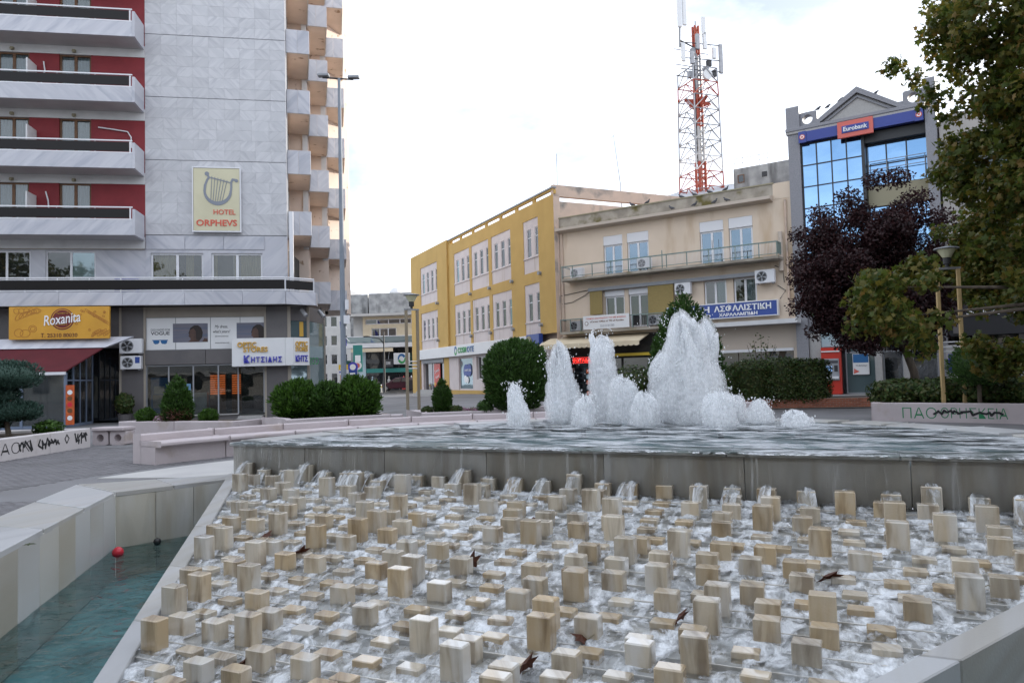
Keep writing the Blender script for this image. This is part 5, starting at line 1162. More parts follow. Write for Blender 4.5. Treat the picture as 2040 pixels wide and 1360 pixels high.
# dark shop building to the right of the bank, mostly behind the plane tree
st = thing('store_building', 'dark-fronted store building half hidden behind the plane tree', 'building', BF, (30, 0, 0))
sh = [(21.2+k*3.1, 23.2+k*3.1, z, z+1.7) for k in range(7) for z in (6.0, 9.2)]
MB().wall(20.45, 44, 4.8, 13.0, sh, .2).build('upper_wall', MAT['far_wall'], st); B(20.45, 44, .5, 14, 0, 13.0).build('core_wall', MAT['far_wall'], st)
for h in sh: window(st, *h, .1, 'grey_metal', 'win_dark', 2, .07)
B(20.45, 44, -.6, .49, 2.9, 4.79).build('dark_fascia', MAT['dark_metal'], st)
for k in range(9): B(20.6+k*2.6, 23.0+k*2.6, .2, .22, .15, 2.88).build('shop_pane', MAT['win_dark'], st); B(23.0+k*2.6, 23.2+k*2.6, .05, .4, 0, 2.89).build('shop_pier', MAT['granite_light' if k < 2 else 'grey_clad'], st)
T = thing('store_sign', 'white lower-case lettering on the dark store fascia behind leaves', 'sign', BF, (22, -.65, 3.7)); text(T, 'i store', 20.75, 22.95, 3.74, 4.22, -.602, MAT['letter_white'], .05, bold=.015)
B(20.62, 20.9, -.66, -.602, 3.0, 4.7).build('mounting_plate', MAT['grey_clad'], T)
T = thing('notice_board', 'slim grey pylon with blue stripe beside the bank\'s right pillar', 'pylon', BF, (20.6, -1.2, .3)); B(20.35, 20.75, -1.25, -1.1, .3, 2.5).build('slab', MAT['granite_light'], T); B(20.42, 20.58, -1.26, -1.252, 1.3, 2.1).build('blue_strip', MAT['letter_blue'], T)

# ------------------------------------------------------------------ roofs behind, mast tower
rb = thing('rooftop_house', 'stained white rooftop block with small window behind the beige parapet', 'building', BF, (11.5, 6, 0))
B(9.1, 13.8, 6, 10, 0, 13.85).build('wall', MAT['dirty_concrete'], rb); window(rb, 9.35, 9.75, 12.95, 13.45, 5.97, 'brown_frame', 'win_dark', 1, .05); B(10.8, 11.1, 5.97, 6.0, 13.1, 13.4).build('dark_vent', MAT['dark_metal'], rb)
rl = MB()
for x in np.arange(9.15, 11.2, .5): rl.cyl((x, 6.1, 13.85), (x, 6.1, 14.5), .02, n=5)
rl.tube([(9.15, 6.1, 14.5), (11.2, 6.1, 14.5)], .02, 5).tube([(9.15, 6.1, 14.2), (11.2, 6.1, 14.2)], .015, 5).build('roof_railing', MAT['grey_metal'], rb)
tr = thing('tin_roof_building', 'low grey metal-roofed building behind the beige parapet', 'building', BF, (4.5, 11, 0))
MB().add([(2.4, 9, 13.5), (8.6, 9, 13.2), (8.6, 14, 14.9), (2.4, 14, 15.1), (2.4, 9, 0), (8.6, 9, 0), (8.6, 14, 0), (2.4, 14, 0)], [(0, 1, 2, 3), (4, 7, 6, 5), (0, 4, 5, 1), (1, 5, 6, 2), (2, 6, 7, 3), (3, 7, 4, 0)]).build('shed', MAT['roof_tin'], tr)
MB().tube([(2.6, 9.2, 14.0), (8.5, 9.2, 13.75)], .02, 5).build('roof_rail', MAT['grey_metal'], tr)
aw = atd(1240, 400, 48)
T = thing('roof_aerial', 'thin whip aerial with bracket rising from the roof behind', 'aerial', WORLD, (aw.x, aw.y, 11)); MB().tube([(aw.x, aw.y, 11), (aw.x-.1, aw.y, 14), (aw.x-.45, aw.y, 17.2)], [.05, .03, .012], 6).build('rod', MAT['steel'], T); MB().tube([(aw.x-.6, aw.y, 17.0), (aw.x-.3, aw.y, 17.3)], .012, 5).build('tip', MAT['steel'], T)
tb = atd(1398, 388, 52); tx, ty = tb.x, tb.y
tw = thing('mast_tower', 'tall red and white lattice telecom mast on the roof, hung with antennas', 'mast', WORLD, (tx, ty, 13.0), rz=.35)
B(tx-1.6, tx+1.6, ty-1.6, ty+1.6, 11.0, 13.3).build('roof_base', MAT['dirty_concrete'], tw)
TH = 12.7
legs = [(-1.1, -1.1), (1.1, -1.1), (1.1, 1.1), (-1.1, 1.1)]
def band(z): return 'tower_red' if z < 1.6 or 6.6 < z < 8.4 else 'tower_white' if z < 2.6 else 'steel'
lv = [0, 1.15, 2.2, 3.3, 4.4, 5.5, 6.6, 7.6, 8.6, 9.6]
for a, b_ in zip(lv[:-1], lv[1:]):
    m = MB()
    for i in range(4):
        p, q = legs[i], legs[(i+1) % 4]; k = lambda z: 1-.012*z
        P = lambda c_, z: (tx+c_[0]*k(z), ty+c_[1]*k(z), 13.3+z)
        m.cyl(P(p, a), P(p, b_), .05, n=5); m.cyl(P(p, b_), P(q, b_), .042, n=5)
        mid = ((p[0]+q[0])/2, (p[1]+q[1])/2); m.cyl(P(p, a), P(mid, b_), .035, n=5); m.cyl(P(q, a), P(mid, b_), .035, n=5)
        m.cyl(P((0, 0), b_-.3), P(mid, b_), .03, n=5)
    m.build('lattice_section', MAT[band(a)], tw)
for a, b_, mm, r_ in ((0, .8, 'tower_white', .22), (.8, 3.1, 'tower_red', .24), (3.1, 5.6, 'tower_white', .20), (5.6, 8.2, 'tower_red', .19), (8.2, 10.8, 'steel', .18), (10.8, 12.9, 'tower_red', .14)):
    m = MB()
    for sx_, sy_ in ((-1, -1), (1, -1), (1, 1), (-1, 1)): m.cyl((tx+sx_*r_, ty+sy_*r_, 13.3+a), (tx+sx_*r_, ty+sy_*r_, 13.3+b_), .085, n=6)
    z = a
    while z < b_-.2:
        m.box(tx-r_, tx+r_, ty-r_, ty-r_+.03, 13.3+z, 13.3+z+.09).box(tx-r_, tx-r_+.03, ty-r_, ty+r_, 13.3+z+.15, 13.3+z+.24).box(tx+r_-.03, tx+r_, ty-r_, ty+r_, 13.3+z+.12, 13.3+z+.2); z += .34
    m.build('central_column', MAT[mm], tw)
MB().cyl((tx-.1, ty, 13.3), (tx-.1, ty, 23.6), .12, n=8).build('cable_duct', MAT['dark_metal'], tw)
m = MB()
for dx, dy in ((-1.15, 0), (1.15, .1), (0, -1.1), (0, 1.1)): m.add([(tx-.1, ty-.1, 20.9), (tx+.1, ty+.1, 20.9), (tx+dx, ty+dy, 20.75), (tx+dx-.15, ty+dy-.15, 20.75), (tx, ty, 20.2)], [(0, 1, 2, 3), (0, 3, 4), (1, 4, 2), (2, 4, 3)]); m.cyl((tx, ty, 20.1), (tx+dx, ty+dy, 20.7), .04, n=5)
m.build('star_platform', MAT['tower_red'], tw)
for k, (dx, dz, h) in enumerate(((-.35, 10.9, 1.1), (.25, 11.0, 1.2), (-1.55, 9.9, 1.3), (1.55, 9.4, 2.1), (-1.75, 12.3, 2.6), (.2, 12.0, 1.3), (-.85, 9.8, .9), (1.0, 10.4, .8), (-1.35, 12.5, 2.2))):
    B(tx+dx-.14, tx+dx+.14, ty-.78, ty-.60, 13.3+dz, 13.3+dz+h).build('panel_antenna', MAT['white_sign' if k % 3 else 'steel'], tw, bevel=.02)
m = MB()
for dz in (9.4, 10.2, 11.3): m.tube([(tx-1.7, ty-.6, 13.3+dz), (tx+1.6, ty-.6, 13.3+dz+.15)], .035, 5).tube([(tx-1.5, ty+.5, 13.3+dz), (tx+1.4, ty+.6, 13.3+dz)], .03, 5)
m.tube([(tx-1.75, ty-.6, 24.2), (tx-1.65, ty-.6, 26.6), (tx-1.65, ty-.6, 28.4)], .05, 6).tube([(tx-1.7, ty-.6, 24.7), (tx, ty, 24.6)], .05, 6).tube([(tx, ty, 26), (tx-1.0, ty-.4, 24.7)], .015, 4).tube([(tx, ty, 26), (tx+1.3, ty-.4, 24.4)], .015, 4).tube([(tx, ty, 25.9), (tx, ty, 26.6)], .03, 5)
m.build('antenna_brackets', MAT['dark_metal'], tw)
m = MB(); m.prism([(tx+.25+.36*math.cos(6.283*k/20), 22.4+.36*math.sin(6.283*k/20)) for k in range(20)], ty-.95, ty-.75, fn); m.build('dish', MAT['white_sign'], tw)
for k, (dx, dz) in enumerate(((-.9, 8.9), (1.1, 9.2), (-.6, 10.6), (.7, 9.9), (.45, 9.4))): B(tx+dx-.14, tx+dx+.14, ty-.6, ty-.3, 13.3+dz, 13.3+dz+.45).build('radio_box', MAT['dark_metal' if k % 2 else 'grey_metal'], tw)

# ------------------------------------------------------------------ building at the back of the side street
QF = Frame((-18.3, 85, 0), R(-4))
qb = thing('street_end_building', 'cream two-storey building with glass shopfront at the end of the side street', 'building', QF, (4, 0, 0))
B(.0, 8.4, .6, 10, 0, 9.0).build('core_wall', MAT['far_wall2'], qb)
B(-.6, 8.4, -1.0, 1, 8.85, 9.12).build('roof_slab', MAT['far_wall2'], qb); B(1.9, 8.3, .5, 8, 9.12, 11.55).build('roof_house', MAT['dirty_concrete'], qb)
MB().wall(1.2, 8.4, 6.0, 8.85, [(2.2, 5.1, 6.1, 7.5), (1.5, 8.2, 7.95, 8.55)], .2, .2).build('upper_wall', MAT['awning_cream'], qb)
window(qb, 2.2, 5.1, 6.1, 7.5, .3, 'white_metal', 'win_dark', 3, .08); window(qb, 1.5, 8.2, 7.95, 8.55, .3, 'white_metal', 'win_dark', 5, .08)
B(-.4, 8.4, -1.1, .5, 5.25, 5.75).build('balcony_slab', MAT['white_paint'], qb); B(-.3, 8.3, -1.08, -1.05, 5.78, 6.45).build('balcony_glass', MAT['win_pale'], qb); MB().tube([(-.3, -1.06, 6.5), (8.3, -1.06, 6.5)], .04, 5).build('balcony_rail', MAT['white_metal'], qb)
B(.2, 5.0, -1.3, -1.2, 4.75, 5.15).build('awning_cassette', MAT['awning_cream'], qb)
for k, (a, b_) in enumerate(((1.6, 3.4), (3.5, 5.3), (5.4, 7.9))): B(a, b_, .1, .13, 2.9, 5.2).build('upper_shop_pane', MAT['win_dark'], qb); B(a, b_, .1, .13, .4, 2.4).build('shop_pane', MAT['win_dark'], qb)
B(1.2, 8.1, .0, .2, 2.42, 2.88).build('green_fascia', MAT['teal'], qb); B(.4, 1.55, -.05, .3, 0, 5.2).build('pale_pier', MAT['pale_blue'], qb); B(7.95, 8.4, -.05, .5, 0, 5.2).build('end_pier', MAT['far_wall'], qb)
for k, (x, mm) in enumerate(((2.3, 'pale_blue'), (4.2, 'far_wall2'), (5.9, 'atm_red'), (6.8, 'white_sign'))):
    T = thing('shop_mannequin', ('mannequin in a pale blue dress', 'mannequin in light grey', 'mannequin in red', 'mannequin in white')[k]+' in the street-end shop window', 'mannequin', QF, (x, -.1, .4)); MB().lathe((x, -.05, .45), [(.22, 0), (.16, .5), (.12, .75), (.19, 1.1), (.06, 1.25), (.09, 1.4), (.05, 1.55)], 10).build('body', MAT[mm], T)
T = thing('projecting_sign', 'black square sign with white mark hung on the street-end shop', 'sign', QF, (4.4, -1, 3.3)); B(3.9, 4.9, -1.1, -.9, 3.0, 3.9).build('panel', MAT['dark_metal'], T); text(T, 'DORE', 4.15, 4.65, 3.3, 3.6, -1.105, MAT['letter_white'], .01); MB().cyl((4.4, -1.0, 3.9), (4.4, -.2, 5.2), .03).build('arm', MAT['grey_metal'], T)
T = thing('satellite_dish', 'large pale satellite dish on the grey rooftop block', 'dish', QF, (5, 2, 11.5)); MB().lathe((4.7, 2, 11.5), [(.75, .0), (.72, .35), (.5, .72), (.1, .9)], 18).build('dish', MAT['white_sign'], T)
T = thing('small_satellite_dish', 'small round dish on a pole near the yellow building', 'dish', QF, (7.9, 1.5, 11.5)); MB().cyl((7.9, 1.5, 11.5), (7.9, 1.5, 12.3), .04).build('pole', MAT['steel'], T); disc((7.9, 12.4), .38, 1.4, 1.48, 18).build('dish', MAT['white_sign'], T)
# tall balconied block along the left of that building, and the far street
sb = thing('balconied_block', 'grey apartment block with stacked green-grey balconies seen edge-on down the street', 'building', QF, (0, 8, 0))
B(-.9, 1.2, 2.5, 22, 0, 11.7).build('wall', MAT['dirty_concrete'], sb)
for k in range(4): B(-1.9, -.9, 2.2, 20, 2.9+k*2.9, 3.1+k*2.9).build('balcony_slab', MAT['far_wall'], sb); B(-1.9, -1.85, 2.2, 20, 3.12+k*2.9, 4.0+k*2.9).build('balcony_rail', MAT['teal' if k == 0 else 'grey_metal'], sb)
for k, (x0, x1, y0, h, mm) in enumerate(((-31, -25.2, 118, 13, 'far_wall2'), (-33, -27, 150, 11, 'far_wall'), (-34.0, -29.0, 190, 12, 'far_wall2'))):
    T = thing('far_building', ('pale flats with balconies beyond the hotel corner', 'grey flats farther down the side street', 'farthest pale building closing the side street')[k], 'building', WORLD, (x0, y0, 0))
    hs = [(x0+.6+i*1.6, x0+1.6+i*1.6, 1.2+j*3, 2.8+j*3) for i in range(3) for j in range(int(h/3))]
    MB().wall(x0, x1, 0, h, hs, .2, y0).build('wall', MAT[mm], T); B(x0, x1, y0+.3, y0+25, 0, h).build('core_wall', MAT[mm], T)
    for h_ in hs: window(T, *h_, y0+.1, 'white_metal', 'win_dark', 1, .06)
    for j in range(1, int(h/3)): B(x1-.4, x1+1.1, y0+.5, y0+20, 3*j, 3*j+.2).build('balcony_slab', MAT['far_wall2'], T); B(x1+1.05, x1+1.1, y0+.5, y0+20, 3*j+.2, 3*j+1.1).build('balcony_rail', MAT['grey_metal'], T)
for k in range(6): pass
# ------------------------------------------------------------------ foliage helpers
OVAL = (np.array([(0, 0, 0), (.5, -.30, .06), (1, 0, -.05), (.5, .30, .06)]), np.array([(0, 1, 2, 3)]))
SPRAY = (np.array([(0, 0, 0), (.45, -.17, .03), (1, 0, 0), (.45, .17, .03)]), np.array([(0, 1, 2, 3)]))
_pl = [(0, 0), (.10, -.30), (.02, -.50), (.34, -.34), (.62, -.52), (.58, -.20), (1.0, 0), (.58, .20), (.62, .52), (.34, .34), (.02, .50), (.10, .30)]
PALM = (np.array([(.36, 0, .05)]+[(a, b_, -.10*abs(b_)-.05*a*a) for a, b_ in _pl]), np.array([(0, k+1, (k+1) % 12+1) for k in range(12)]))
def leafcloud(P, Nn, size, tmpl, rs, bias=.6, up=0.0, axis=None):
    n_ = len(P); T, Fc = tmpl
    rv = rs.normal(size=(n_, 3)); rv /= np.linalg.norm(rv, axis=1)[:, None]
    if axis is None:
        nn = Nn*bias+rv*(1-bias)+np.array([0, 0, up]); nn /= np.linalg.norm(nn, axis=1)[:, None]
        t = np.cross(nn, rs.normal(size=(n_, 3))); t /= np.linalg.norm(t, axis=1)[:, None]
    else:                                    # leaf axis follows "axis", blade turned at random
        t = axis*bias+rv*(1-bias); t /= np.linalg.norm(t, axis=1)[:, None]
        nn = np.cross(t, rs.normal(size=(n_, 3))); nn /= np.linalg.norm(nn, axis=1)[:, None]
    b_ = np.cross(nn, t); L_ = size*rs.uniform(.65, 1.25, n_)
    V = P[:, None, :]+L_[:, None, None]*(t[:, None, :]*T[None, :, 0, None]+b_[:, None, :]*T[None, :, 1, None]+nn[:, None, :]*T[None, :, 2, None])
    Fq = (np.arange(n_)[:, None, None]*len(T)+Fc[None]).reshape(-1, Fc.shape[1])
    return V.reshape(-1, 3), Fq
def lump(d, seed, f=2.2, a=.16):
    return np.array([1+a*noise.noise(Vector((x*f+seed*7.1, y*f, z*f)))+a*.6*noise.noise(Vector((x*f*2.7, y*f*2.7+seed, z*f*2.7))) for x, y, z in d])
def bush(T, loc, prof, n_, size, m, tmpl=OVAL, seed=1, a=.14, f=2.2, thick=.35, bias=.6, name='foliage', core=True, sx_=1., sy_=1., axis_up=False):
    """leaf shell round a revolved outline prof=[(r,z)...] with uneven surface"""
    rs = np.random.RandomState(seed); pr = np.array(prof, float)
    seg = np.diff(pr, axis=0); ar = np.hypot(seg[:, 0], seg[:, 1])*(pr[:-1, 0]+pr[1:, 0]+.02); cum = np.cumsum(ar)/ar.sum()
    k = np.searchsorted(cum, rs.rand(n_)); t = rs.rand(n_); q = pr[k]+(pr[k+1]-pr[k])*t[:, None]; th = rs.rand(n_)*2*np.pi
    H = pr[:, 1].max()-pr[:, 1].min(); mr = pr[:, 0].max()
    d = np.stack([np.cos(th)*q[:, 0]/mr, np.sin(th)*q[:, 0]/mr, q[:, 1]/mr], 1); lm = lump(d, seed, f, a)
    depth = 1-thick*rs.rand(n_)**1.8; cz = (pr[:, 1].max()+pr[:, 1].min())/2
    P = np.stack([np.cos(th)*q[:, 0]*sx_, np.sin(th)*q[:, 0]*sy_, q[:, 1]-cz], 1)*(lm*depth)[:, None]+np.array([0, 0, cz])
    sn = -seg[k]; Nr = np.stack([np.cos(th)*np.abs(seg[k][:, 1]), np.sin(th)*np.abs(seg[k][:, 1]), -seg[k][:, 0]*np.sign(seg[k][:, 1]+1e-9)], 1); Nr /= np.linalg.norm(Nr, axis=1)[:, None]+1e-9
    P = P+np.array(loc)
    ax = None
    if axis_up: ax = Nr*.7+np.array([0, 0, .8]); ax /= np.linalg.norm(ax, axis=1)[:, None]
    V, Fq = leafcloud(P, Nr, size, tmpl, rs, bias, axis=ax)
    npmesh(name, V, Fq, MAT[m], T)
    if core:
        nA = 18; vs = []; fs = []
        for r_, z in prof:
            for i in range(nA):
                aa = 2*math.pi*i/nA; l_ = lump([(math.cos(aa)*r_/mr, math.sin(aa)*r_/mr, z/mr)], seed, f, a)[0]*.80
                vs.append((loc[0]+math.cos(aa)*r_*l_*sx_, loc[1]+math.sin(aa)*r_*l_*sy_, loc[2]+cz+(z-cz)*l_))
        for j in range(len(prof)-1):
            for i in range(nA): fs.append((j*nA+i, j*nA+(i+1) % nA, (j+1)*nA+(i+1) % nA, (j+1)*nA+i))
        MB().add(vs, fs).build('inner_foliage', MAT[m], T, True)
def ball(r, h=None, n_=9, flat=1.): h = h or 2*r; return [(max(.02, r*math.sin(math.pi*k/n_)**flat), h/2*(1-math.cos(math.pi*k/n_))) for k in range(n_+1)]
def clumps(T, C, n_per, size, m, tmpl, seed, name='crown', bias=.35, flat=.75, up=.3, droop=False):
    """crown of leaf clumps: C = [(centre, radius)...]"""
    rs = np.random.RandomState(seed); P, Nn = [], []
    for c_, r_ in C:
        n_ = max(6, int(n_per*r_*r_*rs.uniform(.8, 1.2))); d = rs.normal(size=(n_, 3)); d /= np.linalg.norm(d, axis=1)[:, None]; rr = r_*rs.rand(n_)**.45
        P.append(np.array(c_)+d*rr[:, None]*np.array([1, 1, flat])); Nn.append(d)
    P = np.concatenate(P); Nn = np.concatenate(Nn)
    V, Fq = leafcloud(P, Nn, size, tmpl, rs, bias, up); return npmesh(name, V, Fq, MAT[m], T)

# ------------------------------------------------------------------ planters, benches (arcs round the fountain)
CX, CY = CEN.x, CEN.y
def pol(r, a): return (CX+r*math.cos(R(a)), CY+r*math.sin(R(a)))
def planter(name, label, r0, r1, a0, a1, h, m='stone_pink', th=.22, n_=16):
    T = thing(name, label, 'planter', WORLD, (*pol((r0+r1)/2, (a0+a1)/2), 0), 'painted stone planters'); kw = dict(cx=CX, cy=CY)
    da = math.degrees(th/r0)
    arc(r0, r0+th, R(a0), R(a1), -.05, h, n_, **kw).build('front_wall', MAT[m], T, bevel=.02)
    arc(r1-th, r1, R(a0), R(a1), -.05, h-.004, n_, **kw).build('rear_wall', MAT[m], T, bevel=.02)
    arc(r0+th+.003, r1-th-.003, R(a0), R(a0+da), -.05, h-.002, 3, **kw).build('end_wall', MAT[m], T, bevel=.02); arc(r0+th+.003, r1-th-.003, R(a1-da), R(a1), -.05, h-.002, 3, **kw).build('end_wall', MAT[m], T, bevel=.02)
    arc(r0+th+.004, r1-th-.004, R(a0+da), R(a1-da), 0, h-.10, n_, **kw).build('soil', MAT['soil'], T)
    return T
PF = Frame((-12.0, 22.6, 0), R(-21.3)); T = thing('planter', 'pale pink planter with small browned cone bush behind the curved bench', 'planter', PF, (2.2, 0, 0), 'painted stone planters')
B(0, 2.2, 0, .22, -.05, .58).build('front_wall', MAT['stone_pink'], T, bevel=.02); B(2.205, 4.4, 0, .22, -.05, .582).build('front_wall', MAT['stone_pink'], T, bevel=.02); B(0, .22, .223, 2.2, -.05, .578).build('end_wall', MAT['stone_pink'], T, bevel=.02); B(4.18, 4.4, .223, 2.2, -.05, .578).build('end_wall', MAT['stone_pink'], T, bevel=.02); B(.223, 4.177, .223, 2.2, 0, .50).build('soil', MAT['soil'], T)
planter('planter', 'pale pink planter holding the bright green hedge', 13.0, 15.0, 112.6, 126, .62)
planter('planter', 'pale pink planter with the big round bush behind the fountain', 13.0, 15.4, 80, 108.6, .62)
planter('planter', 'pale pink planter with green and black graffiti on the right', 15.9, 18.6, 16, 53.6, .55)
T = thing('curved_bench', 'long curved pink stone bench following the fountain rim', 'bench', WORLD, (*pol(10.6, 120), 0))
for k in range(9):
    a0, a1 = 68+k*8.85, 68+(k+1)*8.85-.12
    arc(10.28, 11.0, R(a0), R(a1), .385, .47, 6, cx=CX, cy=CY).build('seat_slab', MAT['stone_pink'], T, bevel=.02)
    arc(10.46, 10.98, R(a0), R(a1), -.05, .384, 6, cx=CX, cy=CY).build('base', MAT['stone_pink'], T)
    arc(11.005, 11.25, R(a0), R(a1), -.05, .62, 6, cx=CX, cy=CY).build('back_kerb', MAT['stone_pink'], T, bevel=.02)
GF = Frame((-11.70, 17, 0), R(90))
T = thing('planter', 'white planter with black graffiti at the left edge', 'planter', GF, (1.5, .5, 0), 'painted stone planters')
for a, b_ in ((-5, -1.5), (-1.495, 1.8), (1.805, 3.6)): B(a, b_, 0, .22, -.05, .52).build('front_wall', MAT['stone_white'], T, bevel=.02)
B(3.38, 3.595, .223, 2.4, -.05, .518).build('end_wall', MAT['stone_white'], T, bevel=.02); B(-5, 3.37, .225, 2.4, 0, .44).build('soil', MAT['soil'], T)
text(T, 'ΠΑΟΚ', -.35, 1.0, .14, .40, -.001, MAT['paint_black'], .004, bold=-.02)
rg = random.Random(12)
def scribble(x0, x1, z0, z1, n_, wd, T=T, y=-.001, m='paint_black', name='paint_scribble', fnx=None):
    P = []; 
    for k in range(n_): P.append((x0+(x1-x0)*k/n_+rg.uniform(-.06, .06), rg.uniform(z0, z1)))
    mm = MB()
    for k in range(n_-1): ribbon([P[k], P[k+1]], wd, y-.002-.0002*(k % 7), y, mm)
    if fnx: mm.v = [fnx(*p) for p in mm.v]
    mm.build(name, MAT[m], T)
scribble(.62, 1.15, .14, .42, 14, .05); scribble(1.35, 2.25, .14, .40, 26, .05); scribble(2.85, 3.45, .14, .42, 20, .05)
ribbon([(2.5, .2), (2.42, .32), (2.5, .42), (2.6, .32), (2.5, .2)], .03, -.004, -.001).build('paint_loop', MAT['paint_black'], T)
# graffiti bent round the right-hand planter
PT = [o for o in D.objects if o.get('label', '').startswith('pale pink planter with green')][0]
def bend(o, r=15.9, a_left=53.6):
    og = ORG[PT.name]
    for v in o.data.vertices:
        x, y, z = v.co.x+og.x, v.co.y+og.y, v.co.z; a = a_left-math.degrees(x/r); rr = r+y
        p = pol(rr, a); v.co.x, v.co.y = p[0]-og.x, p[1]-og.y
def fnx(x, y, z): p = pol(15.9+y, 53.6-math.degrees(x/15.9)); return (p[0], p[1], z)
for s_, x0, x1, z0, z1 in (('ΠΑΟ', .85, 1.75, .10, .42), ('ΘΡΗΣΚΕΙΑ', 1.85, 3.5, .12, .42), ('ΘΥΡΑ 4', 3.9, 5.6, .10, .44)):
    bend(text(PT, s_, x0, x1, z0, z1, -.002, MAT['paint_green'], .004, name='green_graffiti', bold=-.012))
scribble(1.65, 3.45, .20, .34, 30, .06, PT, -.006, fnx=fnx)
P3 = [o for o in D.objects if o.get('label', '').startswith('pale pink planter holding')][0]
def fn3(x, y, z): p = pol(13.0+y, 126-math.degrees(x/13.0)); return (p[0], p[1], z)
scribble(1.95, 2.55, .24, .46, 12, .035, P3, -.004, fnx=fn3)
CB = [o for o in D.objects if o.get('label', '').startswith('long curved pink')][0]
def stone_bench(label, x, y, rz, w_=1.25):
    Fm = Frame((x, y, gz(x, y)), rz); T = thing('stone_bench', label, 'bench', Fm, (0, 0, 0), 'small stone benches')
    B(-w_/2, w_/2, -.28, .28, .40, .50).build('seat', MAT['stone_pink'], T, bevel=.02)
    for sx_ in (-1, 1):
        c_ = sx_*w_*.27; m = MB(); n_ = 20; r_ = .11
        ring = [(c_+r_*math.cos(6.2832*k/n_), .2+r_*math.sin(6.2832*k/n_)) for k in range(n_)]; o_ = []
        for k in range(n_):
            cc, ss = math.cos(6.2832*k/n_), math.sin(6.2832*k/n_); t = min(.24/max(abs(cc), 1e-6), .2/max(abs(ss), 1e-6)); o_.append((c_+cc*t, .2+ss*t))
        for k in range(n_): q = (k+1) % n_; m.prism([ring[k], o_[k], o_[q], ring[q]], -.2, .2, lambda p, z, h: (p, h, z))
        m.build('support', MAT['stone_pink'], T)
p = onz(215, 887); stone_bench('stone bench with round holes between the left planters', p.x, p.y+.3, R(-8), 1.0)
p = onz(790, 838); stone_bench('stone bench with round holes beside the lamp frame', -4.0, 24.2, R(3), .75)
# brick kerb in front of the right hedge
T = thing('brick_kerb', 'low red brick kerb below the dark clipped hedge', 'low wall', WORLD, (10.8, 28.3, .2)); KF = Frame((8.6, 29.1, .12), R(-9))
T.location = KF.w((0, 0, 0)); T.rotation_euler = (0, 0, KF.rz); ORG[T.name] = Vector((0, 0, 0))
bm_ = B(-.105, .105, -.05, .05, -.0275, .0275).mesh('brick', MAT['brick'], bevel=.004)
for r_ in range(5):
    for k in range(27): inst('brick', bm_, T, (k*.222+(r_ % 2)*.111, random.uniform(-.004, .004), .05+r_*.068))
B(-.1, 6.1, -.042, .2, 0, .375).build('mortar', MAT['mortar'], T); B(-.1, 6.1, .2, 2.4, 0, .34).build('soil', MAT['soil'], T)
T2 = thing('pink_block', 'small pink stone block with green mark behind the smallest jet', 'stone block', WORLD, (6.9, 24.6, 0)); B(6.3, 7.9, 24.4, 25.0, 0, .58).build('block', MAT['stone_pink'], T2, bevel=.02); ribbon([(6.6, .25), (6.75, .40), (6.9, .25)], .04, 24.395, 24.399).build('green_mark', MAT['paint_green'], T2)

# ------------------------------------------------------------------ shrubs
def shrub(name, label, cat, px, d, zb, prof, n_, size, m, **k):
    x = atd(px, 760, d).x; T = thing(name, label, cat, WORLD, (x, d, zb)); bush(T, (x, d, zb), prof, n_, size, m, **k); return T, x
T, x = shrub('cone_bush', 'small cone-shaped bush browned at its foot in the left planter', 'bush', 353, 22.3, .48, [(.28, 0), (.41, .28), (.41, .56), (.31, .95), (.14, 1.25), (.02, 1.40)], 5200, .11, 'leaf_conifer', tmpl=SPRAY, seed=3, axis_up=True)
bush(T, (x, 22.25, .48), [(.30, 0), (.43, .22), (.39, .46), (.25, .56)], 900, .09, 'leaf_dead', tmpl=SPRAY, seed=31, core=False, name='browned_foliage', thick=.12)
shrub('ball_bush', 'small round bush left of the browned cone bush', 'bush', 291, 22.6, .46, ball(.28, .48), 1500, .08, 'leaf_light', tmpl=SPRAY, seed=4, axis_up=True)
shrub('ball_bush', 'small round bush right of the browned cone bush', 'bush', 415, 22.0, .46, ball(.25, .42), 1500, .08, 'leaf_light', tmpl=SPRAY, seed=5, axis_up=True)
shrub('flower_clump', 'little pink flower clump beside the cone bush', 'flowers', 320, 22.4, .46, ball(.2, .28), 320, .07, 'leaf_flower', seed=6, core=False)
T = thing('hedge_bushes', 'bright green feathery hedge of three bushes in the middle-left planter', 'hedge', WORLD, (atd(650, 760, 22.2).x, 22.2, .5))
for k, (px, r_, h, mm) in enumerate(((590, .68, 1.10, 'leaf_light'), (655, .62, 1.02, 'leaf_conifer'), (712, .66, 1.14, 'leaf_light'))):
    bush(T, (atd(px, 760, 22.2).x, 22.2, .52), [(.45*r_, 0), (.9*r_, .2*h), (r_, .5*h), (.8*r_, .8*h), (.35*r_, .97*h), (.02, h)], 5600, .15, mm, tmpl=SPRAY, seed=40+k, axis_up=True, a=.26, f=2.6, thick=.45)
T, x = shrub('round_bush', 'big dense clipped round conifer behind the left jet', 'bush', 1028, 22.9, .55, [(.30, 0), (.62, .12), (.88, .45), (.97, .95), (.95, 1.45), (.82, 1.85), (.55, 2.08), (.02, 2.18)], 15000, .13, 'leaf_conifer', tmpl=SPRAY, seed=8, axis_up=True, a=.07, f=3.)
shrub('cone_bush', 'small green cone bush beside the lamp frame', 'bush', 880, 23.0, .52, [(.16, 0), (.27, .25), (.28, .55), (.2, .8), (.02, 1.05)], 3600, .09, 'leaf_conifer', tmpl=SPRAY, seed=9, axis_up=True)
for k, (px, r_, h, lb, mm) in enumerate(((850, .17, .26, 'tiny dark round bush at the left end of the round bush\'s planter', 'leaf_hedge'), (908, .20, .26, 'tiny spreading bush right of the small cone bush', 'leaf_hedge'), (966, .26, .42, 'small round bush at the foot of the big round bush', 'leaf_conifer'))):
    shrub('ball_bush', lb, 'bush', px, 22.8, .52, ball(r_, h), 1100, .07, mm, seed=10+k)
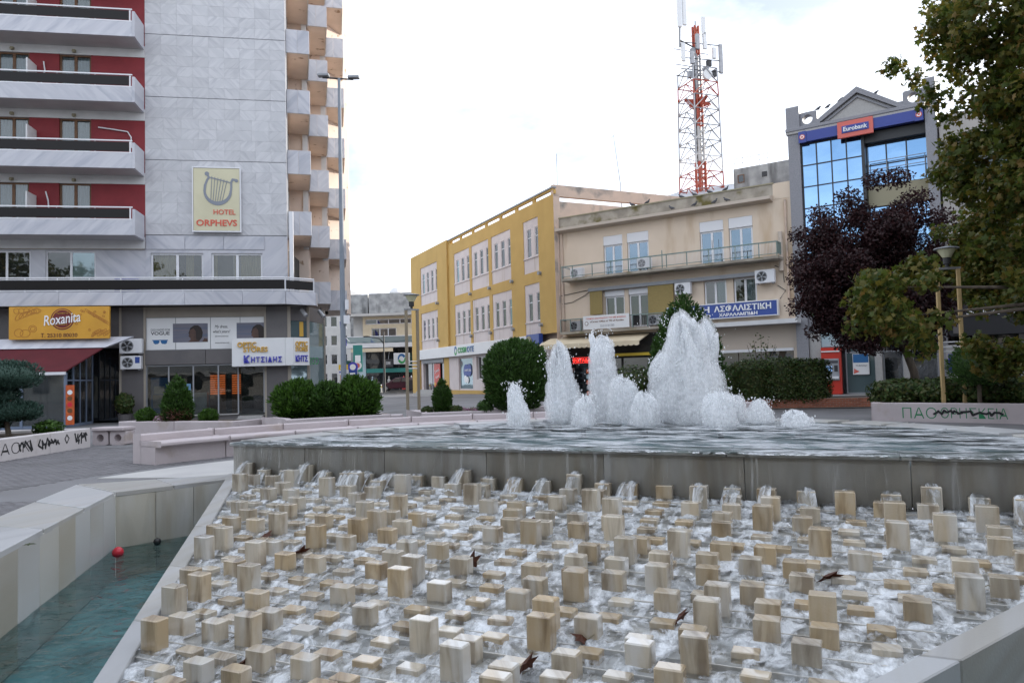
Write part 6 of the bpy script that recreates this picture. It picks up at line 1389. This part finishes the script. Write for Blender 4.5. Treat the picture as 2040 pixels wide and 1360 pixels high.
for k, (px, lb) in enumerate(((925, 'left clump of dark pink flowers in the round bush\'s planter'), (942, 'right clump of dark pink flowers in the round bush\'s planter'))): shrub('flower_clump', lb, 'flowers', px, 22.8, .50, ball(.17, .22), 360, .06, 'leaf_flower', seed=14+k, core=False)
shrub('cypress', 'tall dark green conifer behind the tallest jet', 'conifer', 1368, 27, .2, [(.75, 0), (1.15, .5), (1.32, 1.2), (1.2, 2.2), (.85, 3.2), (.45, 3.85), (.02, 4.2)], 15000, .17, 'leaf_conifer', tmpl=SPRAY, seed=17, axis_up=True, a=.16, f=3.)
shrub('dark_shrub', 'dark loose shrub left of the tall conifer', 'bush', 1262, 27.5, .2, ball(.85, 1.75), 2600, .12, 'leaf_hedge', seed=18, a=.3, thick=.6, core=False)
for k, (px, d, r_, h, lb) in enumerate(((1500, 29.4, .9, 1.72, 'left section of the clipped hedge behind the brick kerb'), (1560, 29.2, .95, 1.78, 'middle section of the clipped hedge behind the brick kerb'), (1612, 29.0, .85, 1.72, 'right section of the clipped hedge behind the brick kerb'), (1452, 29.6, .7, 1.5, 'low left end of the clipped hedge near the tallest jet'))):
    x = atd(px, 760, d).x; T = thing('clipped_hedge', lb, 'hedge', WORLD, (x, d, .3)); bush(T, (x, d, .3), [(.8*r_, 0), (r_, .2), (r_, h*.8), (.85*r_, h*.95), (.3*r_, h), (.02, h)], 5200, .10, 'leaf_hedge', seed=20+k, a=.10, f=4, thick=.3, sx_=1.0, sy_=.7)
T, x = shrub('sapling', 'thin wispy shrub rising behind the clipped hedge', 'shrub', 1518, 31.5, .3, ball(.75, 2.9), 420, .13, 'leaf_hedge', seed=27, core=False, thick=1.)
for k in range(5): MB().tube([(x, 31.5, .3), (x+.15*(k-2), 31.5, 1.8), (x+.3*(k-2), 31.4, 2.9-.1*abs(k-2))], [.03, .02, .008], 5).build('stem', MAT['bark'], T)
for k in range(9):
    a = 51.5-k*3.9; p = pol(17.1, a); r_ = .85; T = thing('planter_hedge', ('leafy hedge clump at the left end of the right planter' if k == 0 else 'leafy hedge clump in the right planter, number %s from its left end' % ['', 'two', 'three', 'four', 'five', 'six', 'seven', 'eight', 'nine'][k]), 'hedge', WORLD, (*p, .45), 'hedge clumps in the right planter')
    bush(T, (*p, .42), [(.6*r_, 0), (r_, .2), (r_, .55), (.75*r_, .74), (.02, .82)], 3000, .13, 'leaf_hedge', seed=60+k, a=.2, f=3.2, thick=.4)
T, x = shrub('topiary_ball', 'dark clipped topiary ball above the right planter hedge', 'topiary', 1950, 20.9, 1.02, ball(.78, 1.12, 10, .8), 5200, .09, 'leaf_conifer', seed=71, a=.08, tmpl=SPRAY, axis_up=True); MB().cyl((x, 20.9, .4), (x, 20.9, 1.3), .06, .05).build('trunk', MAT['bark'], T)
T = thing('cloud_pine', 'blue-green pine clipped in tiers at the left edge', 'pine', WORLD, (-13.05, 19.2, .45))
for k, (dx, dz, r_, h) in enumerate(((0, 1.15, .80, .75), (-.35, .75, .6, .5), (.25, .35, .55, .5), (-.5, .15, .5, .45))): bush(T, (-13.05+dx, 19.2, .45+dz), ball(r_, h, 9, .8), 2600, .10, 'leaf_blue', tmpl=SPRAY, seed=80+k, axis_up=True, a=.1, name='foliage_tier')
MB().tube([(-13.0, 19.2, .4), (-13.1, 19.2, .9), (-12.95, 19.2, 1.5)], [.07, .06, .04], 7).build('trunk', MAT['bark'], T)
shrub('low_bush', 'low green tuft at the end of the left graffiti planter', 'bush', 96, 19.7, .42, ball(.36, .36), 900, .10, 'leaf_light', seed=86, core=False)
x = atd(248, 800, 33).x; T = thing('potted_bush', 'dark potted bush beside the grey pier of the hotel', 'potted plant', WORLD, (x, 33, 0)); MB().lathe((x, 33, 0), [(.22, 0), (.28, .4), (.30, .42)], 14).build('pot', MAT['grey_clad'], T); bush(T, (x, 33, .4), ball(.38, .95), 1500, .12, 'leaf_hedge', seed=88)

# ------------------------------------------------------------------ trees
def limbs(T, segs):
    for P, r0, r1 in segs:
        n_ = len(P); MB().tube(P, [r0+(r1-r0)*i/(n_-1) for i in range(n_)], 9).build('trunk' if segs[0][0] is P else 'limb', MAT['bark'], T, True)
rs = np.random.RandomState(5)
c0 = Vector((13.55, 28, 5.4)); tx0 = atd(1826, 740, 28).x
T = thing('purple_tree', 'dark purple-leaved plum tree in front of the bank', 'tree', WORLD, (tx0, 28, .3))
limbs(T, [([(tx0, 28, .2), (tx0-.1, 28, 1.4), (tx0-.5, 28, 2.6)], .17, .13)]+[([(tx0-.4, 28, 2.3), (tx0-.6+dx*.4, 28+dy*.5, 3.4), (c0.x+dx, 28+dy, z)], .08, .02) for dx, dy, z in ((-2.2, .3, 5), (-1, -1, 6.4), (.2, .6, 7.5), (1.6, -.3, 6.2), (1.9, .8, 4.8), (-1.8, -1.2, 4))])
C = []
out_px = [(1600, 470, .55), (1640, 430, .6), (1690, 395, .6), (1740, 360, .5), (1790, 355, .55), (1830, 400, .7), (1870, 440, .7), (1610, 540, .6), (1600, 610, .6), (1625, 660, .5), (1650, 640, .6), (1700, 640, .7), (1640, 580, .7), (1760, 640, .7), (1680, 680, .55), (1740, 690, .5), (1800, 680, .6), (1860, 660, .7), (1895, 600, .7), (1900, 520, .7)]
for px, py, r_ in out_px: q = atd(px+rs.uniform(-6, 6), py, 28+rs.uniform(-1.5, 1.5)); C.append((q, r_))
while len(C) < 230:
    u = rs.normal(size=3); u /= np.linalg.norm(u); rr = rs.rand()**.4
    q = (c0.x+u[0]*2.85*rr+.2, 28+u[1]*2.3*rr, 4.95+u[2]*2.75*rr); C.append((q, rs.uniform(.4, .8)))
clumps(T, C, 1300, .125, 'leaf_purple', OVAL, 6)
# plane tree standing outside the frame to the right, its crown reaching in
T = thing('plane_tree', 'large yellowing plane tree overhanging the right edge', 'tree', WORLD, (16.2, 17.5, 0))
tips = []
SP = [(1860, 60, 17), (1895, 20, 16), (1840, 110, 17.5), (1900, 110, 16.5), (1950, 60, 16), (2000, 30, 15.5), (1960, 140, 16.5), (2010, 110, 15.5), (1905, 200, 17), (1950, 220, 16.5), (2000, 200, 16), (2035, 170, 15), (1925, 280, 17.5), (1970, 300, 16.5), (2015, 280, 16), (1900, 330, 18), (1945, 370, 17), (1990, 380, 16.5), (2030, 360, 15.5),
      (1905, 390, 18), (1945, 440, 23), (1980, 460, 22.8), (2025, 450, 16), (1960, 540, 22.8), (2010, 530, 22.5), (1800, 556, 17.0), (1765, 572, 16.6), (1738, 592, 16.5), (1778, 606, 16.8), (1800, 630, 16.8), (1772, 648, 16.6), (2040, 560, 16.5), (1985, 720, 18.5), (2035, 715, 18), (1880, 300, 19), (2010, 400, 18), (1985, 250, 18.5), (2020, 60, 18), (1950, 500, 23.2), (2030, 500, 18), (2035, 610, 17.8), (1985, 570, 23), (1935, 475, 23.5), (1990, 500, 22.5), (2030, 540, 22), (1950, 575, 23.5), (2005, 585, 22.5), (1935, 540, 24), (1975, 430, 22.5), (2025, 470, 22), (1925, 500, 24), (2035, 590, 21.5), (1930, 170, 18.5), (1845, 20, 18)]
C = []
for px, py, d in SP:
    q = atd(px+38 if py < 480 and d < 20 else px, py, d); tips.append(q); C.append((q, rs.uniform(.40, .62)*(d/17 if d > 20 else .8 if px < 1830 and py > 500 else 1)))
    for k in range(3): C.append((q+Vector(rs.normal(size=3)*np.array([.26, .9, .26])), rs.uniform(.30, .48)))
for k in range(150):                                       # rest of the crown, outside the frame
    u = rs.normal(size=3); u /= np.linalg.norm(u); rr = rs.rand()**.4; q = Vector((17.2+u[0]*4.4*rr, 17.3+u[1]*4.6*rr, 8.2+u[2]*5.0*rr))
    pp = proj(q)
    if pp[0] < 2060 and pp[1] > -40: continue
    C.append((q, rs.uniform(.7, 1.1)))
clumps(T, C, 620, .150, 'leaf_plane', PALM, 7, flat=.8, up=.25)
sg = [([(16.2, 17.5, -.1), (16.1, 17.4, 2.2), (16.0, 17.3, 4.2), (16.3, 17.2, 7)], .38, .2)]
for k in (0, 4, 8, 13, 16, 19, 22, 26, 29, 30, 33, 36, 38): 
    q = tips[k]
    if q.y > 19.5: continue
    z0 = max(2.6, min(6.5, q.z-1.2)); sg.append(([(16.1, 17.3, z0), (16.1+(q.x-16.1)*.5, 17.3+(q.y-17.3)*.5, (z0+q.z)/2+.35), (q.x, q.y, q.z)], .09, .012))
limbs(T, sg)

# ------------------------------------------------------------------ lamps
def frame_lamp(label, x, y, rz, h, wd=.5, m='wood_post'):
    g_ = gz(x, y); Fm = Frame((x, y, g_), rz); T = thing('frame_lamp', label, 'street lamp', Fm, (0, 0, 0), 'twin-post frame lamps')
    for sx_ in (-1, 1): B(sx_*wd/2-.05, sx_*wd/2+.05, -.05, .05, 0, h).build('post', MAT[m], T, bevel=.01); B(sx_*wd/2-.09, sx_*wd/2+.09, -.09, .09, 0, .03).build('base_plate', MAT['steel'], T)
    B(-wd/2-.06, wd/2+.06, -.055, .055, h+.002, h+.06).build('top_bar', MAT['steel'], T)
    for k in range(3): MB().cyl((-wd/2+.05, 0, h*.52-.14*k), (wd/2-.05, 0, h*.52-.14*k), .02, n=8).build('rung', MAT['white_metal'], T)
    MB().lathe((0, 0, h+.062), [(.05, 0), (.05, .08), (.10, .10), (.11, .26), (.09, .28)], 14).build('lamp_base', MAT['dark_metal'], T)
    MB().lathe((0, 0, h+.345), [(.11, 0), (.25, .24), (.24, .25), (.10, .02)], 18).build('lamp_glass', MAT['lamp_glass'], T)
    MB().lathe((0, 0, h+.60), [(.34, 0), (.33, .025), (.20, .05), (.02, .085)], 20).build('lamp_cap', MAT['grey_metal'], T)
frame_lamp('twin-post lamp frame in front of the phone shop', -3.98, 29.6, R(35), 4.25, m='bronze_post'); frame_lamp('tan twin-post lamp frame behind the topiary ball on the right', atd(1896, 700, 21.6).x, 21.6, R(-12), 4.42, .56)
T = thing('lamp_mast', 'tall grey street mast with two flat lamp heads', 'street lamp', WORLD, (-7.05, 31, 0)); MB().tube([(-7.05, 31, 0), (-7.05, 31, 7), (-7.05, 31, 14.45)], [.13, .10, .065], 12).build('pole', MAT['mast_metal'], T)
MB().tube([(-7.75, 31, 14.5), (-6.45, 31, 14.38)], .035, 6).build('cross_arm', MAT['dark_metal'], T)
for dx, dz in ((-.66, .10), (.62, -.02)): B(-7.05+dx-.24, -7.05+dx+.24, 30.86, 31.14, 14.44+dz, 14.55+dz).build('lamp_head', MAT['grey_metal'], T, bevel=.02)
B(-6.92, -6.78, 30.85, 30.95, 4.6, 5.0).build('junction_box', MAT['white_metal'], T); B(-6.98, -6.74, 30.83, 30.95, 4.0, 4.35).build('junction_box', MAT['white_metal'], T)
x = atd(766, 760, 74).x; T = thing('black_street_lamp', 'black curved-arm street lamp near the parked car', 'street lamp', WORLD, (x, 74, .36)); MB().tube([(x, 74, .36), (x, 74, 6.4)], [.12, .06], 8).build('pole', MAT['dark_metal'], T); MB().tube([(x, 74, 5.2), (x-.4, 74, 5.7), (x-1.6, 74, 5.95)], [.07, .06, .05], 7).build('arm', MAT['dark_metal'], T); B(x-2.0, x-1.5, 73.85, 74.15, 5.88, 6.0).build('lamp_head', MAT['dark_metal'], T)

# ------------------------------------------------------------------ parked car and street bits
def car(label, x, y, z, L_=4.1):
    T = thing('parked_car', label, 'car', WORLD, (x, y, z)); pr = [(0, .28), (.02, .62), (.12, .74), (.75, .90), (1.05, .95), (1.75, 1.40), (2.3, 1.46), (3.2, 1.44), (3.8, 1.15), (4.05, .98), (4.1, .55), (4.06, .28)]
    pr = [(p*L_/4.1, q) for p, q in pr]; fy = lambda p, q, h: (x+p, y+h*(1-.12*max(0, (q-.9)/.5)), z+q)
    MB().prism(pr, -.82, .82, fy).build('body', MAT['car_paint'], T, bevel=.04)
    for nm, P in (('side_window', [(1.30, .98), (1.85, 1.34), (2.30, 1.38), (2.30, .98)]), ('side_window', [(2.38, .98), (2.38, 1.38), (3.1, 1.35), (3.45, 1.0)])):
        MB().prism([(p*L_/4.1, q) for p, q in P], -.835, -.60, lambda p, q, h: (x+p, y+h*(1-.11*max(0, (q-.9)/.5)), z+q)).build(nm, MAT['win_dark'], T)
    MB().add([(x+1.02, y-.68, z+.97), (x+1.02, y+.68, z+.97), (x+1.70, y+.62, z+1.40), (x+1.70, y-.62, z+1.40)], [(0, 3, 2, 1)]).build('windscreen', MAT['win_dark'], T)
    for wx in (.75, 3.25):
        for s_ in (-1, 1):
            wo = MB().cyl((x+wx, y+s_*.68, z+.31), (x+wx, y+s_*.86, z+.31), .31, n=20).build('wheel', MAT['tyre'], T); MB().cyl((x+wx, y+s_*.70, z+.31), (x+wx, y+s_*.872, z+.31), .19, n=14).build('rim', MAT['rim'], wo)
    for s_ in (-1, 1): B(x-.01, x+.22, y+s_*.62-.16, y+s_*.62+.16, z+.60, z+.76).build('headlight', MAT['white_metal'], T, bevel=.03)
    B(x-.04, x+.1, y-.75, y+.75, z+.28, z+.50).build('bumper', MAT['car_paint'], T, bevel=.03); B(x-.045, x-.02, y-.25, y+.25, z+.36, z+.46).build('number_plate', MAT['white_sign'], T)
    B(x+1.35, x+1.5, y-.98, y-.84, z+.95, z+1.08).build('wing_mirror', MAT['car_paint'], T, bevel=.02)
car('dark maroon hatchback parked at the street corner', atd(757, 760, 80).x, 80, .36)
bx_ = atd(818, 770, 79).x
T = thing('wheelie_bin', 'dark wheeled bin behind the parked car', 'bin', WORLD, (bx_, 79, .36)); MB().add([(bx_-.3, 78.7, .5), (bx_+.3, 78.7, .5), (bx_+.3, 79.2, .5), (bx_-.3, 79.2, .5), (bx_-.4, 78.6, 1.5), (bx_+.4, 78.6, 1.5), (bx_+.4, 79.3, 1.5), (bx_-.4, 79.3, 1.5)], [(0, 3, 2, 1), (4, 5, 6, 7), (0, 1, 5, 4), (1, 2, 6, 5), (2, 3, 7, 6), (3, 0, 4, 7)]).build('tub', MAT['dark_metal'], T); B(bx_-.43, bx_+.43, 78.57, 79.33, 1.502, 1.6).build('lid', MAT['grey_clad'], T)
bx_ = atd(763, 777, 74).x; T = thing('bollard', 'short pale bollard in front of the parked car', 'bollard', WORLD, (bx_, 73, .36)); MB().lathe((bx_, 73, .36), [(.09, 0), (.08, .7), (.05, .78)], 10).build('post', MAT['white_sign'], T); MB().lathe((bx_, 73, .86), [(.088, 0), (.086, .12)], 10).build('yellow_band', MAT['yellow'], T)
for k, (px, py, d, mm, lb, w_, h) in enumerate(((703, 731, 66, 'letter_blue', 'dark blue round-topped street sign left of the cream building', .9, .8), (702, 744, 62, 'sign_blue2', 'blue and white parking sign down the side street', .8, .6), (684, 733, 60, 'yellow', 'yellow shop sign behind the lamp mast', .75, .55), (695, 752, 62, 'orange', 'orange barrier board down the side street', 1.4, .45), (712, 728, 70, 'white_sign', 'pale round sign on the cream building corner', .8, .8), (683, 741, 58, 'white_sign', 'white panel sign behind the lamp mast', .9, .35), (713, 714, 72, 'teal', 'green vertical banner left of the cream building', .9, 2.6))):
    p = atd(px, py, d); T = thing('street_sign', lb, 'sign', WORLD, (p.x, p.y, .3))
    if 'round' in lb: disc((p.x, p.z), w_/2, p.y-.03, p.y+.03, 20).build('plate', MAT[mm], T); disc((p.x, p.z), w_*.3, p.y-.036, p.y-.031, 16).build('inner_mark', MAT['red_sign' if k == 4 else 'letter_white'], T)
    else: B(p.x-w_/2, p.x+w_/2, p.y-.03, p.y+.03, p.z-h/2, p.z+h/2).build('plate', MAT[mm], T); B(p.x-w_*.3, p.x+w_*.3, p.y-.036, p.y-.031, p.z-h*.12, p.z+h*.12).build('printed_mark', MAT['letter_white' if mm != 'white_sign' else 'letter_blue'], T)
    MB().cyl((p.x, p.y+.06, .2), (p.x, p.y+.06, p.z+h/2), .03, n=6).build('post', MAT['grey_metal'], T)
for k, (px, py) in enumerate(((697, 632), (692, 655), (696, 680))):
    p = atd(px, py, 78); T = thing('flag', ('upper', 'middle', 'lower')[k]+' blue flag hung along the side street', 'flag', WORLD, tuple(p)); MB().tube([p, p+Vector((-.8, 0, .9))], .03, 5).build('pole', MAT['white_metal'], T); MB().quad(p+Vector((-.8, 0, .85)), p+Vector((-.35, .1, .4)), p+Vector((-.3, .15, -.5)), p+Vector((-.75, .05, -.1))).build('cloth', MAT['letter_blue'], T)

# ------------------------------------------------------------------ things lying in the fountain
def on_cascade(px, py):
    r = CAMROT @ Vector(((px-1020)/F_PX, -(py-680)/F_PX, -1)); o = Vector((0, 0, EYE)); t = 5.
    for _ in range(40):
        l = FT.inv(o+r*t); t -= (l.z-(zc(-l.y)+.04))/r.z*.8
    return o+r*t
DL = [(930, 1140, .25, 1.2, 'largest dead leaf, standing upright among blocks in the middle of the cascade'), (520, 1078, .18, .6, 'dead leaf caught near the cascade\'s left side'), (592, 1112, .20, .9, 'dark dead leaf with raised stalk on the left of the cascade'), (812, 1152, .18, .5, 'dark crumpled leaf left of the largest dead leaf'), (1062, 1047, .20, .3, 'dead leaf lying over a low block in the upper cascade'), (1365, 1073, .17, .8, 'small reddish dead leaf in the upper right of the cascade'), (1645, 1160, .20, .7, 'rusty dead leaf in the right part of the cascade'), (1348, 1245, .17, 1.0, 'brown dead leaf with yellow stalk in the lower right of the cascade'), (482, 1034, .15, .7, 'small dark leaf near the top left of the cascade'), (1950, 1180, .16, .5, 'purplish leaf near the right edge of the cascade'), (480, 1335, .16, .9, 'dark leaf at the bottom left of the cascade'), (1040, 1345, .20, 1.1, 'brown leaf at the bottom centre of the cascade'), (1170, 1280, .15, .4, 'purple-brown leaf lying low near the cascade bottom')]
for k, (px, py, s_, tilt, lb) in enumerate(DL):
    p = on_cascade(px, py); T = thing('dead_leaf', lb, 'leaf', WORLD, tuple(p), 'dead leaves on the cascade'); rg_ = random.Random(k)
    M3 = Matrix.Rotation(rg_.uniform(0, 6.28) if tilt < .9 else -.6, 3, 'Z') @ Matrix.Rotation(-tilt, 3, 'Y'); m = MB()
    vs = [M3 @ Vector((a*s_, b_*s_*1.1, c_*s_*2.2+.05*s_*math.sin(a*9+b_*7))) + p+Vector((0, 0, .03)) for a, b_, c_ in PALM[0]]
    m.add(vs, [tuple(f) for f in PALM[1]]); m.build('blade', MAT['leaf_dead'], T)
    q = [M3 @ Vector((-.02*s_, 0, 0))+p+Vector((0, 0, .03)), M3 @ Vector((-.3*s_, .1*s_, .05))+p+Vector((0, 0, .05))]; MB().tube(q, .004, 5).build('stalk', MAT['olive'], T)
p = FT.w((-.20, -2.02, WL-.03)); T = thing('red_ball', 'small red ball floating in the lower pool', 'ball', WORLD, tuple(p)); MB().lathe((p.x, p.y, p.z-.02), [(.003, 0), (.045, .012), (.075, .045), (.08, .08), (.07, .118), (.04, .148), (.003, .16)], 18).build('ball', MAT['red_ball'], T, True)
p = FT.w((-.2, -1.35, WL)); T = thing('black_ball', 'small black ball floating beside the pool wall', 'ball', WORLD, tuple(p)); MB().lathe((p.x, p.y, p.z-.02), [(.003, 0), (.04, .015), (.06, .06), (.045, .10), (.003, .12)], 16).build('ball', MAT['black_ball'], T, True)
p = onz(50, 1085, .05); T = thing('fallen_leaf', 'small green leaf lying on the pool coping at left', 'leaf', WORLD, tuple(p)); MB().add([tuple(Vector((a*.12, b_*.12, .01+c_*.05))+p) for a, b_, c_ in PALM[0]], [tuple(f) for f in PALM[1]]).build('blade', MAT['leaf_hedge'], T)

# ------------------------------------------------------------------ trees of the square behind the camera (seen in the window reflections)
rs = np.random.RandomState(15)
def square_tree(label, x, y, src=None, rz=0., sc=1.):
    T = thing('square_tree', label, 'tree', WORLD, (x, y, 0), 'trees on the square behind the viewer', rz); T.scale = (sc, sc, sc)
    if src:
        for c_ in src.children: o = c_.copy(); COL.objects.link(o); o.parent = T
        return T
    limbs(T, [([(x, y, -.1), (x+.1, y, 2.5), (x, y, 5.5)], .32, .2)]+[([(x, y, 3.2), (x+dx*.5, y+dy*.5, 5.2), (x+dx, y+dy, 7.5)], .12, .03) for dx, dy in ((2, 1), (-2, .6), (.4, -2), (-.8, 2))])
    C = []
    for k in range(150):
        u = rs.normal(size=3); u /= np.linalg.norm(u); rr = rs.rand()**.4; C.append(((x+u[0]*4.2*rr, y+u[1]*4.2*rr, 7.4+u[2]*4.3*rr), rs.uniform(.6, 1.)))
    clumps(T, C, 85, .34, 'leaf_plane', OVAL, 16); return T
s0 = square_tree('plane tree on the square, behind the viewer to the left', -13, -9)
for k, (x, y) in enumerate(((-22, -6), (-5, -13), (4, -12), (13, -9), (-31, -1), (21, -5))): square_tree('plane tree on the square behind the viewer, %s of the copies' % ['leftmost but one', 'left of centre', 'right of centre', 'right', 'leftmost', 'rightmost'][k], x, y, s0, k*1.1, 1.25+.12*math.sin(k*2.1))

for k, (x0, x1, y1, h, mm, lb) in enumerate(((-75, -31, -33, 15, 'far_wall2', 'pale apartment block behind the viewer on the left'), (-30.5, 4, -36, 13, 'far_wall', 'grey apartment block behind the viewer'), (4.5, 40, -33, 17, 'pink_white', 'pinkish apartment block behind the viewer on the right'))):
    Fm = Frame((x1, y1, 0), math.pi); W = x1-x0; T = thing('apartment_block', lb, 'building', Fm, (W/2, 0, 0))
    hs = [(1.5+i*3.4, 3.2+i*3.4, 1.0+j*3.1, 2.8+j*3.1) for i in range(int((W-2)/3.4)) for j in range(int(h/3.1))]
    MB().wall(0, W, 0, h, hs, .25).build('facade', MAT[mm], T); B(0, W, .3, 10, 0, h-.1).build('core_wall', MAT[mm], T)
    m = MB()
    for a, b_, c_, d_ in hs: m.quad((a, .2, c_), (b_, .2, c_), (b_, .2, d_), (a, .2, d_))
    m.build('window_panes', MAT['win_dark'], T, kind='stuff')
    for j in range(1, int(h/3.1)): B(.5, W-.5, -1.1, -.003, 3.1*j-.1, 3.1*j+.1).build('balcony_slab', MAT['soffit'], T); B(.5, W-.5, -1.1, -1.05, 3.1*j+.103, 3.1*j+1.0).build('balcony_rail', MAT['grey_metal'], T)
